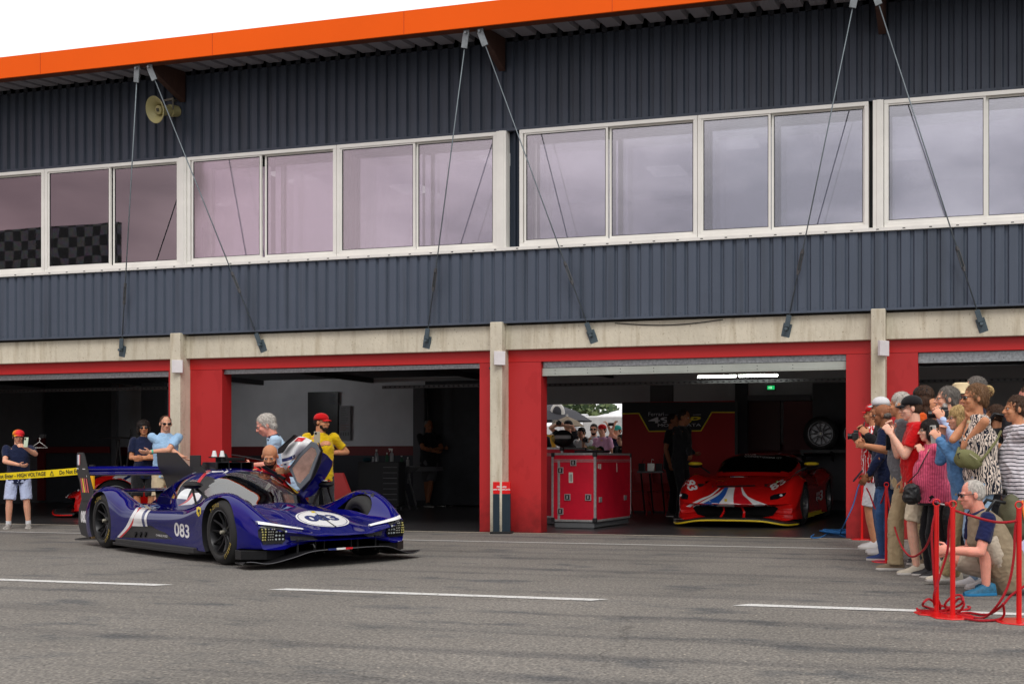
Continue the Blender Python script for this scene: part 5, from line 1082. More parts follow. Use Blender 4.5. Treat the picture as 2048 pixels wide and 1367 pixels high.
    mb.ell(h(0, .087, -.057), hr_(.021, .012, .0065), rh); mb.ell(h(0, .085, -.069), hr_(.018, .012, .007), rh)
    cap(mb, NB - up * .03, h(0, -.018, -.06), .066 * (1 if not fem else .84), .061 * (1 if not fem else .84))
    k = .84; wm = 1 if not fem else .92
    sect(mb, [(P - up * .05, .15 * k * g, .11 * k * g, fw), (P + up * .15, .135 * k * g * wm, .105 * k * g, fw), (P + up * .36, .165 * k * wm, .12 * k, fw), (P + up * .47, .15 * wm, .085, fw), (P + up * .53, .06, .055, fw)], X)
    for i in (0, 1):
        s = -1 if i == 0 else 1; a_ = 1 if not fem else .86
        cap(mb, SH[i], EL[i], .050 * a_, .041 * a_); m_ = EL[i].lerp(WR[i], .3); cap(mb, EL[i], m_, .040 * a_, .042 * a_); cap(mb, m_, WR[i], .042 * a_, .027 * a_)
        q_ = .74 if botk != 'shorts' and bot is not None else 1; cap(mb, HJ[i], KN[i], .076 * q_, .052 * q_); m_ = KN[i].lerp(AN[i], .3); cap(mb, KN[i], m_, .050 * q_, .055 * q_); cap(mb, m_, AN[i], .055 * q_, .035 * (.9 if q_ < 1 else 1))
        fd_ = Vector((s * .1, 1, 0)) if not dfeet else Vector((s * .05, 1, 0)); cap(mb, AN[i] - Vector((0, 0, .045)), AN[i] + fd_.normalized() * .10 - Vector((0, 0, .055)), .028, .020)
        if hands:
            d = (WR[i] - EL[i]).normalized(); cr = Matrix.Rotation(R(0), 3, 'X')
            inn = (Vector((-s, .2, 0)) - d * Vector((-s, .2, 0)).dot(d)).normalized(); side = d.cross(inn).normalized() * (1 if (d.cross(inn)).z > 0 else -1)   # inn = palm normal, side = thumb side
            pc = WR[i] + d * .045; mbr = Matrix((side, inn, d)).transposed(); mb.ell(pc, (.040, .0145, .052), mbr)
            for f_ in range(4):
                L = (.070, .078, .073, .058)[f_]; b0 = WR[i] + d * .078 + side * (.030 - .020 * f_); c1 = R(curl * (.7 + .1 * f_)); d1 = d * math.cos(c1) + inn * math.sin(c1); c2 = R(curl * 2.1); d2 = d * math.cos(c2) + inn * math.sin(c2)
                m1 = b0 + d1 * L * .55; cap(mb, b0, m1, .0098, .0092, 8); cap(mb, m1, m1 + d2 * L * .5, .0092, .0078, 8)
            t0 = WR[i] + d * .02 + side * .026; t1 = t0 + (side * .75 + d * .65 + inn * .35).normalized() * .042; cap(mb, t0, t1, .0125, .011, 8); cap(mb, t1, t1 + (d * .9 + inn * .5 + side * .15).normalized() * .034, .0108, .009, 8)
    body = piece('body', mb, skin(skn), vox * .78, 2)
    # eyes
    if vox < .013:
        for s in (-1, 1):
            e_ = MB(); e_.ell(h(s * .0305, .0815, -.001), hr_(.0135, .0075, .0078), rh, 10, 6, 0); e_.ell(h(s * .0305, .0868, -.001), hr_(.0062, .004, .0062), rh, 8, 5, 1); build('eye', out(e_), [mat('eye_white', (.55, .52, .5), .3), mat('eye_dark', (.02, .015, .012), .2)], root, smooth=True)
        e_ = MB(); e_.ell(h(0, .0985, -.0625), hr_(.018, .004, .005), rh, 10, 6); build('mouth', out(e_), mat('lips', srgb(170, 90, 84), .5), root, smooth=True)
    # --- hair
    hm_ = MB()
    if hair in ('short', 'bob', 'bun', 'wavy', 'long'):
        hm_.ell(h(0, -.020, .040), hr_(.081, .096, .084), rh); hm_.ell(h(0, -.042, -.002), hr_(.079, .070, .070), rh)
        for s in (-1, 1): hm_.ell(h(s * .072, .016, -.002), hr_(.009, .014, .026), rh)
    if hair == 'wavy': hm_.ell(h(0, -.028, .034), hr_(.086, .100, .085), rh); hm_.ell(h(0, -.055, -.03), hr_(.076, .055, .06), rh)
    if hair in ('bob', 'long'):
        hm_.ell(h(0, -.035, -.03), hr_(.094, .080, .095), rh); hm_.ell(h(0, -.01, .045), hr_(.09, .098, .085), rh)
        for s in (-1, 1): hm_.ell(h(s * .078, .018, -.035), hr_(.018, .032, .068), rh)
    if hair == 'long': hm_.ell(h(0, -.06, -.12), hr_(.085, .05, .10), rh)
    if hair == 'bun':
        hm_.ell(h(0, -.115, .055), hr_(.045, .045, .043), rh); hm_.ell(h(0, -.03, .035), hr_(.086, .10, .088), rh); hm_.ell(h(0, -.085, -.03), hr_(.05, .035, .05), rh)
    if hair == 'fringe': hm_.ell(h(0, -.042, -.012), hr_(.0775, .064, .046), rh)
    if hair == 'crop': hm_.ell(h(0, -.018, .032), hr_(.0785, .093, .086), rh); hm_.ell(h(0, -.035, -.0), hr_(.0785, .075, .066), rh)
    if hm_.v and vox < .013:
        for s in (-1, 1): cap(hm_, h(s * .018, .0905, .021), h(s * .044, .082, .022), .0045, .0035, 6)
    if hm_.v: piece('hair', hm_, hairm(hairc), min(vox, .008), 1, amp=.007 if hair not in ('crop', 'fringe') else .002, fr=48 if hair != 'bun' else 60, st=(1, 1, .5))
    if hm_.v and vox < .013 and hair != 'fringe':
        ho = [o for o in root.children if o.name.startswith('hair')][0]; rn = random.Random(int(px)); st_ = MB(); vs_ = ho.data.vertices; hup = MX.to_3x3() @ (rh @ Vector((0, 0, 1))); hf = MX.to_3x3() @ (rh @ Vector((0, 1, 0))); cc_ = MX @ HCc; ln = {'crop': .012, 'short': .026, 'bun': .035}.get(hair, .045)
        for q in range(1500 if hair != 'crop' else 900):
            v = vs_[rn.randrange(len(vs_))]; n_ = v.normal.normalized(); dn = (-hup * 1.0 - hf * (.5 if (v.co - cc_).dot(hf) > 0 else .15) + Vector((rn.uniform(-.5, .5), rn.uniform(-.5, .5), rn.uniform(-.4, .4)))); dn = dn - n_ * dn.dot(n_)
            if dn.length < .1: continue
            dn.normalize(); sd_ = n_.cross(dn) * .0009; l_ = ln * rn.uniform(.6, 1.3); p0 = v.co + n_ * .001; p1 = p0 + dn * l_ * .5 + n_ * rn.uniform(.002, .006); p2 = p0 + dn * l_ + n_ * rn.uniform(-.001, .006); st_.add([p0 - sd_, p0 + sd_, p1 + sd_, p1 - sd_, p2], [(0, 1, 2, 3), (3, 2, 4)], rn.randint(0, 1))
        lite = tuple(min(1, c_ * 1.25 + .01) for c_ in HR[hairc]); build('hair_strands', st_, [hairm(hairc), mat('strand_' + hairc, lite, .5, var=.2, scale=40)], root, fix=False)
    if hair == 'bun':
        bn = MB(); bn.ell(h(0, -.118, .057), hr_(.047, .046, .045), rh); bn.ell(h(.0, -.10, .02), hr_(.03, .03, .04), rh); piece('hair_bun', bn, hairm('blond'), .006, 1, amp=.014, fr=55)
    if beard:
        b_ = MB(); b_.ell(h(0, .050, -.088), hr_(.044, .040, .038), rh); b_.ell(h(0, .088, -.047), hr_(.026, .012, .006), rh)
        for s in (-1, 1): b_.ell(h(s * .049, .028, -.060), hr_(.012, .026, .030), rh)
        piece('beard', b_, hairm(beard), .006, 1, amp=.003, fr=80)
    # --- hat
    if hat in ('cap', 'capback'):
        r2 = rh @ Matrix.Rotation(R(180 if hat == 'capback' else 0), 3, 'Z'); hh = lambda x, y, z: HCc + r2 @ Vector((x * HD, y * HD, z * HD)) + rh @ Vector((0, -.008, .0)); c_ = MB(); rows = []
        for j in range(9):
            t = R(j * 11.25); rows.append([hh(.088 * math.sin(t) * math.cos(a), .102 * math.sin(t) * math.sin(a), .038 + .087 * math.cos(t) ** .8 if j < 8 else .030) for a in [2*math.pi*q/28 for q in range(28)]])
        c_.grid(rows, close=True); cp = build('cap', out(c_), hatc, root, smooth=True); cp.modifiers.new('s', 'SOLIDIFY').thickness = .003
        b_ = MB(); rows = []
        for u in np.linspace(-1, 1, 15):
            a = u * .066; y0 = .094 * math.sqrt(max(0, 1 - (a / .086) ** 2)); rows.append([hh(a, y0 + (.062 * math.sqrt(1 - .8 * u * u)) * v, .040 - .018 * v - .016 * u * u) for v in (0, .5, 1)])
        b_.grid(rows); bo = build('brim', out(b_), hatc if not isinstance(hatc, list) else hatc[0], cp, smooth=True); bo.modifiers.new('s', 'SOLIDIFY').thickness = .004
        b_ = MB(); b_.ell(hh(0, 0, .125), (.007, .007, .004)); build('button', out(b_), hatc, cp, smooth=True)
    if hat == 'straw':
        c_ = MB(); c_.lathe([(0, .135), (.06, .135), (.082, .12), (.096, .05), (.10, .045), (.15, .03), (.15, .026), (.095, .036)], MX @ Matrix.Translation(HCc) @ rh.to_4x4() @ Matrix.Scale(HD, 4), 28); build('straw_hat', c_, hatc, root, smooth='auto')
    if glasses:
        dk = glasses == 'sun'; g_ = MB()
        for s in (-1, 1):
            c = h(s * .033, .100, .0)
            if dk: g_.ell(c, (.026, .005, .020), rh, 14, 8, 0)
            else: g_.tube([h(s * .033 + .023 * math.cos(a), .1, .017 * math.sin(a)) for a in [2*math.pi*q/12 for q in range(13)]], .0016, 5, 0)
            g_.bar(h(s * .056, .098, .006), h(s * .080, .0, .004), .003, .005 if dk else .003)
        g_.bar(h(-.01, .102, .004), h(.01, .102, .004), .003, .003); build('glasses', out(g_), mat('glasses_dark', (.01, .01, .012), .15), root, smooth='auto')
    # --- top
    if top is not None:
        t_ = MB(); e = 1.0; gg = g; hem = -.13 if topk in ('polo', 'tee', 'sleeveless', 'loose') else -.10; fl = 1.10 if topk == 'loose' else 1.02
        by = .13 * (1.12 if fem else 1)
        bel = fw * (.03 * (gg - 1) * 6)
        sect(t_, [(P + up * hem, .158 * gg * fl, .122 * gg * fl, fw), (P + up * .0, .160 * gg * fl, .125 * gg * fl, fw), (P + up * .15 + bel * .4, .150 * gg * wm * fl, .122 * gg * fl, fw), (P + up * .34 + bel * .1, .172 * wm * (1 + (gg - 1) * .5), by * (1 + (gg - 1) * .5), fw), (P + up * .45, .165 * wm, .100, fw), (P + up * .505, .112, .076, fw), (P + up * .55, .074, .068, fw)], X)
        for i in (0, 1):
            if topk == 'sleeveless': t_.ell(SH[i] + Vector(((.03, -.03)[i], 0, 0)), (.055, .06, .06)); continue
            fr_ = sleeve if sleeve is not None else {'tee': .68, 'polo': .68, 'loose': .9}.get(topk, 2); a_ = 1.10 if topk in ('tee', 'polo') else 1.3 if topk == 'loose' else 1.12
            t_.ell(SH[i], (.064 * a_ / 1.1,) * 3)
            if fr_ <= 1: cap(t_, SH[i], SH[i].lerp(EL[i], fr_), .060 * a_, .056 * a_, 14, True)
            else:
                cap(t_, SH[i], EL[i], .056 * a_, .048 * a_); q = min(fr_ - 1, .93); cap(t_, EL[i], EL[i].lerp(WR[i], q), .049 * a_, .036 * a_, 14, False)
        piece('jacket' if topk == 'jacket' else 'top', t_, top, vox, 3, amp=.017, fr=9, st=(1, 1, .55))
        if topk in ('polo', 'jacket') and collar is not False:
            c_ = MB()
            for a0, r0, z0 in ((0, .066, .505),):
                rows = []
                for q in range(20):
                    a = 2*math.pi*q/20 + math.pi/2; opn = .018 * (abs(math.cos(a / 2 - math.pi / 4)) ** 6)
                    rows.append([NB - up * .02 + X * (r_ * math.cos(a)) + fw * (r_ * math.sin(a) * .92) + up * z for r_, z in ((.064, .045), (.068, .05), (.084, .015 - opn), (.080, .012))])
                c_.grid(rows + [rows[0]])
            build('collar', out(c_), collar or top, root, smooth=True)
    if vest is not None:
        t_ = MB(); sect(t_, [(P - up * .14 - fw * .02, .22 * g, .18 * g, fw), (P + up * .0, .195 * g, .162 * g, fw), (P + up * .15, .185 * g, .158 * g, fw), (P + up * .34, .20, .168 * g, fw), (P + up * .45, .182, .128, fw), (P + up * .51, .128, .098, fw), (P + up * .545, .086, .080, fw)], X)
        for i in (0, 1): t_.ell(SH[i] + Vector(((.045, -.045)[i], 0, 0)), (.06, .068, .066))
        piece('vest', t_, vest, vox, 3, amp=.012, fr=8)
    # --- trousers
    if bot is not None:
        t_ = MB(); sect(t_, [(P - up * .12, .150 * g, .125 * g, fw), (P - up * .03, .158 * g, .123 * g, fw), (P + up * .06, .148 * g * wm, .115 * g, fw), (P + up * .1, .143 * g * wm, .112 * g, fw)], X)
        for i in (0, 1):
            wd_ = {'long': (.092, .066, .062, .056), 'slim': (.084, .058, .058, .040), 'shorts': (.098, .088, 0, 0), 'wide': (.098, .078, .078, .078)}[botk]
            if botk == 'shorts': cap(t_, HJ[i], HJ[i].lerp(KN[i], .5), wd_[0], .092); cap(t_, HJ[i].lerp(KN[i], .4), HJ[i].lerp(KN[i], .93), .092, wd_[1], 14, True)
            else:
                cap(t_, HJ[i], KN[i], wd_[0], wd_[1]); e2 = AN[i] + Vector((0, 0, -.03)); cap(t_, KN[i], e2, wd_[1], wd_[3], 14, True); t_.ell(KN[i], (wd_[1],) * 3)
        piece('shorts' if botk == 'shorts' else 'trousers', t_, bot, vox, 3, amp=.014, fr=10, st=(1, 1, .6))
    # --- shoes
    if shoes is not None:
        for i in (0, 1):
            s = -1 if i == 0 else 1; c = Vector((AN[i].x, AN[i].y, AN[i].z - .085)); d = Vector((s * .12, 1, 0)).normalized(); sd_ = Vector((d.y, -d.x, 0)); rows = []; so_ = []
            for y, w_, z in ((-.085, .022, .05), (-.075, .038, .098), (-.03, .044, .112), (.02, .043, .104), (.08, .047, .066), (.13, .048, .052), (.17, .040, .044), (.195, .018, .032)):
                rows.append([c + d * y + sd_ * (w_ * math.cos(a)) + Vector((0, 0, .018 + max(0, (z - .018) * math.sin(a)) - (.004 if math.sin(a) < 0 else 0))) for a in [2*math.pi*q/14 for q in range(14)]]); so_.append((y, w_))
            m = MB(); sh = len(m.v); m.grid(rows, close=True); m.f += [tuple(range(14))[::-1], tuple(7 * 14 + q for q in range(14))]; m.mi += [0, 0]; so = build('shoe', out(m), shoes, root, smooth='auto')
            m = MB(); pts = [c + d * y + sd_ * (w_ + .004) for y, w_ in so_] + [c + d * y - sd_ * (w_ + .004) for y, w_ in so_[::-1]]; m.prism([p + Vector((0, 0, .001)) for p in pts], (0, 0, 1), .022); build('sole', out(m), sole or mat('sole_white', (.6, .58, .54), .6), so, bevel=.003)
            if socks: m = MB(); m.tube([AN[i] - Vector((0, 0, .02)), AN[i].lerp(KN[i], .14)], .042, 14); build('sock', out(m), socks, root, smooth='auto')
    for (i, bm_) in bands:
        w_, e_ = MX @ WR[i], MX @ EL[i]; d = (e_ - w_).normalized(); m = MB(); m.tube([w_ + d * .015, w_ + d * .04], .031 * S, 14); build('wristband', m, bm_, root, smooth='auto')
    info = dict(root=root, MX=MX, WR=[MX @ w_ for w_ in WR], EL=[MX @ w_ for w_ in EL], SH=[MX @ w_ for w_ in SH], NB=MX @ NB, HC=MX @ HCc, Z=Zp, rz=rz, S=S, P=MX @ P)
    if key: PEOPLE[key] = info
    return info
bodyblk = cloth('black', (.012, .012, .014)); navy = cloth('navy', srgb(26, 34, 62)); white_c = cloth('white', (.72, .72, .74)); jean = cloth('denim', srgb(52, 84, 128), var=.3, scale=12); jeanl = cloth('light_denim', srgb(150, 178, 206), var=.25, scale=10)
khaki = cloth('khaki', srgb(176, 158, 124)); khaki2 = cloth('khaki_olive', srgb(160, 142, 104)); cream = cloth('cream', srgb(214, 202, 176)); redc = cloth('red', srgb(200, 18, 24)); lblue = cloth('light_blue', srgb(160, 196, 230)); greyc = cloth('grey', srgb(108, 110, 114))
yelc = cloth('yellow', srgb(216, 180, 20)); charc = cloth('charcoal', (.03, .03, .035)); greyd = cloth('mid_grey', (.09, .09, .095))
sw_ = mat('shoe_white', (.62, .61, .60), .6, var=.1); sg_ = mat('shoe_grey', (.30, .28, .26), .7, var=.2, scale=30); sb_ = mat('shoe_black', (.02, .02, .022), .5); skh = mat('shoe_khaki', srgb(128, 112, 92), .85, var=.15, scale=30, bump=.4, bscale=200); sbl = mat('shoe_blue', srgb(20, 50, 110), .6)
# ---- left side
rb = mat('rainbow_cap', (.8, .3, .05), .7); nt = rb.node_tree; N = nt.nodes; L = nt.links; b = N['Principled BSDF']; tc = N.new('ShaderNodeTexCoord'); sp = N.new('ShaderNodeSeparateXYZ'); L.new(tc.outputs['Generated'], sp.inputs[0]); r = N.new('ShaderNodeValToRGB'); e = r.color_ramp.elements; e[0].color = (.8, .65, .02, 1); e[0].position = .1; e[1].color = (.75, .02, .03, 1); e[1].position = .75; x_ = e.new(.45); x_.color = (.85, .22, .01, 1); L.new(sp.outputs['X'], r.inputs[0]); L.new(r.outputs[0], b.inputs['Base Color'])
person('boy in a yellow and red cap and navy team shirt holding up a pale phone', 37, 1056, 859, -26, top=navy, topk='polo', bot=cloth('pale_shorts', srgb(186, 196, 226)), botk='shorts', shoes=sg_, skn='fair', hair='short', hairc='brown', hat='cap', hatc=rb, g=1.08, lean=0, hpitch=-4, hyaw=8, hl=('px', 51, 895, -.28), hr=('px', 38, 929, -.2), pl=(-.9, -.1, -.8), pr=(.9, .2, -.6), feet=((-.15, .0), (.15, .0)), socks=white_c, key='boy', vox=.008)
woman_tee = navy
person('dark haired woman in sunglasses and navy T-shirt with folded arms behind the blue car', 288, 1066, 840, -30, Z=16.9, top=navy, topk='tee', bot=bodyblk, botk='shorts', shoes=sb_, skn='tan', hair='bob', hairc='dark', glasses='sun', fem=True, g=.96, lean=0, hroll=3, hl=(.02, .20, 1.12), hr=(-.03, .17, 1.15), pl=(-.6, -.1, -1.2), pr=(.6, -.1, -1.2), curl=20, key='woman', vox=.008)
person('short haired man in sunglasses and pale blue T-shirt leaning beside the concrete column', 331, 1066, 830, -24, Z=16.3, top=lblue, topk='tee', bot=cloth('beige', srgb(196, 178, 148)), botk='shorts', shoes=sg_, skn='fair', hair='crop', hairc='brown', glasses='sun', g=1.06, lean=2, hyaw=12, hpitch=-5, hl=('px', 300, 903, -.3), hr=('px', 378, 921, -.05), pl=(-1, .1, -.6), pr=(.8, -.1, -.8), curl=25, bands=[(0, mat('band_green', srgb(90, 200, 170)))], key='man', vox=.008)
person('elderly grey haired man in a pale blue polo leaning over the raised car door', 553, 1080, 826, 66, head=(531, 849, 13.3), Hs=1.08, top=cloth('sky_polo', srgb(176, 204, 228)), topk='polo', collar=navy, bot=charc, shoes=sb_, skn='pink', hair='wavy', hairc='white', glasses='clear', g=1.16, lean=20, hpitch=-24, hyaw=4, hl=(.0, .42, .92), hr=(.2, .4, .9), feet=((-.1, -.1), (.1, -.05)), key='elder', vox=.008)
person('bald bearded man in a red and white shirt bending into the cockpit', 540, 1080, 886, -14, head=(540, 911, 12.75), top=redc, topk='polo', bot=bodyblk, shoes=sb_, skn='tan', hair='none', beard='dark', g=1.15, lean=38, hpitch=-22, hyaw=0, hr=('px', 500, 948, -.2), hl=('px', 578, 940, -.2), pl=(-1, 0, .1), pr=(1, 0, .1), feet=((-.16, -.2), (.16, -.2)), key='bald', Hs=1.08, vox=.008)
person('bearded man in a yellow shirt and red cap holding a phone to his chin', 641, 1060, 826, -32, Z=14.4, top=yelc, topk='tee', bot=charc, shoes=sb_, skn='tan', hair='crop', hairc='dark', beard='dark', hat='cap', hatc=redc, g=1.08, lean=0, hyaw=42, hr=('px', 640, 890, -.3), hl=('px', 662, 905, .05), pr=(.8, .1, -.9), pl=(-.6, -.2, -.9), key='yellow', vox=.009)
# helmeted driver inside the car
p_ = person('driver in a blue and gold helmet strapped inside the blue car', 436, 1060, 948, -60, head=(432, 974, 12.25), Hs=.78, top=bodyblk, topk='jacket', collar=False, bot=bodyblk, botk='slim', shoes=None, skn='fair', hair='none', lean=-16, hipz=.3, hl=(-.1, .38, .5), hr=(.12, .38, .5), feet=((-.1, .7, .2), (.1, .7, .2)), kl=(0, .3, 1), kr=(0, .3, 1), hands=False, vox=.013, key='driver', zb=.0)
mb = MB(); hc = p_['HC']; mb.ell(hc + Vector((0, 0, .02)), (.125, .135, .13), m=0); mb.ell(hc + Vector((0, 0, .05)), (.126, .136, .05), m=1); build('helmet', mb, [mat('helmet_blue', (.02, .20, .42), .25, coat=.6, var=.6, scale=9), mat('helmet_gold', (.5, .36, .08), .3, var=.3)], p_['root'], smooth=True)
# men standing in the dark of the second bay
person('man in black polo and grey shorts, arms folded, in the dark second bay', 858, 1014, 838, -38, top=bodyblk, topk='polo', bot=greyd, botk='shorts', shoes=sb_, skn='brown', hair='crop', hairc='saltpepper', g=1.12, lean=-2, hl=(.03, .22, 1.14), hr=(-.03, .24, 1.11), pl=(-1, .1, -.5), pr=(1, .1, -.5), feet=((.08, .12), (-.02, -.1)), vox=.013, key='d1')
person('dark haired bearded man in black standing behind the man in grey shorts', 888, 1012, 834, -45, top=bodyblk, topk='polo', bot=bodyblk, shoes=sb_, skn='brown', hair='short', hairc='dark', beard='dark', g=1.05, lean=0, hl=(.03, .22, 1.14), hr=(-.03, .24, 1.11), vox=.014)
person('slim man in a black jacket holding a small cup beside the tool trolley', 944, 1010, 838, -40, top=bodyblk, topk='jacket', bot=charc, shoes=mat('shoe_tan', (.2, .17, .12), .7), skn='brown', hair='short', hairc='dark', lean=0, hl=(-.02, .32, 1.12), hr=(.16, .12, .98), vox=.014, key='cup')
# mechanics by the red car
person('mechanic in black shirt walking past the banner beside the red car', 1361, 1040, 818, -62, Z=19.2, top=bodyblk, topk='jacket', bot=bodyblk, shoes=sb_, skn='brown', hair='crop', hairc='dark', g=1.04, lean=3, hyaw=6, hpitch=-8, hr=('px', 1388, 905, .1), hl=('px', 1380, 918, -.3), vox=.012)
person('mechanic in a black T-shirt half hidden behind the walking mechanic', 1342, 1035, 826, -75, Z=20.2, top=bodyblk, topk='tee', bot=bodyblk, shoes=sb_, skn='brown', hair='crop', hairc='dark', lean=2, vox=.014)
# spectators beyond the rear door
def spec(label, px, ty, phi=0, Z=25.2, **k):
    d = dict(top=white_c, topk='tee', bot=charc, shoes=sw_, vox=.014, g=1.0, lean=2); d.update(k); return person(label, px, 1013, ty, phi, Z=Z, **d)
spec('man in a black cap raising a camera at the back door of the garage', 1138, 840, 20, hat='capback', hatc=bodyblk, top=charc, hair='short', hairc='dark', hl=('px', 1124, 850, -.2), hr=('px', 1116, 848, -.25), pl=(-1, 0, -.2), pr=(1, 0, .1), key='s1')
spec('dark haired young man in a white T-shirt peering through a camera', 1172, 852, 25, Z=24.4, hair='short', hairc='dark', lean=14, hpitch=-15, hl=('px', 1166, 877, -.3), hr=('px', 1176, 882, -.3), top=white_c, key='s2')
spec('bearded man in sunglasses beyond the garage between two younger men', 1188, 847, 0, Z=25.9, hair='short', hairc='dark', beard='dark', glasses='sun', top=cloth('pale_grey', (.45, .45, .46)))
spec('young man in a red cap and pale pink T-shirt at the back of the garage', 1206, 848, 30, Z=24.9, hair='short', hairc='brown', hat='cap', hatc=redc, top=cloth('pale_pink', srgb(216, 160, 190)), hyaw=10)
spec('man in a navy top raising a phone with both hands by the banner', 1236, 850, 25, Z=25.4, hair='short', hairc='brown', top=navy, hl=('px', 1216, 851, -.25), hr=('px', 1228, 851, -.25), hat='cap', hatc=cloth('teal', srgb(60, 180, 170)), key='s5')
spec('person with dark hair squatting low behind the red flight case', 1201, 880, 0, Z=23.2, Hs=.95, hair='short', hairc='dark', top=charc, hipz=.62, zb=0)
spec('person half hidden by the left red door post, seen through the back door', 1080, 846, 20, Z=25.5, hair='short', hairc='ginger', top=bodyblk)
spec('person in dark clothes at the right edge of the rear doorway', 1243, 868, 40, Z=24.2, hair='short', hairc='dark', top=bodyblk)
spec('short person in a green and black top behind the man with the camera', 1152, 872, 0, Z=26.8, hair='short', hairc='ginger', top=cloth('green', (.02, .10, .05)))
# ---- crowd on the right
N_ = dict(vox=.0075)
person('man in a red cap and red and white shirt at the head of the crowd', 1752, 1092, 807, 112, Z=12.9, top=zebra('red_white_jersey', srgb(196, 16, 22), srgb(235, 225, 225), 14, .82), topk='tee', bot=white_c, botk='shorts', shoes=sw_, skn='tan', hair='fringe', hairc='saltpepper', hat='cap', hatc=redc, g=1.25, lean=2, hyaw=-8, hr=('px', 1716, 882, .1), hl=('px', 1722, 885, -.15), key='c1', **N_)
person('man in a plain white cap and black jacket holding up a phone', 1771, 1110, 793, 100, Z=12.1, top=bodyblk, topk='jacket', bot=jean, shoes=sw_, skn='tan', hair='crop', hairc='white', hat='cap', hatc=white_c, g=1.05, lean=4, hyaw=-25, hl=('px', 1735, 868, -.2), hr=('px', 1728, 866, .1), key='c2', **N_)
person('balding man in a navy jacket with a yellow collar holding a dark tablet', 1780, 1117, 806, 108, Z=11.4, top=cloth('navy_jacket', srgb(18, 28, 58)), topk='jacket', collar=yelc, bot=jean, shoes=sbl, skn='brown', hair='fringe', hairc='saltpepper', glasses='clear', g=1.36, lean=5, hpitch=-6, hl=('px', 1735, 950, -.25), hr=('px', 1738, 957, .0), pl=(-.6, -.6, -.6), feet=((-.12, .05), (.1, .0)), key='c3', **N_)
person('tall grey haired man in a grey T-shirt and khaki trousers with a green wristband', 1812, 1139, 783, 100, Z=10.4, top=greyc, topk='tee', bot=khaki, botk='wide', shoes=skh, skn='tan', hair='short', hairc='white', g=1.25, lean=4, hyaw=-10, hpitch=-2, hl=(-.27, .02, .88), hr=(.1, .4, 1.22), feet=((-.1, .10), (.12, -.25)), curl=40, bands=[(0, mat('band_green', srgb(90, 200, 170)))], key='c4', **N_)
person('man in a black cap, glasses and red polo photographing with both arms out', 1838, 1148, 790, 92, Z=10.0, top=redc, topk='polo', bot=cream, botk='shorts', shoes=mat('shoe_cream', (.55, .50, .40), .7), skn='pale', hair='crop', hairc='brown', hat='cap', hatc=bodyblk, glasses='clear', g=1.25, lean=5, hpitch=-3, hl=('px', 1782, 868, -.12), hr=('px', 1783, 862, .15), pl=(-.25, -.4, -1), pr=(.2, -.3, -1), feet=((-.1, .04), (.1, -.2)), curl=45, key='c5', **N_)
person('man with a black cap worn low over brown hair in the second row', 1857, 1138, 771, 110, Z=10.9, top=cloth('orange_top', srgb(220, 90, 30)), topk='tee', bot=charc, shoes=sb_, skn='tan', hair='long', hairc='brown', hat='cap', hatc=bodyblk, g=1.0, hyaw=-20, hl=('px', 1868, 822, -.35), vox=.009, key='c6')
person('dark haired older woman in a pink ribbed sweater and clear glasses', 1868, 1158, 838, 86, Z=9.75, top=striped('pink_rib', srgb(226, 96, 128), srgb(196, 72, 104), .020, .009, 0), topk='jacket', collar=False, bot=bodyblk, botk='slim', shoes=sb_, skn='pale', hair='bob', hairc='dark', glasses='clear', fem=True, g=1.55, lean=4, hl=('px', 1842, 905, -.05), hr=('px', 1840, 912, .2), pl=(-.4, -.3, -1), pr=(.3, -.3, -1), curl=55, key='c7', **N_)
person('bearded grey haired man in a pale blue shirt aiming a black camera', 1908, 1142, 771, 88, Z=10.3, top=cloth('pale_blue_shirt', srgb(178, 194, 226)), topk='jacket', collar=bodyblk, bot=charc, shoes=sb_, skn='fair', hair='wavy', hairc='saltpepper', beard='white', glasses='clear', g=1.25, lean=5, hl=('px', 1884, 838, -.35), hr=('px', 1876, 836, .0), pl=(-.4, -.3, -1), curl=50, bands=[(0, mat('band_green', srgb(90, 200, 170)))], key='c8', **N_)
person('person in a cream straw hat behind the bearded photographer', 1937, 1135, 768, 96, Z=11.0, top=navy, topk='tee', bot=charc, shoes=sb_, skn='pink', hair='crop', hairc='brown', hat='straw', hatc=mat('straw', srgb(226, 206, 166), .8, bump=.5, bscale=150), lean=5, vox=.009)
person('blonde woman with glasses and a denim jacket holding a white phone', 1935, 1170, 810, 84, Z=9.25, top=cloth('denim_jacket', srgb(88, 132, 178), var=.25, scale=14), topk='jacket', bot=khaki2, botk='long', shoes=mat('shoe_cream', (.55, .50, .40)), skn='fair', hair='bob', hairc='blond', glasses='clear', fem=True, g=1.25, lean=7, hl=('px', 1878, 878, -.22), hr=('px', 1884, 872, .05), pl=(-.4, -.3, -1), pr=(.3, -.3, -1), feet=((-.1, .28), (.1, .1)), curl=50, key='c10', **N_)
person('tall woman with a blond bun, sunglasses and a black and white patterned top', 1965, 1172, 766, 84, Z=8.9, top=zebra('zebra_top', srgb(222, 206, 192), srgb(30, 34, 48), 26, .52), topk='sleeveless', bot=jeanl, botk='slim', shoes=sw_, skn='tan', hair='bun', hairc='bronde', glasses='sun', fem=True, g=1.2, lean=5, hl=('px', 1942, 838, -.02), hr=('px', 1935, 838, .1), pl=(-.2, .2, -1), pr=(.2, .1, -1), curl=60, bands=[(0, mat('band_gold', (.6, .5, .3), .3, .6))], key='c11', **N_)
person('grey haired man rising above the back row of the crowd', 1962, 1130, 752, 100, Z=11.0, top=navy, topk='tee', bot=charc, shoes=sb_, skn='fair', hair='short', hairc='saltpepper', vox=.009)
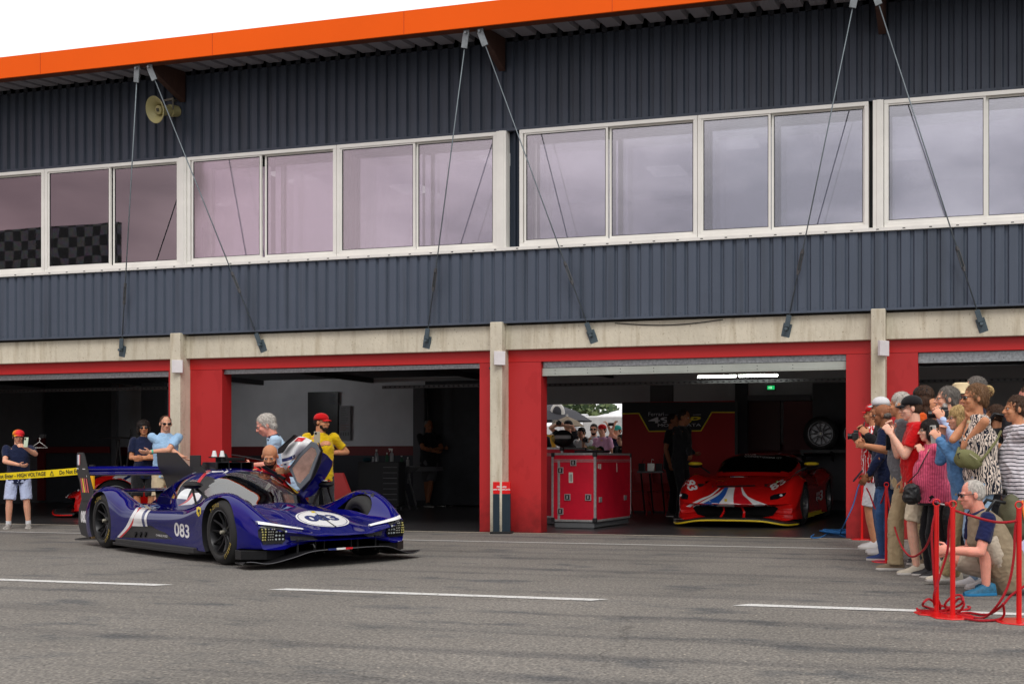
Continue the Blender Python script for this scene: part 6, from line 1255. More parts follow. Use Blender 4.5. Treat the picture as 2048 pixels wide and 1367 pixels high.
person('person in a white and navy striped top at the right edge of the crowd', 2042, 1180, 790, 86, Z=8.9, top=striped('breton', srgb(226, 222, 228), srgb(26, 28, 44), .032, .0085), topk='loose', bot=cloth('lilac_trousers', srgb(206, 204, 226)), botk='wide', shoes=sw_, skn='tan', hair='short', hairc='brown', fem=True, g=1.3, lean=3, hl=('px', 1975, 880, .2), pl=(-.3, -.2, -1), key='c13', **N_)
person('person in a cream top lifting a black phone at the right edge', 2068, 1140, 770, 86, Z=10.2, top=cream, topk='tee', bot=charc, shoes=sb_, skn='pink', hair='short', hairc='brown', glasses='sun', hl=('px', 2042, 842, -.3), hr=('px', 2045, 836, 0), curl=50, key='c14', vox=.009)
person('dark haired person with a black backpack between the bun and the straw hat', 2000, 1132, 808, 110, Z=10.8, top=bodyblk, topk='jacket', bot=charc, shoes=sb_, skn='tan', hair='short', hairc='brown', vox=.010)
# crouching man
person('crouching grey haired man in a beige utility vest, navy polo and beige shorts', 1972, 1192, 950, 86, head=(1944, 988, 8.5), Hs=.95, top=cloth('navy_polo', srgb(28, 34, 74)), topk='polo', bot=cloth('stone_shorts', srgb(190, 176, 158)), botk='shorts', shoes=mat('shoe_teal', srgb(30, 96, 128), .6, var=.4, scale=40), skn='pink', hair='crop', hairc='white', glasses='sun', g=1.15, lean=27, hpitch=-6, hipz=.36, hl=('px', 1898, 1100, -.2), hr=('px', 1893, 1103, .1), pl=(-.4, -.4, -.9), pr=(.3, -.3, -.9), feet=((-.14, .22), (.14, .02, .10)), kl=(-.25, 1, .55), kr=(.25, 1, .25), curl=50, vest=cloth('vest_beige', srgb(150, 134, 110)), key='c15', socks=None, sole=mat('sole_blue', srgb(30, 120, 170), .6), **N_)
# ================================================================ things people hold or wear
blk = mat('plastic_black', (.012, .012, .013), .35); phw = mat('phone_white', (.62, .64, .6), .3); scr = mat('phone_screen', (.01, .012, .016), .08, spec=.6)
def axes(yaw_deg, tilt=0):
    """frame of a held thing: facing direction relative to the camera like a person's phi"""
    a = R(yaw_deg); n = (-FW) * math.cos(a) + (-RT) * math.sin(a); n = (n + Vector((0, 0, math.sin(R(tilt))))).normalized(); r = n.cross(Vector((0, 0, 1))).normalized(); u = r.cross(n); return r, n, u
def phone(label, px, py, Z, phi, tilt=0, land=False, case=blk, group='phones held up by spectators'):
    c = atZ(px, py, Z); r, n, u = axes(phi, tilt); o = thing('phone', label, 'phone', c, 0, group); mx = Matrix((r, n, u)).transposed(); w_, h_ = (.15, .074) if land else (.074, .152)
    mb = MB(); mb.obox(c, (w_, .009, h_), mx); build('phone_case', mb, case, o, bevel=.003)
    mb = MB(); mb.obox(c - n * .0055, (w_ - .008, .001, h_ - .008), mx); build('screen', mb, scr, o)
    mb = MB(); q = c + n * .006 + u * (h_ / 2 - .025) + r * (w_ / 2 - .022); mb.obox(q, (.026, .003, .03), mx); build('camera_bump', mb, blk, o, bevel=.002)
def slr(label, px, py, Z, phi, L=.09, tilt=0):
    c = atZ(px, py, Z); r, n, u = axes(phi, tilt); o = thing('camera', label, 'camera', c); mx = Matrix((r, n, u)).transposed()
    mb = MB(); mb.obox(c, (.13, .055, .09), mx); mb.obox(c + u * .055, (.055, .06, .04), mx); mb.obox(c - r * .055 + n * .02, (.03, .05, .085), mx); build('camera_body', mb, blk, o, bevel=.008)
    mb = MB(); mb.lathe([(.0, .02), (.036, .02), (.036, .05), (.032, .052), (.033, .03 + L * .7), (.037, .032 + L * .7), (.037, .03 + L), (.03, .03 + L), (.028, .02 + L), (0, .02 + L)], Matrix.Translation(c) @ n.to_track_quat('Z', 'Y').to_matrix().to_4x4(), 24); build('lens', mb, [blk], o, smooth='auto')
    mb = MB(); mb.obox(c - n * .03, (.075, .006, .055), mx); build('screen', mb, scr, o)
zz_ = lambda k, d=0: PEOPLE[k]['Z'] + d
phone('pale green phone held up by the boy in the yellow and red cap', 52, 884, zz_('boy', -.33), 14, 8, case=mat('phone_mint', srgb(196, 214, 190), .4))
phone('phone held before the chin by the man in yellow', 634, 874, zz_('yellow', -.42), -20, case=mat('phone_beige', srgb(170, 160, 140), .4))
phone('dark phone held up beside the white capped man', 1727, 856, zz_('c2', 0), 95, 10, case=mat('phone_grey', srgb(90, 84, 82), .4))
phone('dark phone held out sideways by the man in the red polo', 1776, 856, zz_('c5', .02), 95, 12, land=True)
phone('large black phone held upright in front of the grey T-shirt', 1778, 884, zz_('c4', -.1), 150, 0)
phone('white phone with black screen held by the blonde woman', 1867, 868, zz_('c10', -.15), 62, -6, case=phw)
phone('black phone raised at the very right edge of the crowd', 2037, 828, zz_('c14', -.2), 60, 0)
phone('purple cased phone held by the crouching man', 1893, 1086, zz_('c15', -.05), 100, 20, case=mat('phone_purple', (.06, .02, .10), .4))
phone('black phone held level by the person in teal beyond the garage', 1222, 848, zz_('s5', -.35), 20, 0, land=True)
slr('black camera with short zoom lens held low by the red capped man', 1712, 872, zz_('c1', -.05), 98, .07)
slr('black camera with a long lens and flip screen aimed by the bearded man', 1889, 829, zz_('c8', -.2), 90, .13)
slr('small black camera raised at the back door', 1118, 846, zz_('s1', -.3), 15, .06); slr('black camera held at chest height by the young man in white', 1171, 880, zz_('s2', -.35), 20, .06)
# tablet / folder
c = atZ(1716, 951, zz_('c3', -.2)); o = thing('tablet', 'dark flat tablet held out low by the man in the navy jacket', 'tablet', c); r, n, u = axes(100, 55); mx = Matrix((r, n, u)).transposed(); mb = MB(); mb.obox(c, (.2, .012, .15), mx); build('tablet_case', mb, mat('tablet_navy', (.012, .014, .03), .5), o, bevel=.003)
mb = MB(); mb.obox(c + n * .008, (.18, .002, .13), mx); build('screen', mb, scr, o)
# cup
w0 = PEOPLE['cup']['WR'][0]; o = thing('cup', 'small white cup held by the man in the black jacket in the dark', 'cup', w0); mb = MB(); mb.lathe([(0, 0), (.022, 0), (.03, .07), (.027, .07), (.02, .005)], Matrix.Translation(w0 + Vector((.03, -.05, 0))), 16); build('cup_body', mb, white_al, o, smooth='auto')
# bags
Z7 = zz_('c7'); c = atZ(1824, 985, Z7 - .16); o = thing('handbag', 'soft black handbag hanging at the hip of the woman in pink', 'bag', c)
mb = MB(); mb.ell(c, (.08, .05, .09), Matrix.Rotation(YAW, 3, 'Z'), 16, 10); mb.ell(c + Vector((0, 0, -.04)), (.09, .055, .065), Matrix.Rotation(YAW, 3, 'Z'), 16, 10); me = remesh(mb, .009, 2); ruffle(me, .016, 22); link('bag_body', me, mat('bag_black', (.012, .012, .013), .45), o)
mb = MB(); mb.tube([c + Vector((-.04, 0, .09)), atZ(1835, 945, Z7 - .12), atZ(1850, 915, Z7 - .14), atZ(1862, 895, Z7 - .08)], .006, 6); build('strap', mb, mat('bag_black', (.012, .012, .013), .45), o, smooth=True)
Zb = zz_('c11'); c = atZ(1937, 918, Zb - .20); o = thing('belt_bag', 'olive green belt bag worn across the patterned top', 'bag', c)
mb = MB(); mb.ell(c, (.12, .055, .075), Matrix.Rotation(YAW, 3, 'Z') @ Matrix.Rotation(R(22), 3, 'Y'), 18, 12); mb.ell(c + Vector((-.05, 0, .0)), (.07, .05, .07), nu=16, nv=10); me = remesh(mb, .008, 2); ruffle(me, .006, 14); link('bag_body', me, mat('bag_olive', srgb(112, 112, 72), .8, bump=.3, bscale=150), o)
mb = MB(); p = [c + Vector((.09, -.01, -.02)), atZ(1975, 905, Zb - .19), atZ(1990, 885, Zb - .14), atZ(2002, 862, Zb - .0)]; mb.tube(p, .012, 6); mb.tube([c + Vector((-.09, 0, .05)), atZ(1918, 895, Zb - .1)], .012, 6); build('strap', mb, mat('bag_olive', srgb(112, 112, 72)), o, smooth=True)
mb = MB(); mb.bar(c + Vector((.01, -.062, .045)), c + Vector((.07, -.055, .0)), .004, .006); build('zip', mb, mat('zip_gold', (.6, .55, .4), .4, .5), o)
mb = MB(); mb.obox(c + Vector((-.07, -.05, .03)), (.025, .008, .045), Matrix.Rotation(R(-20), 3, 'Y')); build('label_patch', mb, blk, o)
# backpacks
def backpack(label, c, yaw_, sc, m1, m2=None):
    o = thing('backpack', label, 'backpack', c, 0); rot = Matrix.Rotation(yaw_, 3, 'Z'); mb = MB()
    mb.ell(c, (.15 * sc, .10 * sc, .22 * sc), rot, 18, 12); mb.ell(c + rot @ Vector((0, -.02, -.07)) * sc, (.155 * sc, .11 * sc, .13 * sc), rot, 18, 12); me = remesh(mb, .011, 2); ruffle(me, .012, 9); link('pack_body', me, m1, o)
    mb = MB()
    for s in (-1, 1): mb.tube([c + rot @ Vector(p) * sc for p in ((s * .09, .08, .15), (s * .10, .17, .17), (s * .11, .24, .08), (s * .11, .22, -.03), (s * .10, .12, -.14))], .014, 6)
    mb.tube([c + rot @ Vector(p) * sc for p in ((-.03, .05, .21), (-.02, .05, .26), (.02, .05, .26), (.03, .05, .21))], .009, 6); build('strap', mb, blk, o, smooth=True)
    if m2:
        mb = MB()
        for s in (-1, 1): mb.tube([c + rot @ Vector(p) * sc for p in ((s * .10, -.06, .17), (s * .135, -.06, .05), (s * .13, -.09, -.08), (s * .10, -.10, -.16))], .008, 6)
        build('piping', mb, m2, o, smooth=True)
        mb = MB(); mb.ell(c + rot @ Vector((0, -.10, -.05)) * sc, (.09 * sc, .05 * sc, .11 * sc), rot, 14, 10); build('front_pocket', mb, mat('pack_grey', srgb(206, 202, 198), .7), o, smooth=True)
    return o
pc = PEOPLE['c15']; c = atZ(2022, 1040, pc['Z'] - .02); backpack('olive and grey backpack with orange piping on the crouching man', c, pc['rz'] + R(0), .95, mat('pack_olive', srgb(88, 88, 66), .75, bump=.3, bscale=150), mat('pack_orange', srgb(232, 130, 30), .6))
backpack('plain black backpack on the person behind the patterned top', atZ(2022, 858, 10.6), facing(110), .9, mat('pack_black', (.015, .016, .02), .7, bump=.3, bscale=150))
# ================================================================ rope barrier
rdp = mat('post_red', srgb(214, 16, 16), .3, coat=.4, var=.05); ropr = mat('rope_red', srgb(186, 26, 40), .75, bump=.8, bscale=160, stretch=(1, 1, 1)); ropb = mat('rope_blue', srgb(40, 110, 175), .75, bump=.8, bscale=160); clipm = mat('clip_steel', (.45, .45, .45), .3, .9)
def post(label, px, py, hgt=.78, base=True):
    b = gnd(px, py); o = thing('barrier_post', label, 'barrier post', b, 0, 'red rope barrier posts')
    mb = MB(); mb.tube([b + Vector((0, 0, .012)), b + Vector((0, 0, hgt))], .0175, 16); build('pole', mb, rdp, o, smooth='auto')
    mb = MB(); t = b + Vector((0, 0, hgt + .022)); mb.tube([t + RT * (.024 * math.cos(a)) + Vector((0, 0, .024 * math.sin(a))) for a in [2*math.pi*k/14 for k in range(15)]], .0055, 6); build('top_ring', mb, rdp, o, smooth=True)
    mb = MB(); mb.lathe([(0, .014), (.02, .014), (.15, .010), (.155, .004), (.155, .001), (0, .001)], Matrix.Translation(b), 8); build('base_plate', mb, rdp, o, smooth='auto')
    return b
pA = post('barrier post beside the heap of blue rope, nearest the garage', 1724, 1078, .80); pC = post('barrier post standing among the legs of the first spectators', 1760, 1080, .80); pB = post('barrier post in front of the man in jeans', 1773, 1123, .78)
pD = post('left post of the close pair on the white line', 1873, 1226, .74); pE = post('right post of the close pair on the white line', 1905.5, 1233, .735); pF = post('barrier post at the right edge in front of the crouching man', 2038, 1243, .74)
def rope(label, pts, m, group, r=.0085, n=7, cat='rope'):
    P = cr1([tuple(p) for p in pts], n); mb = MB(); mb.tube([Vector(p) for p in P], r, 8); o = build('rope', mb, m, None, smooth=True); tag(o, label, cat, group); return o
top = lambda p, h=.76: p + Vector((0, 0, h))
G_ = 'barrier ropes'
ZB, ZD, ZF = footZ(1123), footZ(1226), footZ(1243)
rope('red rope sagging from the post before the jeans to the close pair', [top(pB, .78), atZ(1782, 1025, ZB - .5), atZ(1800, 1085, ZB - 1.4), atZ(1822, 1112, ZB - 2.2), atZ(1848, 1098, ZD + .7), atZ(1864, 1062, ZD + .15), top(pD, .70)], ropr, G_)
rope('red rope sagging behind the white shorts', [top(pB, .79), atZ(1764, 1000, ZB + .1), atZ(1752, 1018, ZB + .3), atZ(1738, 985, ZB + 1.0), top(pA, .78)], ropr, G_)
rope('taut red rope from the close pair to the right hand post', [top(pE, .72), atZ(1960, 1036, (ZD + ZF) / 2), atZ(2000, 1044, ZF), top(pF, .66)], ropr, G_)
g = lambda px, py, z=.012: gnd(px, py, z)
rope('red rope hanging down the close pair and coiled at their feet', [top(pD, .72) + RT * .0, atZ(1864, 1060, ZD), atZ(1866, 1120, ZD), atZ(1871, 1180, ZD), g(1880, 1216, .03), g(1850, 1212), g(1846, 1206, .09), atZ(1858, 1197, ZD), g(1876, 1208, .05), g(1905, 1214), g(1925, 1204, .1), atZ(1922, 1190, ZD), atZ(1905, 1192, ZD), g(1890, 1208, .06), g(1900, 1220), g(1932, 1218), g(1940, 1214), g(1936, 1212)], ropr, G_)
rope('red rope draped over the right post of the pair down to the ground', [top(pE, .74), atZ(1898, 1050, ZD - .1), atZ(1895, 1100, ZD - .1), atZ(1880, 1150, ZD - .1), atZ(1868, 1190, ZD - .1), g(1872, 1218, .02), g(1890, 1226), g(1915, 1224, .02), g(1928, 1208, .08), atZ(1918, 1196, ZD), g(1896, 1216, .03), g(1860, 1222), g(1838, 1219), g(1834, 1216)], ropr, G_)
rope('red rope looping from the right hand post along the ground', [top(pF, .74), atZ(2030, 1060, ZF), atZ(2028, 1110, ZF), atZ(2018, 1165, ZF), atZ(1998, 1205, ZF), g(1970, 1233), g(1940, 1232), g(1915, 1228), g(1935, 1224), g(1975, 1228, .02), atZ(2004, 1210, ZF), atZ(2022, 1190, ZF), atZ(2048, 1172, ZF), atZ(2066, 1160, ZF)], ropr, G_)
rope('short red rope lying doubled beside the right hand post', [atZ(2006, 1206, ZF - .1), g(2008, 1228, .05), g(1996, 1238), g(1960, 1240), g(1930, 1236)], ropr, G_)
o = thing('snap_hook', 'steel snap hook linking the close pair of posts', 'hook', top(pD, .76)); mb = MB(); p, q = top(pD, .765), top(pE, .755); mb.tube([p.lerp(q, t) + Vector((0, 0, -.01 * math.sin(t * 3.14))) for t in (0.05, .3, .6)], .006, 6); build('hook_body', mb, clipm, o, smooth=True); mb = MB(); mb.tube([p.lerp(q, .6), p.lerp(q, .9)], .014, 10); build('hook_sleeve', mb, [ropr], o)
zA = footZ(1078)
rope('blue rope hanging from the tablet down to the blue heap', [top(pA, .80), atZ(1716, 975, zA), atZ(1706, 1010, zA), atZ(1690, 1045, zA), g(1681, 1068, .03), g(1700, 1074), g(1722, 1070, .03), g(1735, 1060, .1), g(1730, 1056, .1)], ropb, G_, .009)
rope('blue rope running down behind the nearest post into the heap', [top(pA, .79), atZ(1727, 990, zA + .1), atZ(1732, 1030, zA + .1), g(1736, 1062, .06), g(1716, 1066), g(1690, 1070), g(1660, 1066), g(1640, 1074), g(1622, 1074), g(1628, 1068)], ropb, G_, .009)
loops = []
for k in range(46):
    a = k * .95; r_ = .30 + .12 * math.sin(k * 1.7); loops.append(g(1708, 1068) + RT * (r_ * math.cos(a) * 1.1 + .15 * math.sin(k * .4)) + FW * (r_ * .8 * math.sin(a)) + Vector((0, 0, .008 + .05 * abs(math.sin(k * 1.3)))))
rope('heap of tangled blue rope on the ground by the red door post', loops, ropb, G_, .009, 6)
# ================================================================ warning tape and yellow post
pz0 = atZ(185, 939, 14.4); b = Vector((pz0.x, pz0.y, 0)); o = thing('barrier_post', 'yellow plastic barrier post behind the rear wheel of the blue car', 'barrier post', b)
yp = mat('post_yellow', srgb(238, 176, 24), .45); mb = MB(); mb.tube([b + Vector((0, 0, .02)), b + Vector((0, 0, .95))], .028, 16); build('pole', mb, yp, o, smooth='auto'); mb = MB(); mb.lathe([(0, .03), (.05, .03), (.20, .012), (.21, 0), (0, 0)], Matrix.Translation(b), 28); build('base_plate', mb, flat_black, o, smooth='auto')
mb = MB(); mb.tube([b + Vector((0, 0, .93)), b + Vector((0, 0, 1.0))], .036, 16); mb.tube([b + Vector((0, 0, .40)), b + Vector((0, 0, .405))], .03, 16); build('post_head', mb, flat_black, o)
p0, p1 = atZ(-160, 956, 15.6), pz0 + Vector((0, 0, .0)); d = (p1 - p0); r = d.normalized(); nrm = r.cross(Vector((0, 0, 1))).normalized(); rows = []
for k in range(25): t = k / 24; c = p0 + d * t + Vector((0, 0, -.03 * math.sin(t * 3.14))); rows.append([c + Vector((0, 0, .048)), c + nrm * (.004 * math.sin(k)), c - Vector((0, 0, .048))])
mb = MB(); mb.grid(rows); o = thing('barrier_tape', 'yellow high voltage warning tape stretched across the first bay', 'tape', p0); tb = build('tape_band', mb, mat('tape_yellow', srgb(244, 216, 20), .35, var=.03), o, smooth=True)
bt = obj_bvh([tb]); mb = MB(); tot = d.length; s_ = 0.15; toward = nrm if nrm.dot(FW) < 0 else -nrm
V_ = text_mesh('Do Not Enter - HIGH VOLTAGE', .078, align='LEFT', off=.0012)
while s_ < tot - .2:
    mb = MB(); wid = max(v[0] for v in V_[0]); o_ = p0 + r * s_
    mb.add([o_ + r * a + Vector((0, 0, b_ + -.03 * math.sin((s_ + a) / tot * 3.14))) + toward * .007 for a, b_, c_ in V_[0]], V_[1]); s_ += wid + .12
    q = p0 + r * s_ + Vector((0, 0, -.03 * math.sin(s_ / tot * 3.14))) + toward * .007; mb.tube([q + Vector((0, 0, .03)), q - r * .032 - Vector((0, 0, .028)), q + r * .032 - Vector((0, 0, .028)), q + Vector((0, 0, .03))], .004, 4); s_ += .14; build('tape_lettering', mb, mat('print_black', (.02, .02, .02), .6, var=0), o)
# ================================================================ sign stand
zs = footZ(1066); p, q = atZ(986.5, 1062, zs), atZ(1021, 1062, zs); o = thing('sign_stand', 'narrow free standing sign with red head and dark blue panel by the column', 'sign', Vector(((p.x + q.x) / 2, (p.y + q.y) / 2, 0)))
rr_ = (q - p); rr_.z = 0; wd_ = rr_.length; rr_.normalize(); nb = Vector((rr_.y, -rr_.x, 0)); c = (p + q) / 2; c.z = 0; mx = Matrix((rr_, -nb, Vector((0, 0, 1)))).transposed(); ht = HC - (963 - HOR) / F * zs; hs = HC - (987 - HOR) / F * zs
mb = MB(); mb.obox(c + Vector((0, 0, (hs + .03) / 2)), (wd_, .04, hs - .03), mx); build('panel', mb, mat('sign_navy', srgb(28, 44, 56), .5), o, bevel=.003)
mb = MB(); mb.obox(c + Vector((0, 0, (hs + ht) / 2 + .001)), (wd_, .042, ht - hs), mx); build('red_head', mb, mat('sign_red', srgb(226, 10, 14), .45), o, bevel=.003)
mb = MB(); mb.obox(c + Vector((0, 0, .016)), (wd_ * 1.2, .22, .03), mx); build('base', mb, flat_black, o, bevel=.004)
mb = MB(); put_text(mb, 'FERRARI', c + nb * .023 + Vector((0, 0, hs + (ht - hs) * .58)), rr_, (0, 0, 1), .038, off=.001); put_text(mb, '499P MODIFICATA', c + nb * .023 + Vector((0, 0, hs + (ht - hs) * .36)), rr_, (0, 0, 1), .030, off=.001); build('lettering', mb, dwhite, o)
# ================================================================ flight cases
alu = mat('case_alu', srgb(176, 176, 176), .4, .5, var=.2, scale=20); credp = mat('case_red', srgb(196, 16, 44), .5, var=.12, scale=4, bump=.05, bscale=20); cblk = mat('case_black', (.02, .02, .022), .5)
def flight_case(label, c, yaw_, w_, dp, z0, z1, group, full=True):
    o = thing('flight_case', label, 'case', Vector((c.x, c.y, 0)), yaw_, group); m3 = Matrix.Rotation(yaw_, 3, 'Z'); P_ = lambda x, y, z: Vector((c.x, c.y, 0)) + m3 @ Vector((x, y, z))
    def bx(mb, x0, x1, y0, y1, za, zb_, m=None): mb.obox(P_((x0+x1)/2, (y0+y1)/2, (za+zb_)/2), (abs(x1-x0), abs(y1-y0), abs(zb_-za)), m3, m)
    h = z1 - z0; t = .035; zl = z1 - .12; mb = MB(); bx(mb, -w_/2, w_/2, -dp/2, dp/2, z0, z1); build('shell', mb, credp, o)
    mb = MB(); e = .006
    for x in (-1, 1):
        for y in (-1, 1): bx(mb, x * (w_/2 + e) - x * t, x * (w_/2 + e), y * (dp/2 + e) - y * t, y * (dp/2 + e), z0, z1)
    for z in (z0, z1 - t, zl - .02, zl + .008):
        for y in (-1, 1): bx(mb, -w_/2, w_/2, y * (dp/2 + e*.8) - y * .02, y * (dp/2 + e*.8), z, z + (t if z in (z0, z1 - t) else .012))
        for x in (-1, 1): bx(mb, x * (w_/2 + e*.8) - x * .02, x * (w_/2 + e*.8), -dp/2, dp/2, z, z + (t if z in (z0, z1 - t) else .012))
    bx(mb, -w_/2 + .10, -w_/2 + .14, -dp/2 - .006, -dp/2, z0, zl); build('edge_trim', mb, alu, o, bevel=.003)
    for x in (-1, 1):
        for y in (-1, 1):
            for z in (z0, z1 - .06):
                mb = MB(); bx(mb, x * (w_/2 + .010) - x * .06, x * (w_/2 + .010), y * (dp/2 + .010) - y * .06, y * (dp/2 + .010), z - .003, z + .063); build('corner_cap', mb, cblk, o, bevel=.006)
    if full:
        def latch(x, z, nm):
            mb = MB(); bx(mb, x - .05, x + .05, -dp/2 - .012, -dp/2 - .001, z - .05, z + .05, 0); bx(mb, x - .036, x + .036, -dp/2 - .015, -dp/2 - .012, z - .036, z + .036, 1); bx(mb, x - .012, x + .012, -dp/2 - .024, -dp/2 - .015, z - .025, z + .025, 0); build(nm, mb, [alu, cblk], o, bevel=.003)
        latch(.0, zl - .03, 'latch'); latch(-w_/2 + .15, zl - .15, 'hinge'); latch(-w_/2 + .15, z0 + .16, 'hinge'); latch(-w_/2 + .27, z0 + .38, 'handle'); latch(w_/2 - .12, z0 + .38, 'handle')
        mb = MB(); bx(mb, -.08, -.01, -dp/2 - .003, -dp/2, z1 - .46, z1 - .30, 0); bx(mb, -.06, -.052, -dp/2 - .005, -dp/2 - .003, z1 - .44, z1 - .33, 1); bx(mb, -.038, -.03, -dp/2 - .005, -dp/2 - .003, z1 - .44, z1 - .33, 1)
        bx(mb, w_/2, w_/2 + .003, -dp/2 + .09, -dp/2 + .13, z1 - .24, z1 - .17, 0); bx(mb, w_/2, w_/2 + .003, -dp/2 + .15, -dp/2 + .2, z1 - .25, z1 - .17, 0); bx(mb, w_/2, w_/2 + .003, .1, .13, z1 - .3, z1 - .16, 0); build('sticker', mb, [mat('sticker_white', (.6, .58, .52), .6), cblk], o)
        mb = MB()
        for y in (-dp/2 + .12, dp/2 - .3): bx(mb, w_/2, w_/2 + .012, y, y + .1, z0 + .30, z0 + .38)
        build('side_handle', mb, alu, o, bevel=.003)
    mb = MB()
    for x in (-.28, 0, .28): bx(mb, x - .06, x + .06, -dp/2 + .02, dp/2 - .02, .02, z0 - .002)
    bx(mb, -w_/2 + .04, w_/2 - .04, -dp/2 + .01, -dp/2 + .08, .012, z0 - .005); build('pallet_foot', mb, mat('pallet_grey', srgb(96, 98, 100), .6), o, bevel=.01)
    return o, P_
zc = 2251 / 137; zt = HC + (HOR - 905) / F * zc; nearL, nearR = atZ(1098, 921, zc), atZ(1191, 921, zc); wv = (nearR - nearL); wv.z = 0; yaw_c = R(-4); wd_ = wv.length * 1.04; back = Vector((-math.sin(yaw_c), math.cos(yaw_c), 0)); cc = nearR + back * .70 - Vector((math.cos(yaw_c), math.sin(yaw_c), 0)) * wd_ / 2
fc, PF = flight_case('large red flight case with aluminium edges on a grey pallet in the third bay', cc, yaw_c, wd_, 1.40, .11, zt, 'red flight cases')
c2 = atZ(1098, 921, zc + 1.7); fc2, PF2 = flight_case('second red flight case standing behind the large one with a helmet on top', c2, yaw_c, .95, .9, .11, zt + .10, 'red flight cases', False)
# helmet on the rear case, tray on the front case
hc = atZ(1126, 874, zc + 1.25); hc.z = zt + .10 + .145; o = thing('helmet', 'black and silver racing helmet lying on the rear flight case', 'helmet', hc)
mb = MB(); mb.ell(hc, (.17, .15, .145), Matrix.Rotation(YAW, 3, 'Z'), 28, 18); build('helmet_shell', mb, blk, o, smooth=True)
mb = MB(); rows = []
for t in np.linspace(-1.2, 1.2, 20): rows.append([hc + Vector((.176 * math.sin(t), -.156 * math.cos(t), z)) for z in (.05, .02 + .02 * math.cos(t), -.005)])
mb.grid(rows); build('stripe', mb, mat('helmet_silver', (.30, .30, .29), .4), o, smooth=True)
mb = MB(); mb.ell(hc + Vector((-.11, -.09, .0)), (.06, .05, .06)); build('visor', mb, mat('helmet_gold', (.5, .36, .08), .3, var=.5, scale=20), o, smooth=True)
o = thing('tray', 'shallow dark tray with cables on top of the front flight case', 'tray', PF(0, .1, zt)); mb = MB(); a = PF(-.05, .1, zt + .03); mb.obox(a, (.5, .3, .04), Matrix.Rotation(yaw_c, 3, 'Z')); build('tray_box', mb, cblk, o, bevel=.01); mb = MB(); mb.tube([a + Vector((.1 * math.cos(k * .9), .06 * math.sin(k * .9), .03 + .004 * k)) for k in range(14)], .008, 6); build('cable_coil', mb, mat('cable_olive', (.15, .18, .04), .5), o, smooth=True)
# ================================================================ garage furniture
def cab(name, label, px0, px1, py0, pyb, m, drawers, side_m=None, split=.6, trim=None, Zx=None, dpt_=.5):
    Z = Zx or footZ(pyb); a, b = atZ(px0, py0, Z), atZ(px1, py0, Z); o = thing(name, label, 'cabinet', Vector(((a.x+b.x)/2, (a.y+b.y)/2, 0))); r = (b - a); r.z = 0; w_ = r.length; r.normalize(); n = Vector((r.y, -r.x, 0)); mx = Matrix((r, -n, Vector((0, 0, 1)))).transposed(); c = (a + b) / 2; zt_ = a.z
    mb = MB(); mb.obox(Vector((c.x, c.y, (zt_ + .1) / 2)) - n * dpt_ / 2, (w_, dpt_, zt_ - .1), mx); build('carcass', mb, m, o, bevel=.006)
    x0 = -w_ / 2 + w_ * split; 
    for k in range(drawers):
        h = (zt_ - .25) / drawers; z = .16 + h * (k + .5); mb = MB(); cx_ = (x0 + w_ / 2) / 2; q = Vector((c.x, c.y, 0)) + r * cx_ + n * .006; mb.obox(q + Vector((0, 0, z)), (w_ / 2 - x0 - .02, .02, h - .015), mx); dr = build('drawer', mb, trim[0] if trim else m, o, bevel=.003)
        mb = MB(); mb.obox(q + Vector((0, 0, z + h * .3)) + n * .014, (w_ / 2 - x0 - .05, .015, .014), mx); build('handle', mb, (trim[1] if trim else mat('handle_grey', (.16, .16, .17), .3, .6)), dr)
    for s in (-1, 1):
        mb = MB(); mb.lathe([(0, -.015), (.045, -.015), (.045, .015), (0, .015)], Matrix.Translation(Vector((c.x, c.y, .052)) + r * s * (w_ / 2 - .07) - n * .06) @ mx.to_4x4() @ Matrix.Rotation(R(90), 4, 'Y'), 16)
        build('castor', mb, mat('castor_grey', (.2, .2, .2), .4), o, smooth='auto')
    return o, c, r, n, zt_
cb, cbc, cbr, cbn, cbz = cab('tool_cabinet', 'black roller tool cabinet with a bank of drawers below the white wall', 716, 797, 923, 1022, mat('cab_black', (.010, .011, .014), .4), 7)
mb = MB(); put_text(mb, 'Beta', Vector((cbc.x, cbc.y, .16)) + cbr * .19 + cbn * .018, cbr, (0, 0, 1), .09); build('maker_name', mb, mat('grey_text', (.12, .12, .13)), cb)
def bottle(label, off, h, r, m, capm=None, spray=False):
    b = Vector((cbc.x, cbc.y, cbz + .003)) + cbr * off - cbn * .2; o = thing('bottle', label, 'bottle', b, 0, 'bottles and cans on the tool cabinet'); mb = MB(); mb.lathe([(0, 0), (r, 0), (r, h * .62), (r * .4, h * .78), (r * .35, h * .86), (0, h * .86)], Matrix.Translation(b), 16); build('bottle_body', mb, m, o, smooth='auto')
    mb = MB()
    if spray: mb.bar(b + Vector((0, 0, h * .86)), b + Vector((0, 0, h)), .03, .03); mb.bar(b + Vector((.02, 0, h)), b + Vector((-.07, 0, h + .005)), .02, .03); mb.bar(b + Vector((-.035, 0, h)), b + Vector((-.055, 0, h * .82)), .008, .012)
    else: mb.lathe([(0, h * .84), (r * .5, h * .84), (r * .5, h), (0, h)], Matrix.Translation(b), 12)
    build('cap', mb, capm or white_al, o, smooth='auto')
bs = mat('bottle_silver', (.25, .26, .27), .3, .6); bw = mat('bottle_white', (.4, .4, .4), .5); bg_ = mat('bottle_green', (.03, .12, .06), .5)
bottle('tall silver can on the left of the tool cabinet', -.10, .26, .035, bs); bottle('short silver tin in front of the tall can', -.17, .10, .03, bs); bottle('green bottle next to the spray bottle', .12, .19, .032, bg_); bottle('clear spray bottle with white trigger head', .22, .26, .038, bw, spray=True)
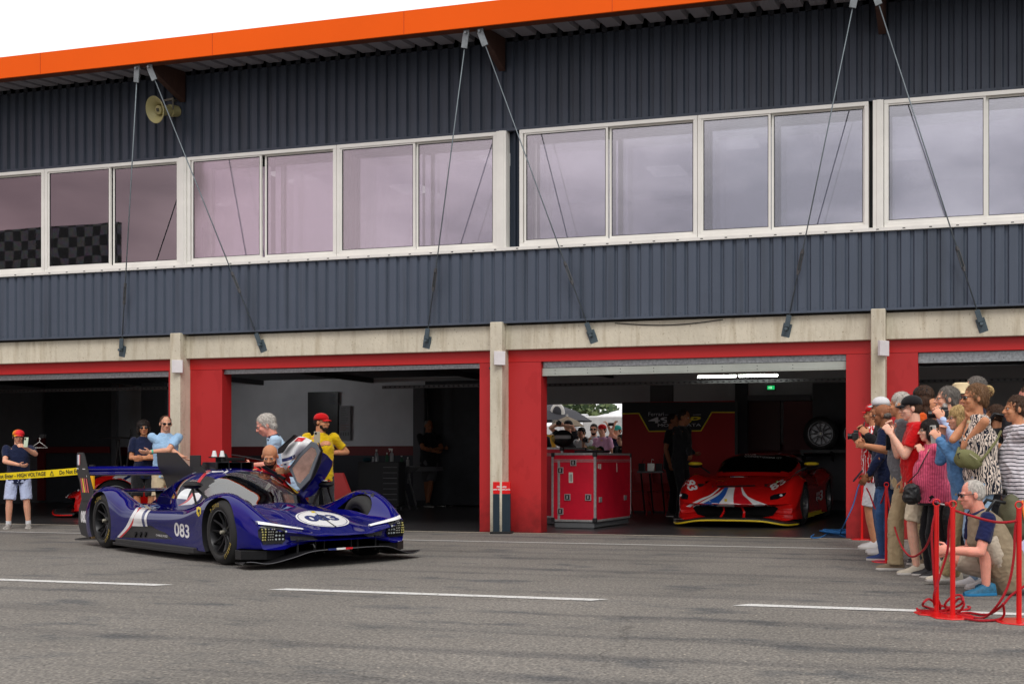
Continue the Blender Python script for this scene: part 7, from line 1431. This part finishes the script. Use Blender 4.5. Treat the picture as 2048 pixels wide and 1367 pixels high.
o = thing('rag', 'crumpled teal rag on the left end of the tool cabinet', 'cloth', Vector((cbc.x, cbc.y, cbz)) - cbr * .3); mb = MB(); mb.ell(Vector((cbc.x, cbc.y, cbz + .045)) - cbr * .30 - cbn * .2, (.09, .07, .045)); me = remesh(mb, .01, 1); ruffle(me, .03, 18); link('rag_cloth', me, mat('rag_teal', (.01, .06, .08), .9), o)
# sink
zs = footZ(1018); c = atZ(818, 933, zs); o = thing('sink', 'white wall basin with its waste pipe right of the tool cabinet', 'sink', Vector((c.x, c.y, 0))); por = mat('porcelain', (.22, .22, .23), .25)
mb = MB(); mb.lathe([(0, -.13), (.10, -.12), (.22, -.02), (.25, .0), (.25, .02), (.21, .02), (.17, -.02), (0, -.06)], Matrix.Translation(c) @ Matrix.Diagonal((1, .8, 1, 1)), 28); build('basin', mb, por, o, smooth='auto'); mb = MB(); mb.tube([c + Vector((0, 0, -.12)), c + Vector((0, 0, -.36))], .03, 10); mb.tube([c + Vector((0, 0, -.25)), c + Vector((0, 0, -.36))], .045, 10); build('waste_pipe', mb, por, o, smooth='auto')
mb = MB(); mb.box(c.x - .1, c.x + .1, c.y + .15, BACK, c.z - .1, c.z); build('wall_bracket', mb, por, o)
for lab, off, h, m in (('green tube standing on the rim of the basin', -.18, .2, bg_), ('pale soap bottle on the basin', -.03, .17, bw)):
    b = c + Vector((off, .0, .02)); o = thing('bottle', lab, 'bottle', b); mb = MB(); mb.lathe([(0, 0), (.03, 0), (.033, h * .8), (.012, h * .85), (.012, h), (0, h)], Matrix.Translation(b), 14); build('bottle_body', mb, m, o, smooth='auto'); mb = MB(); mb.lathe([(0, h), (.016, h), (.016, h + .02), (0, h + .02)], Matrix.Translation(b), 10); build('cap', mb, white_al, o)
# A-frame stand by the sink, bin
z_ = footZ(1020); o = thing('step_stand', 'grey A-frame stand leaning beside the tool cabinet', 'stand', gnd(810, 1020)); mb = MB(); t = atZ(803, 958, z_); mb.bar(t, gnd(820, 1018), .03, .03); mb.bar(t, gnd(802, 1020), .03, .03); mb.bar(gnd(802, 1020), gnd(820, 1018), .03, .03); mb.bar(t + Vector((0, .3, 0)), gnd(820, 1018) + Vector((0, .3, 0)), .03, .03); build('frame', mb, mat('stand_grey', (.20, .20, .21), .5), o)
b = gnd(836, 1010); o = thing('waste_bin', 'dark round waste bin behind the crossed legs', 'bin', b); mb = MB(); mb.lathe([(0, .01), (.17, .01), (.21, .6), (.2, .6), (.165, .03), (0, .03)], Matrix.Translation(b), 24); build('bin_body', mb, mat('bin_grey', (.02, .02, .025), .5), o, smooth='auto'); mb = MB(); mb.lathe([(.205, .59), (.22, .59), (.22, .62), (.205, .62)], Matrix.Translation(b), 24, closed=True); build('bin_rim', mb, mat('bin_grey', (.02, .02, .025)), o, smooth=True)
cab('tool_trolley', 'red and white drawer trolley between the men in the dark bay', 904, 930, 898, 1006, mat('trolley_dark', (.03, .03, .035), .4), 6, split=.25, trim=(mat('trolley_red', (.25, .012, .015), .4), mat('trolley_white', (.4, .4, .4), .4)))
# red ramp shape behind the door
z_ = 15.5; o = thing('trestle', 'dark red trestle panel on the garage floor behind the open car door', 'trestle', gnd(675, 1020)); mb = MB(); mb.prism([atZ(668, 945, z_), atZ(684, 945, z_), atZ(705, 1000, z_), atZ(668, 1000, z_)], (0, 1, 0), .05); build('panel', mb, mat('trestle_red', (.25, .02, .02), .5), o); mb = MB(); mb.bar(atZ(670, 1000, z_), gnd(668, 1062), .04, .04); mb.bar(atZ(703, 1000, z_), gnd(706, 1062), .04, .04); build('leg', mb, flat_black, o)
# ---- bay 1 furniture: dark stand, cups on the cupboard, hanger
z_ = 21.0; o = thing('tripod_table', 'black tripod stand with a thin top in the first bay', 'stand', gnd(240, 1020)); mb = MB(); mb.obox(atZ(237, 875, z_), (.55, .4, .02)); build('top', mb, flat_black, o)
mb = MB(); t = atZ(237, 878, z_); mb.bar(t, atZ(228, 960, z_), .025, .025); mb.bar(t, atZ(246, 960, z_), .025, .025); mb.bar(atZ(262, 858, z_), atZ(252, 950, z_), .025, .025); build('frame', mb, flat_black, o)
for k, (px, hh_) in enumerate(((62, .1), (67, .11), (74, .09), (78, .1), (84, .1))):
    c = atY(px, 876, WY + 9.6 * DK - .02); c.z += .002; c.y += .12; o = thing('paper_cup', ('white cup at the left end of the row on the red cupboard', 'white cup second from the left on the red cupboard', 'white cup in the middle of the row on the red cupboard', 'white cup fourth from the left on the red cupboard', 'white cup at the right end of the row on the red cupboard')[k], 'cup', c, 0, 'white cups on the red cupboard'); mb = MB(); mb.lathe([(0, 0), (.028, 0), (.038, hh_), (.034, hh_), (.026, .004), (0, .004)], Matrix.Translation(c), 16); build('cup_body', mb, mat('cup_white', (.4, .4, .4), .5), o, smooth='auto')
    mb = MB(); mb.tube([c + Vector((.036, 0, hh_ * .8)), c + Vector((.055, 0, hh_ * .6)), c + Vector((.034, 0, hh_ * .3))], .004, 6); build('handle', mb, mat('cup_white', (.4, .4, .4)), o, smooth=True)
c = atZ(79, 890, 18.5); o = thing('clothes_hanger', 'white wire clothes hanger hanging in front of the red cupboard', 'hanger', c); mb = MB(); mb.tube([c + RT * -.14 + Vector((0, 0, -.04)), c + RT * .14 + Vector((0, 0, -.04)), c + Vector((0, 0, .06)), c + RT * -.14 + Vector((0, 0, -.04))], .005, 6); build('hanger_frame', mb, white_al, o, smooth=True); mb = MB(); mb.tube([c + Vector((0, 0, .06)), c + Vector((0, 0, .09)), c + Vector((.02, 0, .11)), c + Vector((0, 0, .13)), c + Vector((-.015, 0, .12))], .004, 6); build('hook', mb, white_al, o, smooth=True)
# ---- bay 3: banner
zb_ = 21.6; ba, bb_ = atZ(1244, 804, zb_), atZ(1470, 802, zb_ * (2 - 1)); bb_ = atY(1470, 802, ba.y); top_z = ba.z; o = thing('banner_wall', 'black and red exhibition banner with yellow outline at the back of the third bay', 'banner', Vector(((ba.x + bb_.x) / 2, ba.y, 0)))
mb = MB(); mb.box(ba.x, bb_.x, ba.y, ba.y + .06, .05, top_z); build('banner_panel', mb, mat('banner_red', srgb(160, 10, 14), .6, var=.03), o)
def bp_(px, py, off=.004): v = atY(px, py, ba.y); return Vector((v.x, ba.y - off, v.z))
mb = MB(); mb.add([bp_(1244, 804.5), bp_(1244, 827), bp_(1278, 826), bp_(1298, 862), bp_(1402, 861), bp_(1424, 824), bp_(1470, 824), bp_(1470, 803)], [(0, 1, 2, 3, 4, 5, 6, 7)]); build('black_field', mb, mat('banner_black', (.008, .009, .012), .6, var=0), o, fix=False)
mb = MB(); e_ = [bp_(1244, 827, .008), bp_(1278, 826, .008), bp_(1298, 862, .008), bp_(1402, 861, .008), bp_(1424, 824, .008), bp_(1470, 824, .008)]
for a, b in zip(e_, e_[1:]): mb.bar(a, b, .008, .022)
build('yellow_outline', mb, mat('banner_yellow', srgb(230, 210, 20), .5, var=0), o)
tw = mat('banner_white', (.6, .6, .62), .5, var=0); ty_ = mat('banner_yellow', srgb(230, 210, 20))
def ptext(s, px0, px1, py0, py1, m, nm='lettering', **k):
    v, f = text_mesh(s, 1, align='LEFT', **k); xs = [a[0] for a in v]; ys = [a[1] for a in v]; p, q = bp_(px0, py0, .007), bp_(px1, py1, .007); w_ = (q.x - p.x) / (max(xs) - min(xs)); h_ = (p.z - q.z) / (max(ys) - min(ys)); mb = MB(); mb.add([(p.x + (a[0] - min(xs)) * w_, p.y, q.z + (a[1] - min(ys)) * h_) for a in v], f); build(nm, mb, m, o, fix=False)
ptext('Ferrari', 1297, 1328, 824, 831, tw); ptext('499', 1297, 1366, 834, 845, tw, off=.02); ptext('P', 1374, 1402, 833, 845, ty_, off=.02, shear=.3); ptext('MODIFICATA', 1316, 1402, 847, 852, tw)
mb = MB(); mb.bar(bp_(1330, 829, .007), bp_(1365, 829, .007), .002, .006); mb.bar(bp_(1386, 829, .007), bp_(1402, 828.5, .007), .002, .006); build('rule', mb, tw, o)
mb = MB(); mb.box(bb_.x + .002, bb_.x + .06, ba.y - .03, ba.y + .05, .05, top_z + .02); build('end_post', mb, flat_black, o)
# table and chairs in front of the banner
zt_ = 19.2; o = thing('folding_table', 'dark folding table crowded with leads at the left of the red car', 'table', gnd(1295, 1036)); a, b = atZ(1278, 943, zt_), atZ(1325, 943, zt_); mb = MB(); mb.obox((a + b) / 2, ((b - a).length * 1.1, .5, .03), Matrix.Rotation(YAW, 3, 'Z')); build('top', mb, mat('table_dark', (.05, .05, .055), .5), o)
for s, px in ((-1, 1282), (1, 1299), (1, 1322)): mb = MB(); mb.bar(atZ(px, 945, zt_), gnd(px + 8, 1028), .03, .02); build('leg', mb, mat('leg_grey', (.12, .12, .125), .4, .5), o)
for lab, px, m in (('small grey monitor on the folding table', 1284, blk), ('white charger box on the folding table', 1302, white_al), ('dark radio on the right of the folding table', 1318, blk)):
    c = atZ(px, 936, zt_); o = thing('device', lab, 'device', c); mb = MB(); mb.obox(c + Vector((0, 0, .02)), (.12, .06, .14)); build('device_body', mb, m, o, bevel=.008); mb = MB(); mb.tube([c + Vector((0, 0, .08)), c + Vector((.02, 0, .17)), c + Vector((.05, 0, .15))], .005, 6); build('lead', mb, m, o, smooth=True)
def chair(label, px):
    b = gnd(px, 1030); o = thing('folding_chair', label, 'chair', b, 0, 'red folding chairs by the banner'); m = mat('chair_red', (.30, .012, .014), .5); lg = mat('leg_grey', (.12, .12, .125)); 
    mb = MB(); mb.obox(b + Vector((0, 0, .45)), (.42, .4, .03)); build('seat', mb, m, o, bevel=.008); mb = MB(); mb.obox(b + Vector((0, .2, .75)), (.42, .03, .28)); build('backrest', mb, m, o, bevel=.008)
    for x in (-.19, .19): mb = MB(); mb.bar(b + Vector((x, -.2, 0)), b + Vector((x, .22, .88)), .02, .02); mb.bar(b + Vector((x, .2, 0)), b + Vector((x, -.15, .45)), .02, .02); build('leg', mb, m, o)
for lab, px in (('red folding chair nearest the flight case', 1280), ('red folding chair beside the mechanics', 1318)): chair(lab, px)
# wheels on a rack
for lab, px, rot in (('spare racing wheel with grey ten spoke rim on the rack', 1642, 0), ('spare racing wheel half hidden behind the right door post', 1714, .4)):
    Zw = 21.2; c = atZ(px, 867, Zw); o = thing('spare_wheel', lab, 'wheel', c, 0, 'spare wheels on the rack'); T_ = Matrix.Translation(c - Vector((0, 0, .345))) @ Matrix.Rotation(R(-90) + R(4), 4, 'Z'); make_wheel(o, 0, 0, 1 if False else -1, r=.345, wd=.30, rmat=rimg, T=T_ @ Matrix.Rotation(R(90 + 0), 4, 'Z') , spokes=6)
ra = atY(1600, 899, atZ(1642, 899, 21.2).y - .18); rb_ = atY(1760, 899, ra.y); o = thing('wheel_rack', 'black rack carrying the spare wheels', 'rack', Vector((ra.x, ra.y, 0)))
mb = MB(); mb.box(ra.x, rb_.x, ra.y, ra.y + .35, ra.z - .06, ra.z); build('shelf', mb, flat_black, o)
for x in (ra.x + .02, rb_.x - .06): mb = MB(); mb.box(x, x + .05, ra.y, ra.y + .05, .01, ra.z - .06); build('upright', mb, flat_black, o)
# ================================================================ paddock behind the garage
YB = BACK
def pb(px, py, Z): return atZ(px, py, Z)
tent_w = mat('tent_white', (.72, .72, .74), .7, var=.04)
def tent(label, px0, px1, pyb, pyt, Z, dp=6, gable=True):
    a, b = pb(px0, pyb, Z), pb(px1, pyb, Z); c = (a + b) / 2; o = thing('marquee', label, 'tent', Vector((c.x, c.y, 0)), 0, 'white marquees in the paddock'); zt_ = pb(px0, pyt, Z).z; ze = a.z; m = MB(); x0, x1, y0 = a.x, b.x, min(a.y, b.y)
    m.add([(x0, y0, ze), (x1, y0, ze), (x1, y0 + dp, ze), (x0, y0 + dp, ze), (x0 + .8, y0 + dp * .5, zt_), (x1 - .8, y0 + dp * .5, zt_)], [(0, 1, 5, 4), (2, 3, 4, 5), (1, 2, 5), (3, 0, 4)]); build('roof', m, tent_w, o)
    m = MB(); m.box(x0 + .02, x1 - .02, y0 + .02, y0 + dp - .02, 0, ze); build('wall', m, mat('tent_wall', (.55, .55, .57), .7), o)
    m = MB(); k = 0; x = x0
    while x < x1: m.add([(x, y0 - .01, ze), (x + .25, y0 - .01, ze), (x + .25, y0 - .01, ze - .2), (x + .125, y0 - .01, ze - .28), (x, y0 - .01, ze - .2)], [(0, 1, 2, 3, 4)]); x += .26
    build('valance', m, tent_w, o)
    for x in (x0, x1): m = MB(); m.tube([(x, y0 - .03, 0), (x, y0 - .03, ze)], .04, 8); build('pole', m, white_al, o)
tent('small white marquee with scalloped edge behind the dark parasol', 1060, 1136, 852, 820, 34); tent('big white marquee filling the right of the back door view', 1150, 1275, 843, 800, 40, 9)
def parasol(label, px, py, pyt, Z, rad, m, mark=None):
    c = pb(px, py, Z); zt_ = pb(px, pyt, Z).z; o = thing('parasol', label, 'parasol', Vector((c.x, c.y, 0))); m1 = MB(); m1.lathe([(rad, c.z), (rad * .6, c.z + (zt_ - c.z) * .55), (0.02, zt_)], Matrix.Translation((c.x, c.y, 0)), 8); build('canopy', m1, m, o); m1 = MB(); m1.tube([(c.x, c.y, 0), (c.x, c.y, zt_ + .05)], .03, 8); build('pole', m1, white_al, o)
    if mark: m1 = MB(); q = pb(px + 9, (py + pyt) / 2 + 1, Z - rad * .62); m1.ell(q, (.22, .05, .28)); m1.ell(q + Vector((0, -.03, 0)), (.14, .05, .19), m=1); build('emblem', m1, [white_al, m], o, smooth=True)
parasol('large dark grey parasol with a white round emblem', 1106, 842, 806, 31, 1.2, mat('parasol_dark', (.05, .05, .06), .8), True); parasol('black and beige parasol in front of the marquee', 1134, 852, 832, 29, .5, mat('parasol_beige', (.25, .19, .13), .8))
c = pb(1222, 870, 33); o = thing('van', 'white van parked in front of the big marquee', 'van', Vector((c.x, c.y, 0))); m1 = MB(); zt_ = pb(1222, 831, 33).z; m1.prism([(c.x - .95, c.y, .3), (c.x - .95, c.y, zt_), (c.x + 2.6, c.y, zt_), (c.x + 4.0, c.y, 1.3), (c.x + 4.6, c.y, 1.1), (c.x + 4.6, c.y, .3)], (0, 1, 0), 1.9); build('van_body', m1, mat('van_white', (.7, .7, .7), .3, coat=.5), o, bevel=.05)
m1 = MB(); m1.box(c.x + 1.6, c.x + 2.8, c.y - .01, c.y, 1.4, zt_ - .25); build('window', m1, dglass, o)
for x in (-.2, 3.6): m1 = MB(); m1.lathe([(0, 0), (.33, 0), (.33, .2), (0, .2)], Matrix.Translation((c.x + x, c.y + .1, .33)) @ Matrix.Rotation(R(90), 4, 'X'), 24); build('wheel', m1, rubber, o, smooth='auto')
m1 = MB(); put_text(m1, '7L', Vector((c.x - .35, c.y - .012, 1.55)), (1, 0, 0), (0, 0, 1), .7, shear=.3); build('side_mark', m1, mat('van_mark', (.03, .05, .10), .5), o)
c = pb(1088, 884, 27); o = thing('yellow_board', 'yellow and white hoarding panel at the left of the back door', 'board', Vector((c.x, c.y, 0))); m1 = MB(); m1.box(c.x - .5, c.x + .32, c.y, c.y + .05, 0, pb(1088, 869, 27).z); build('panel', m1, mat('board_yellow', srgb(236, 170, 20), .5), o); m1 = MB(); m1.box(c.x + .321, c.x + .36, c.y - .01, c.y + .05, 0, pb(1088, 862, 27).z); build('post', m1, white_al, o)
# trees beyond
def tree(label, px, Z, pyt, r, seed):
    random.seed(seed); c = pb(px, 900, Z); zt_ = pb(px, pyt, Z).z; o = thing('tree', label, 'tree', Vector((c.x, c.y, 0)), 0, 'trees beyond the paddock'); b = Vector((c.x, c.y, 0)); m1 = MB(); m1.tube([b, b + Vector((.1, 0, zt_ * .35)), b + Vector((0, .1, zt_ * .7))], [.28, .2, .1], 8)
    for k in range(5): a = k * 1.3; m1.tube([b + Vector((0, 0, zt_ * .4)), b + Vector((r * .5 * math.cos(a), r * .5 * math.sin(a), zt_ * .7))], [.1, .04], 6)
    build('trunk', m1, mat('bark', (.08, .06, .045), .9, bump=.5), o, smooth=True); m1 = MB()
    for k in range(2600):
        u = Vector((random.gauss(0, 1), random.gauss(0, 1), random.gauss(0, 1))).normalized() * random.uniform(.45, 1) ** .6; q = Vector((c.x + u.x * r, c.y + u.y * r, zt_ * .66 + u.z * zt_ * .34)); n_ = noise.noise(q * .7)
        if n_ < -.12: continue
        a = Vector((random.gauss(0, 1), random.gauss(0, 1), random.gauss(0, 1))).normalized() * .16; b2 = a.orthogonal().normalized() * .12; m1.add([q - a, q + b2, q + a, q - b2], [(0, 1, 2, 3)], random.randint(0, 1))
    build('crown', m1, [mat('leaf_dark', (.04, .07, .025), .7), mat('leaf_light', (.09, .12, .04), .7)], o, fix=False)
tree('leafy green tree rising between the parasol and the big marquee', 1152, 44, 775, 2.6, 3); tree('green tree behind the small marquee seen through the back door', 1115, 50, 780, 3.2, 5)
# hoarding opposite the garages (seen only as a reflection in the upstairs windows)
ym = 2 * (WY - .1) + 14; A_, B_ = atY(-900, 443, ym), atY(236, 443, ym); zt_ = A_.z * .5 + B_.z * .5 - 1.1
m = mat('hoarding_check', (.2, .2, .2), .6, var=0); nt = m.node_tree; N = nt.nodes; L = nt.links; b = N['Principled BSDF']; tc = N.new('ShaderNodeTexCoord'); ck = N.new('ShaderNodeTexChecker'); ck.inputs['Scale'].default_value = 2.1; ck.inputs['Color1'].default_value = (.012, .012, .014, 1); ck.inputs['Color2'].default_value = (.22, .21, .23, 1); L.new(tc.outputs['Object'], ck.inputs['Vector']); nz = N.new('ShaderNodeTexNoise'); nz.inputs['Scale'].default_value = 5; L.new(tc.outputs['Object'], nz.inputs['Vector']); mx = N.new('ShaderNodeMix'); mx.data_type = 'RGBA'; mx.blend_type = 'MULTIPLY'; mx.inputs['Factor'].default_value = .9; L.new(ck.outputs[0], mx.inputs['A']); L.new(nz.outputs['Color'], mx.inputs['B']); L.new(mx.outputs['Result'], b.inputs['Base Color'])
o = thing('hoarding', 'tall black and grey chequered hoarding facing the garages', 'hoarding', Vector((B_.x - 5, -14, 0))); m1 = MB(); m1.box(A_.x, B_.x, -14.2, -14, 0.02, zt_); build('hoarding_panel', m1, m, o)
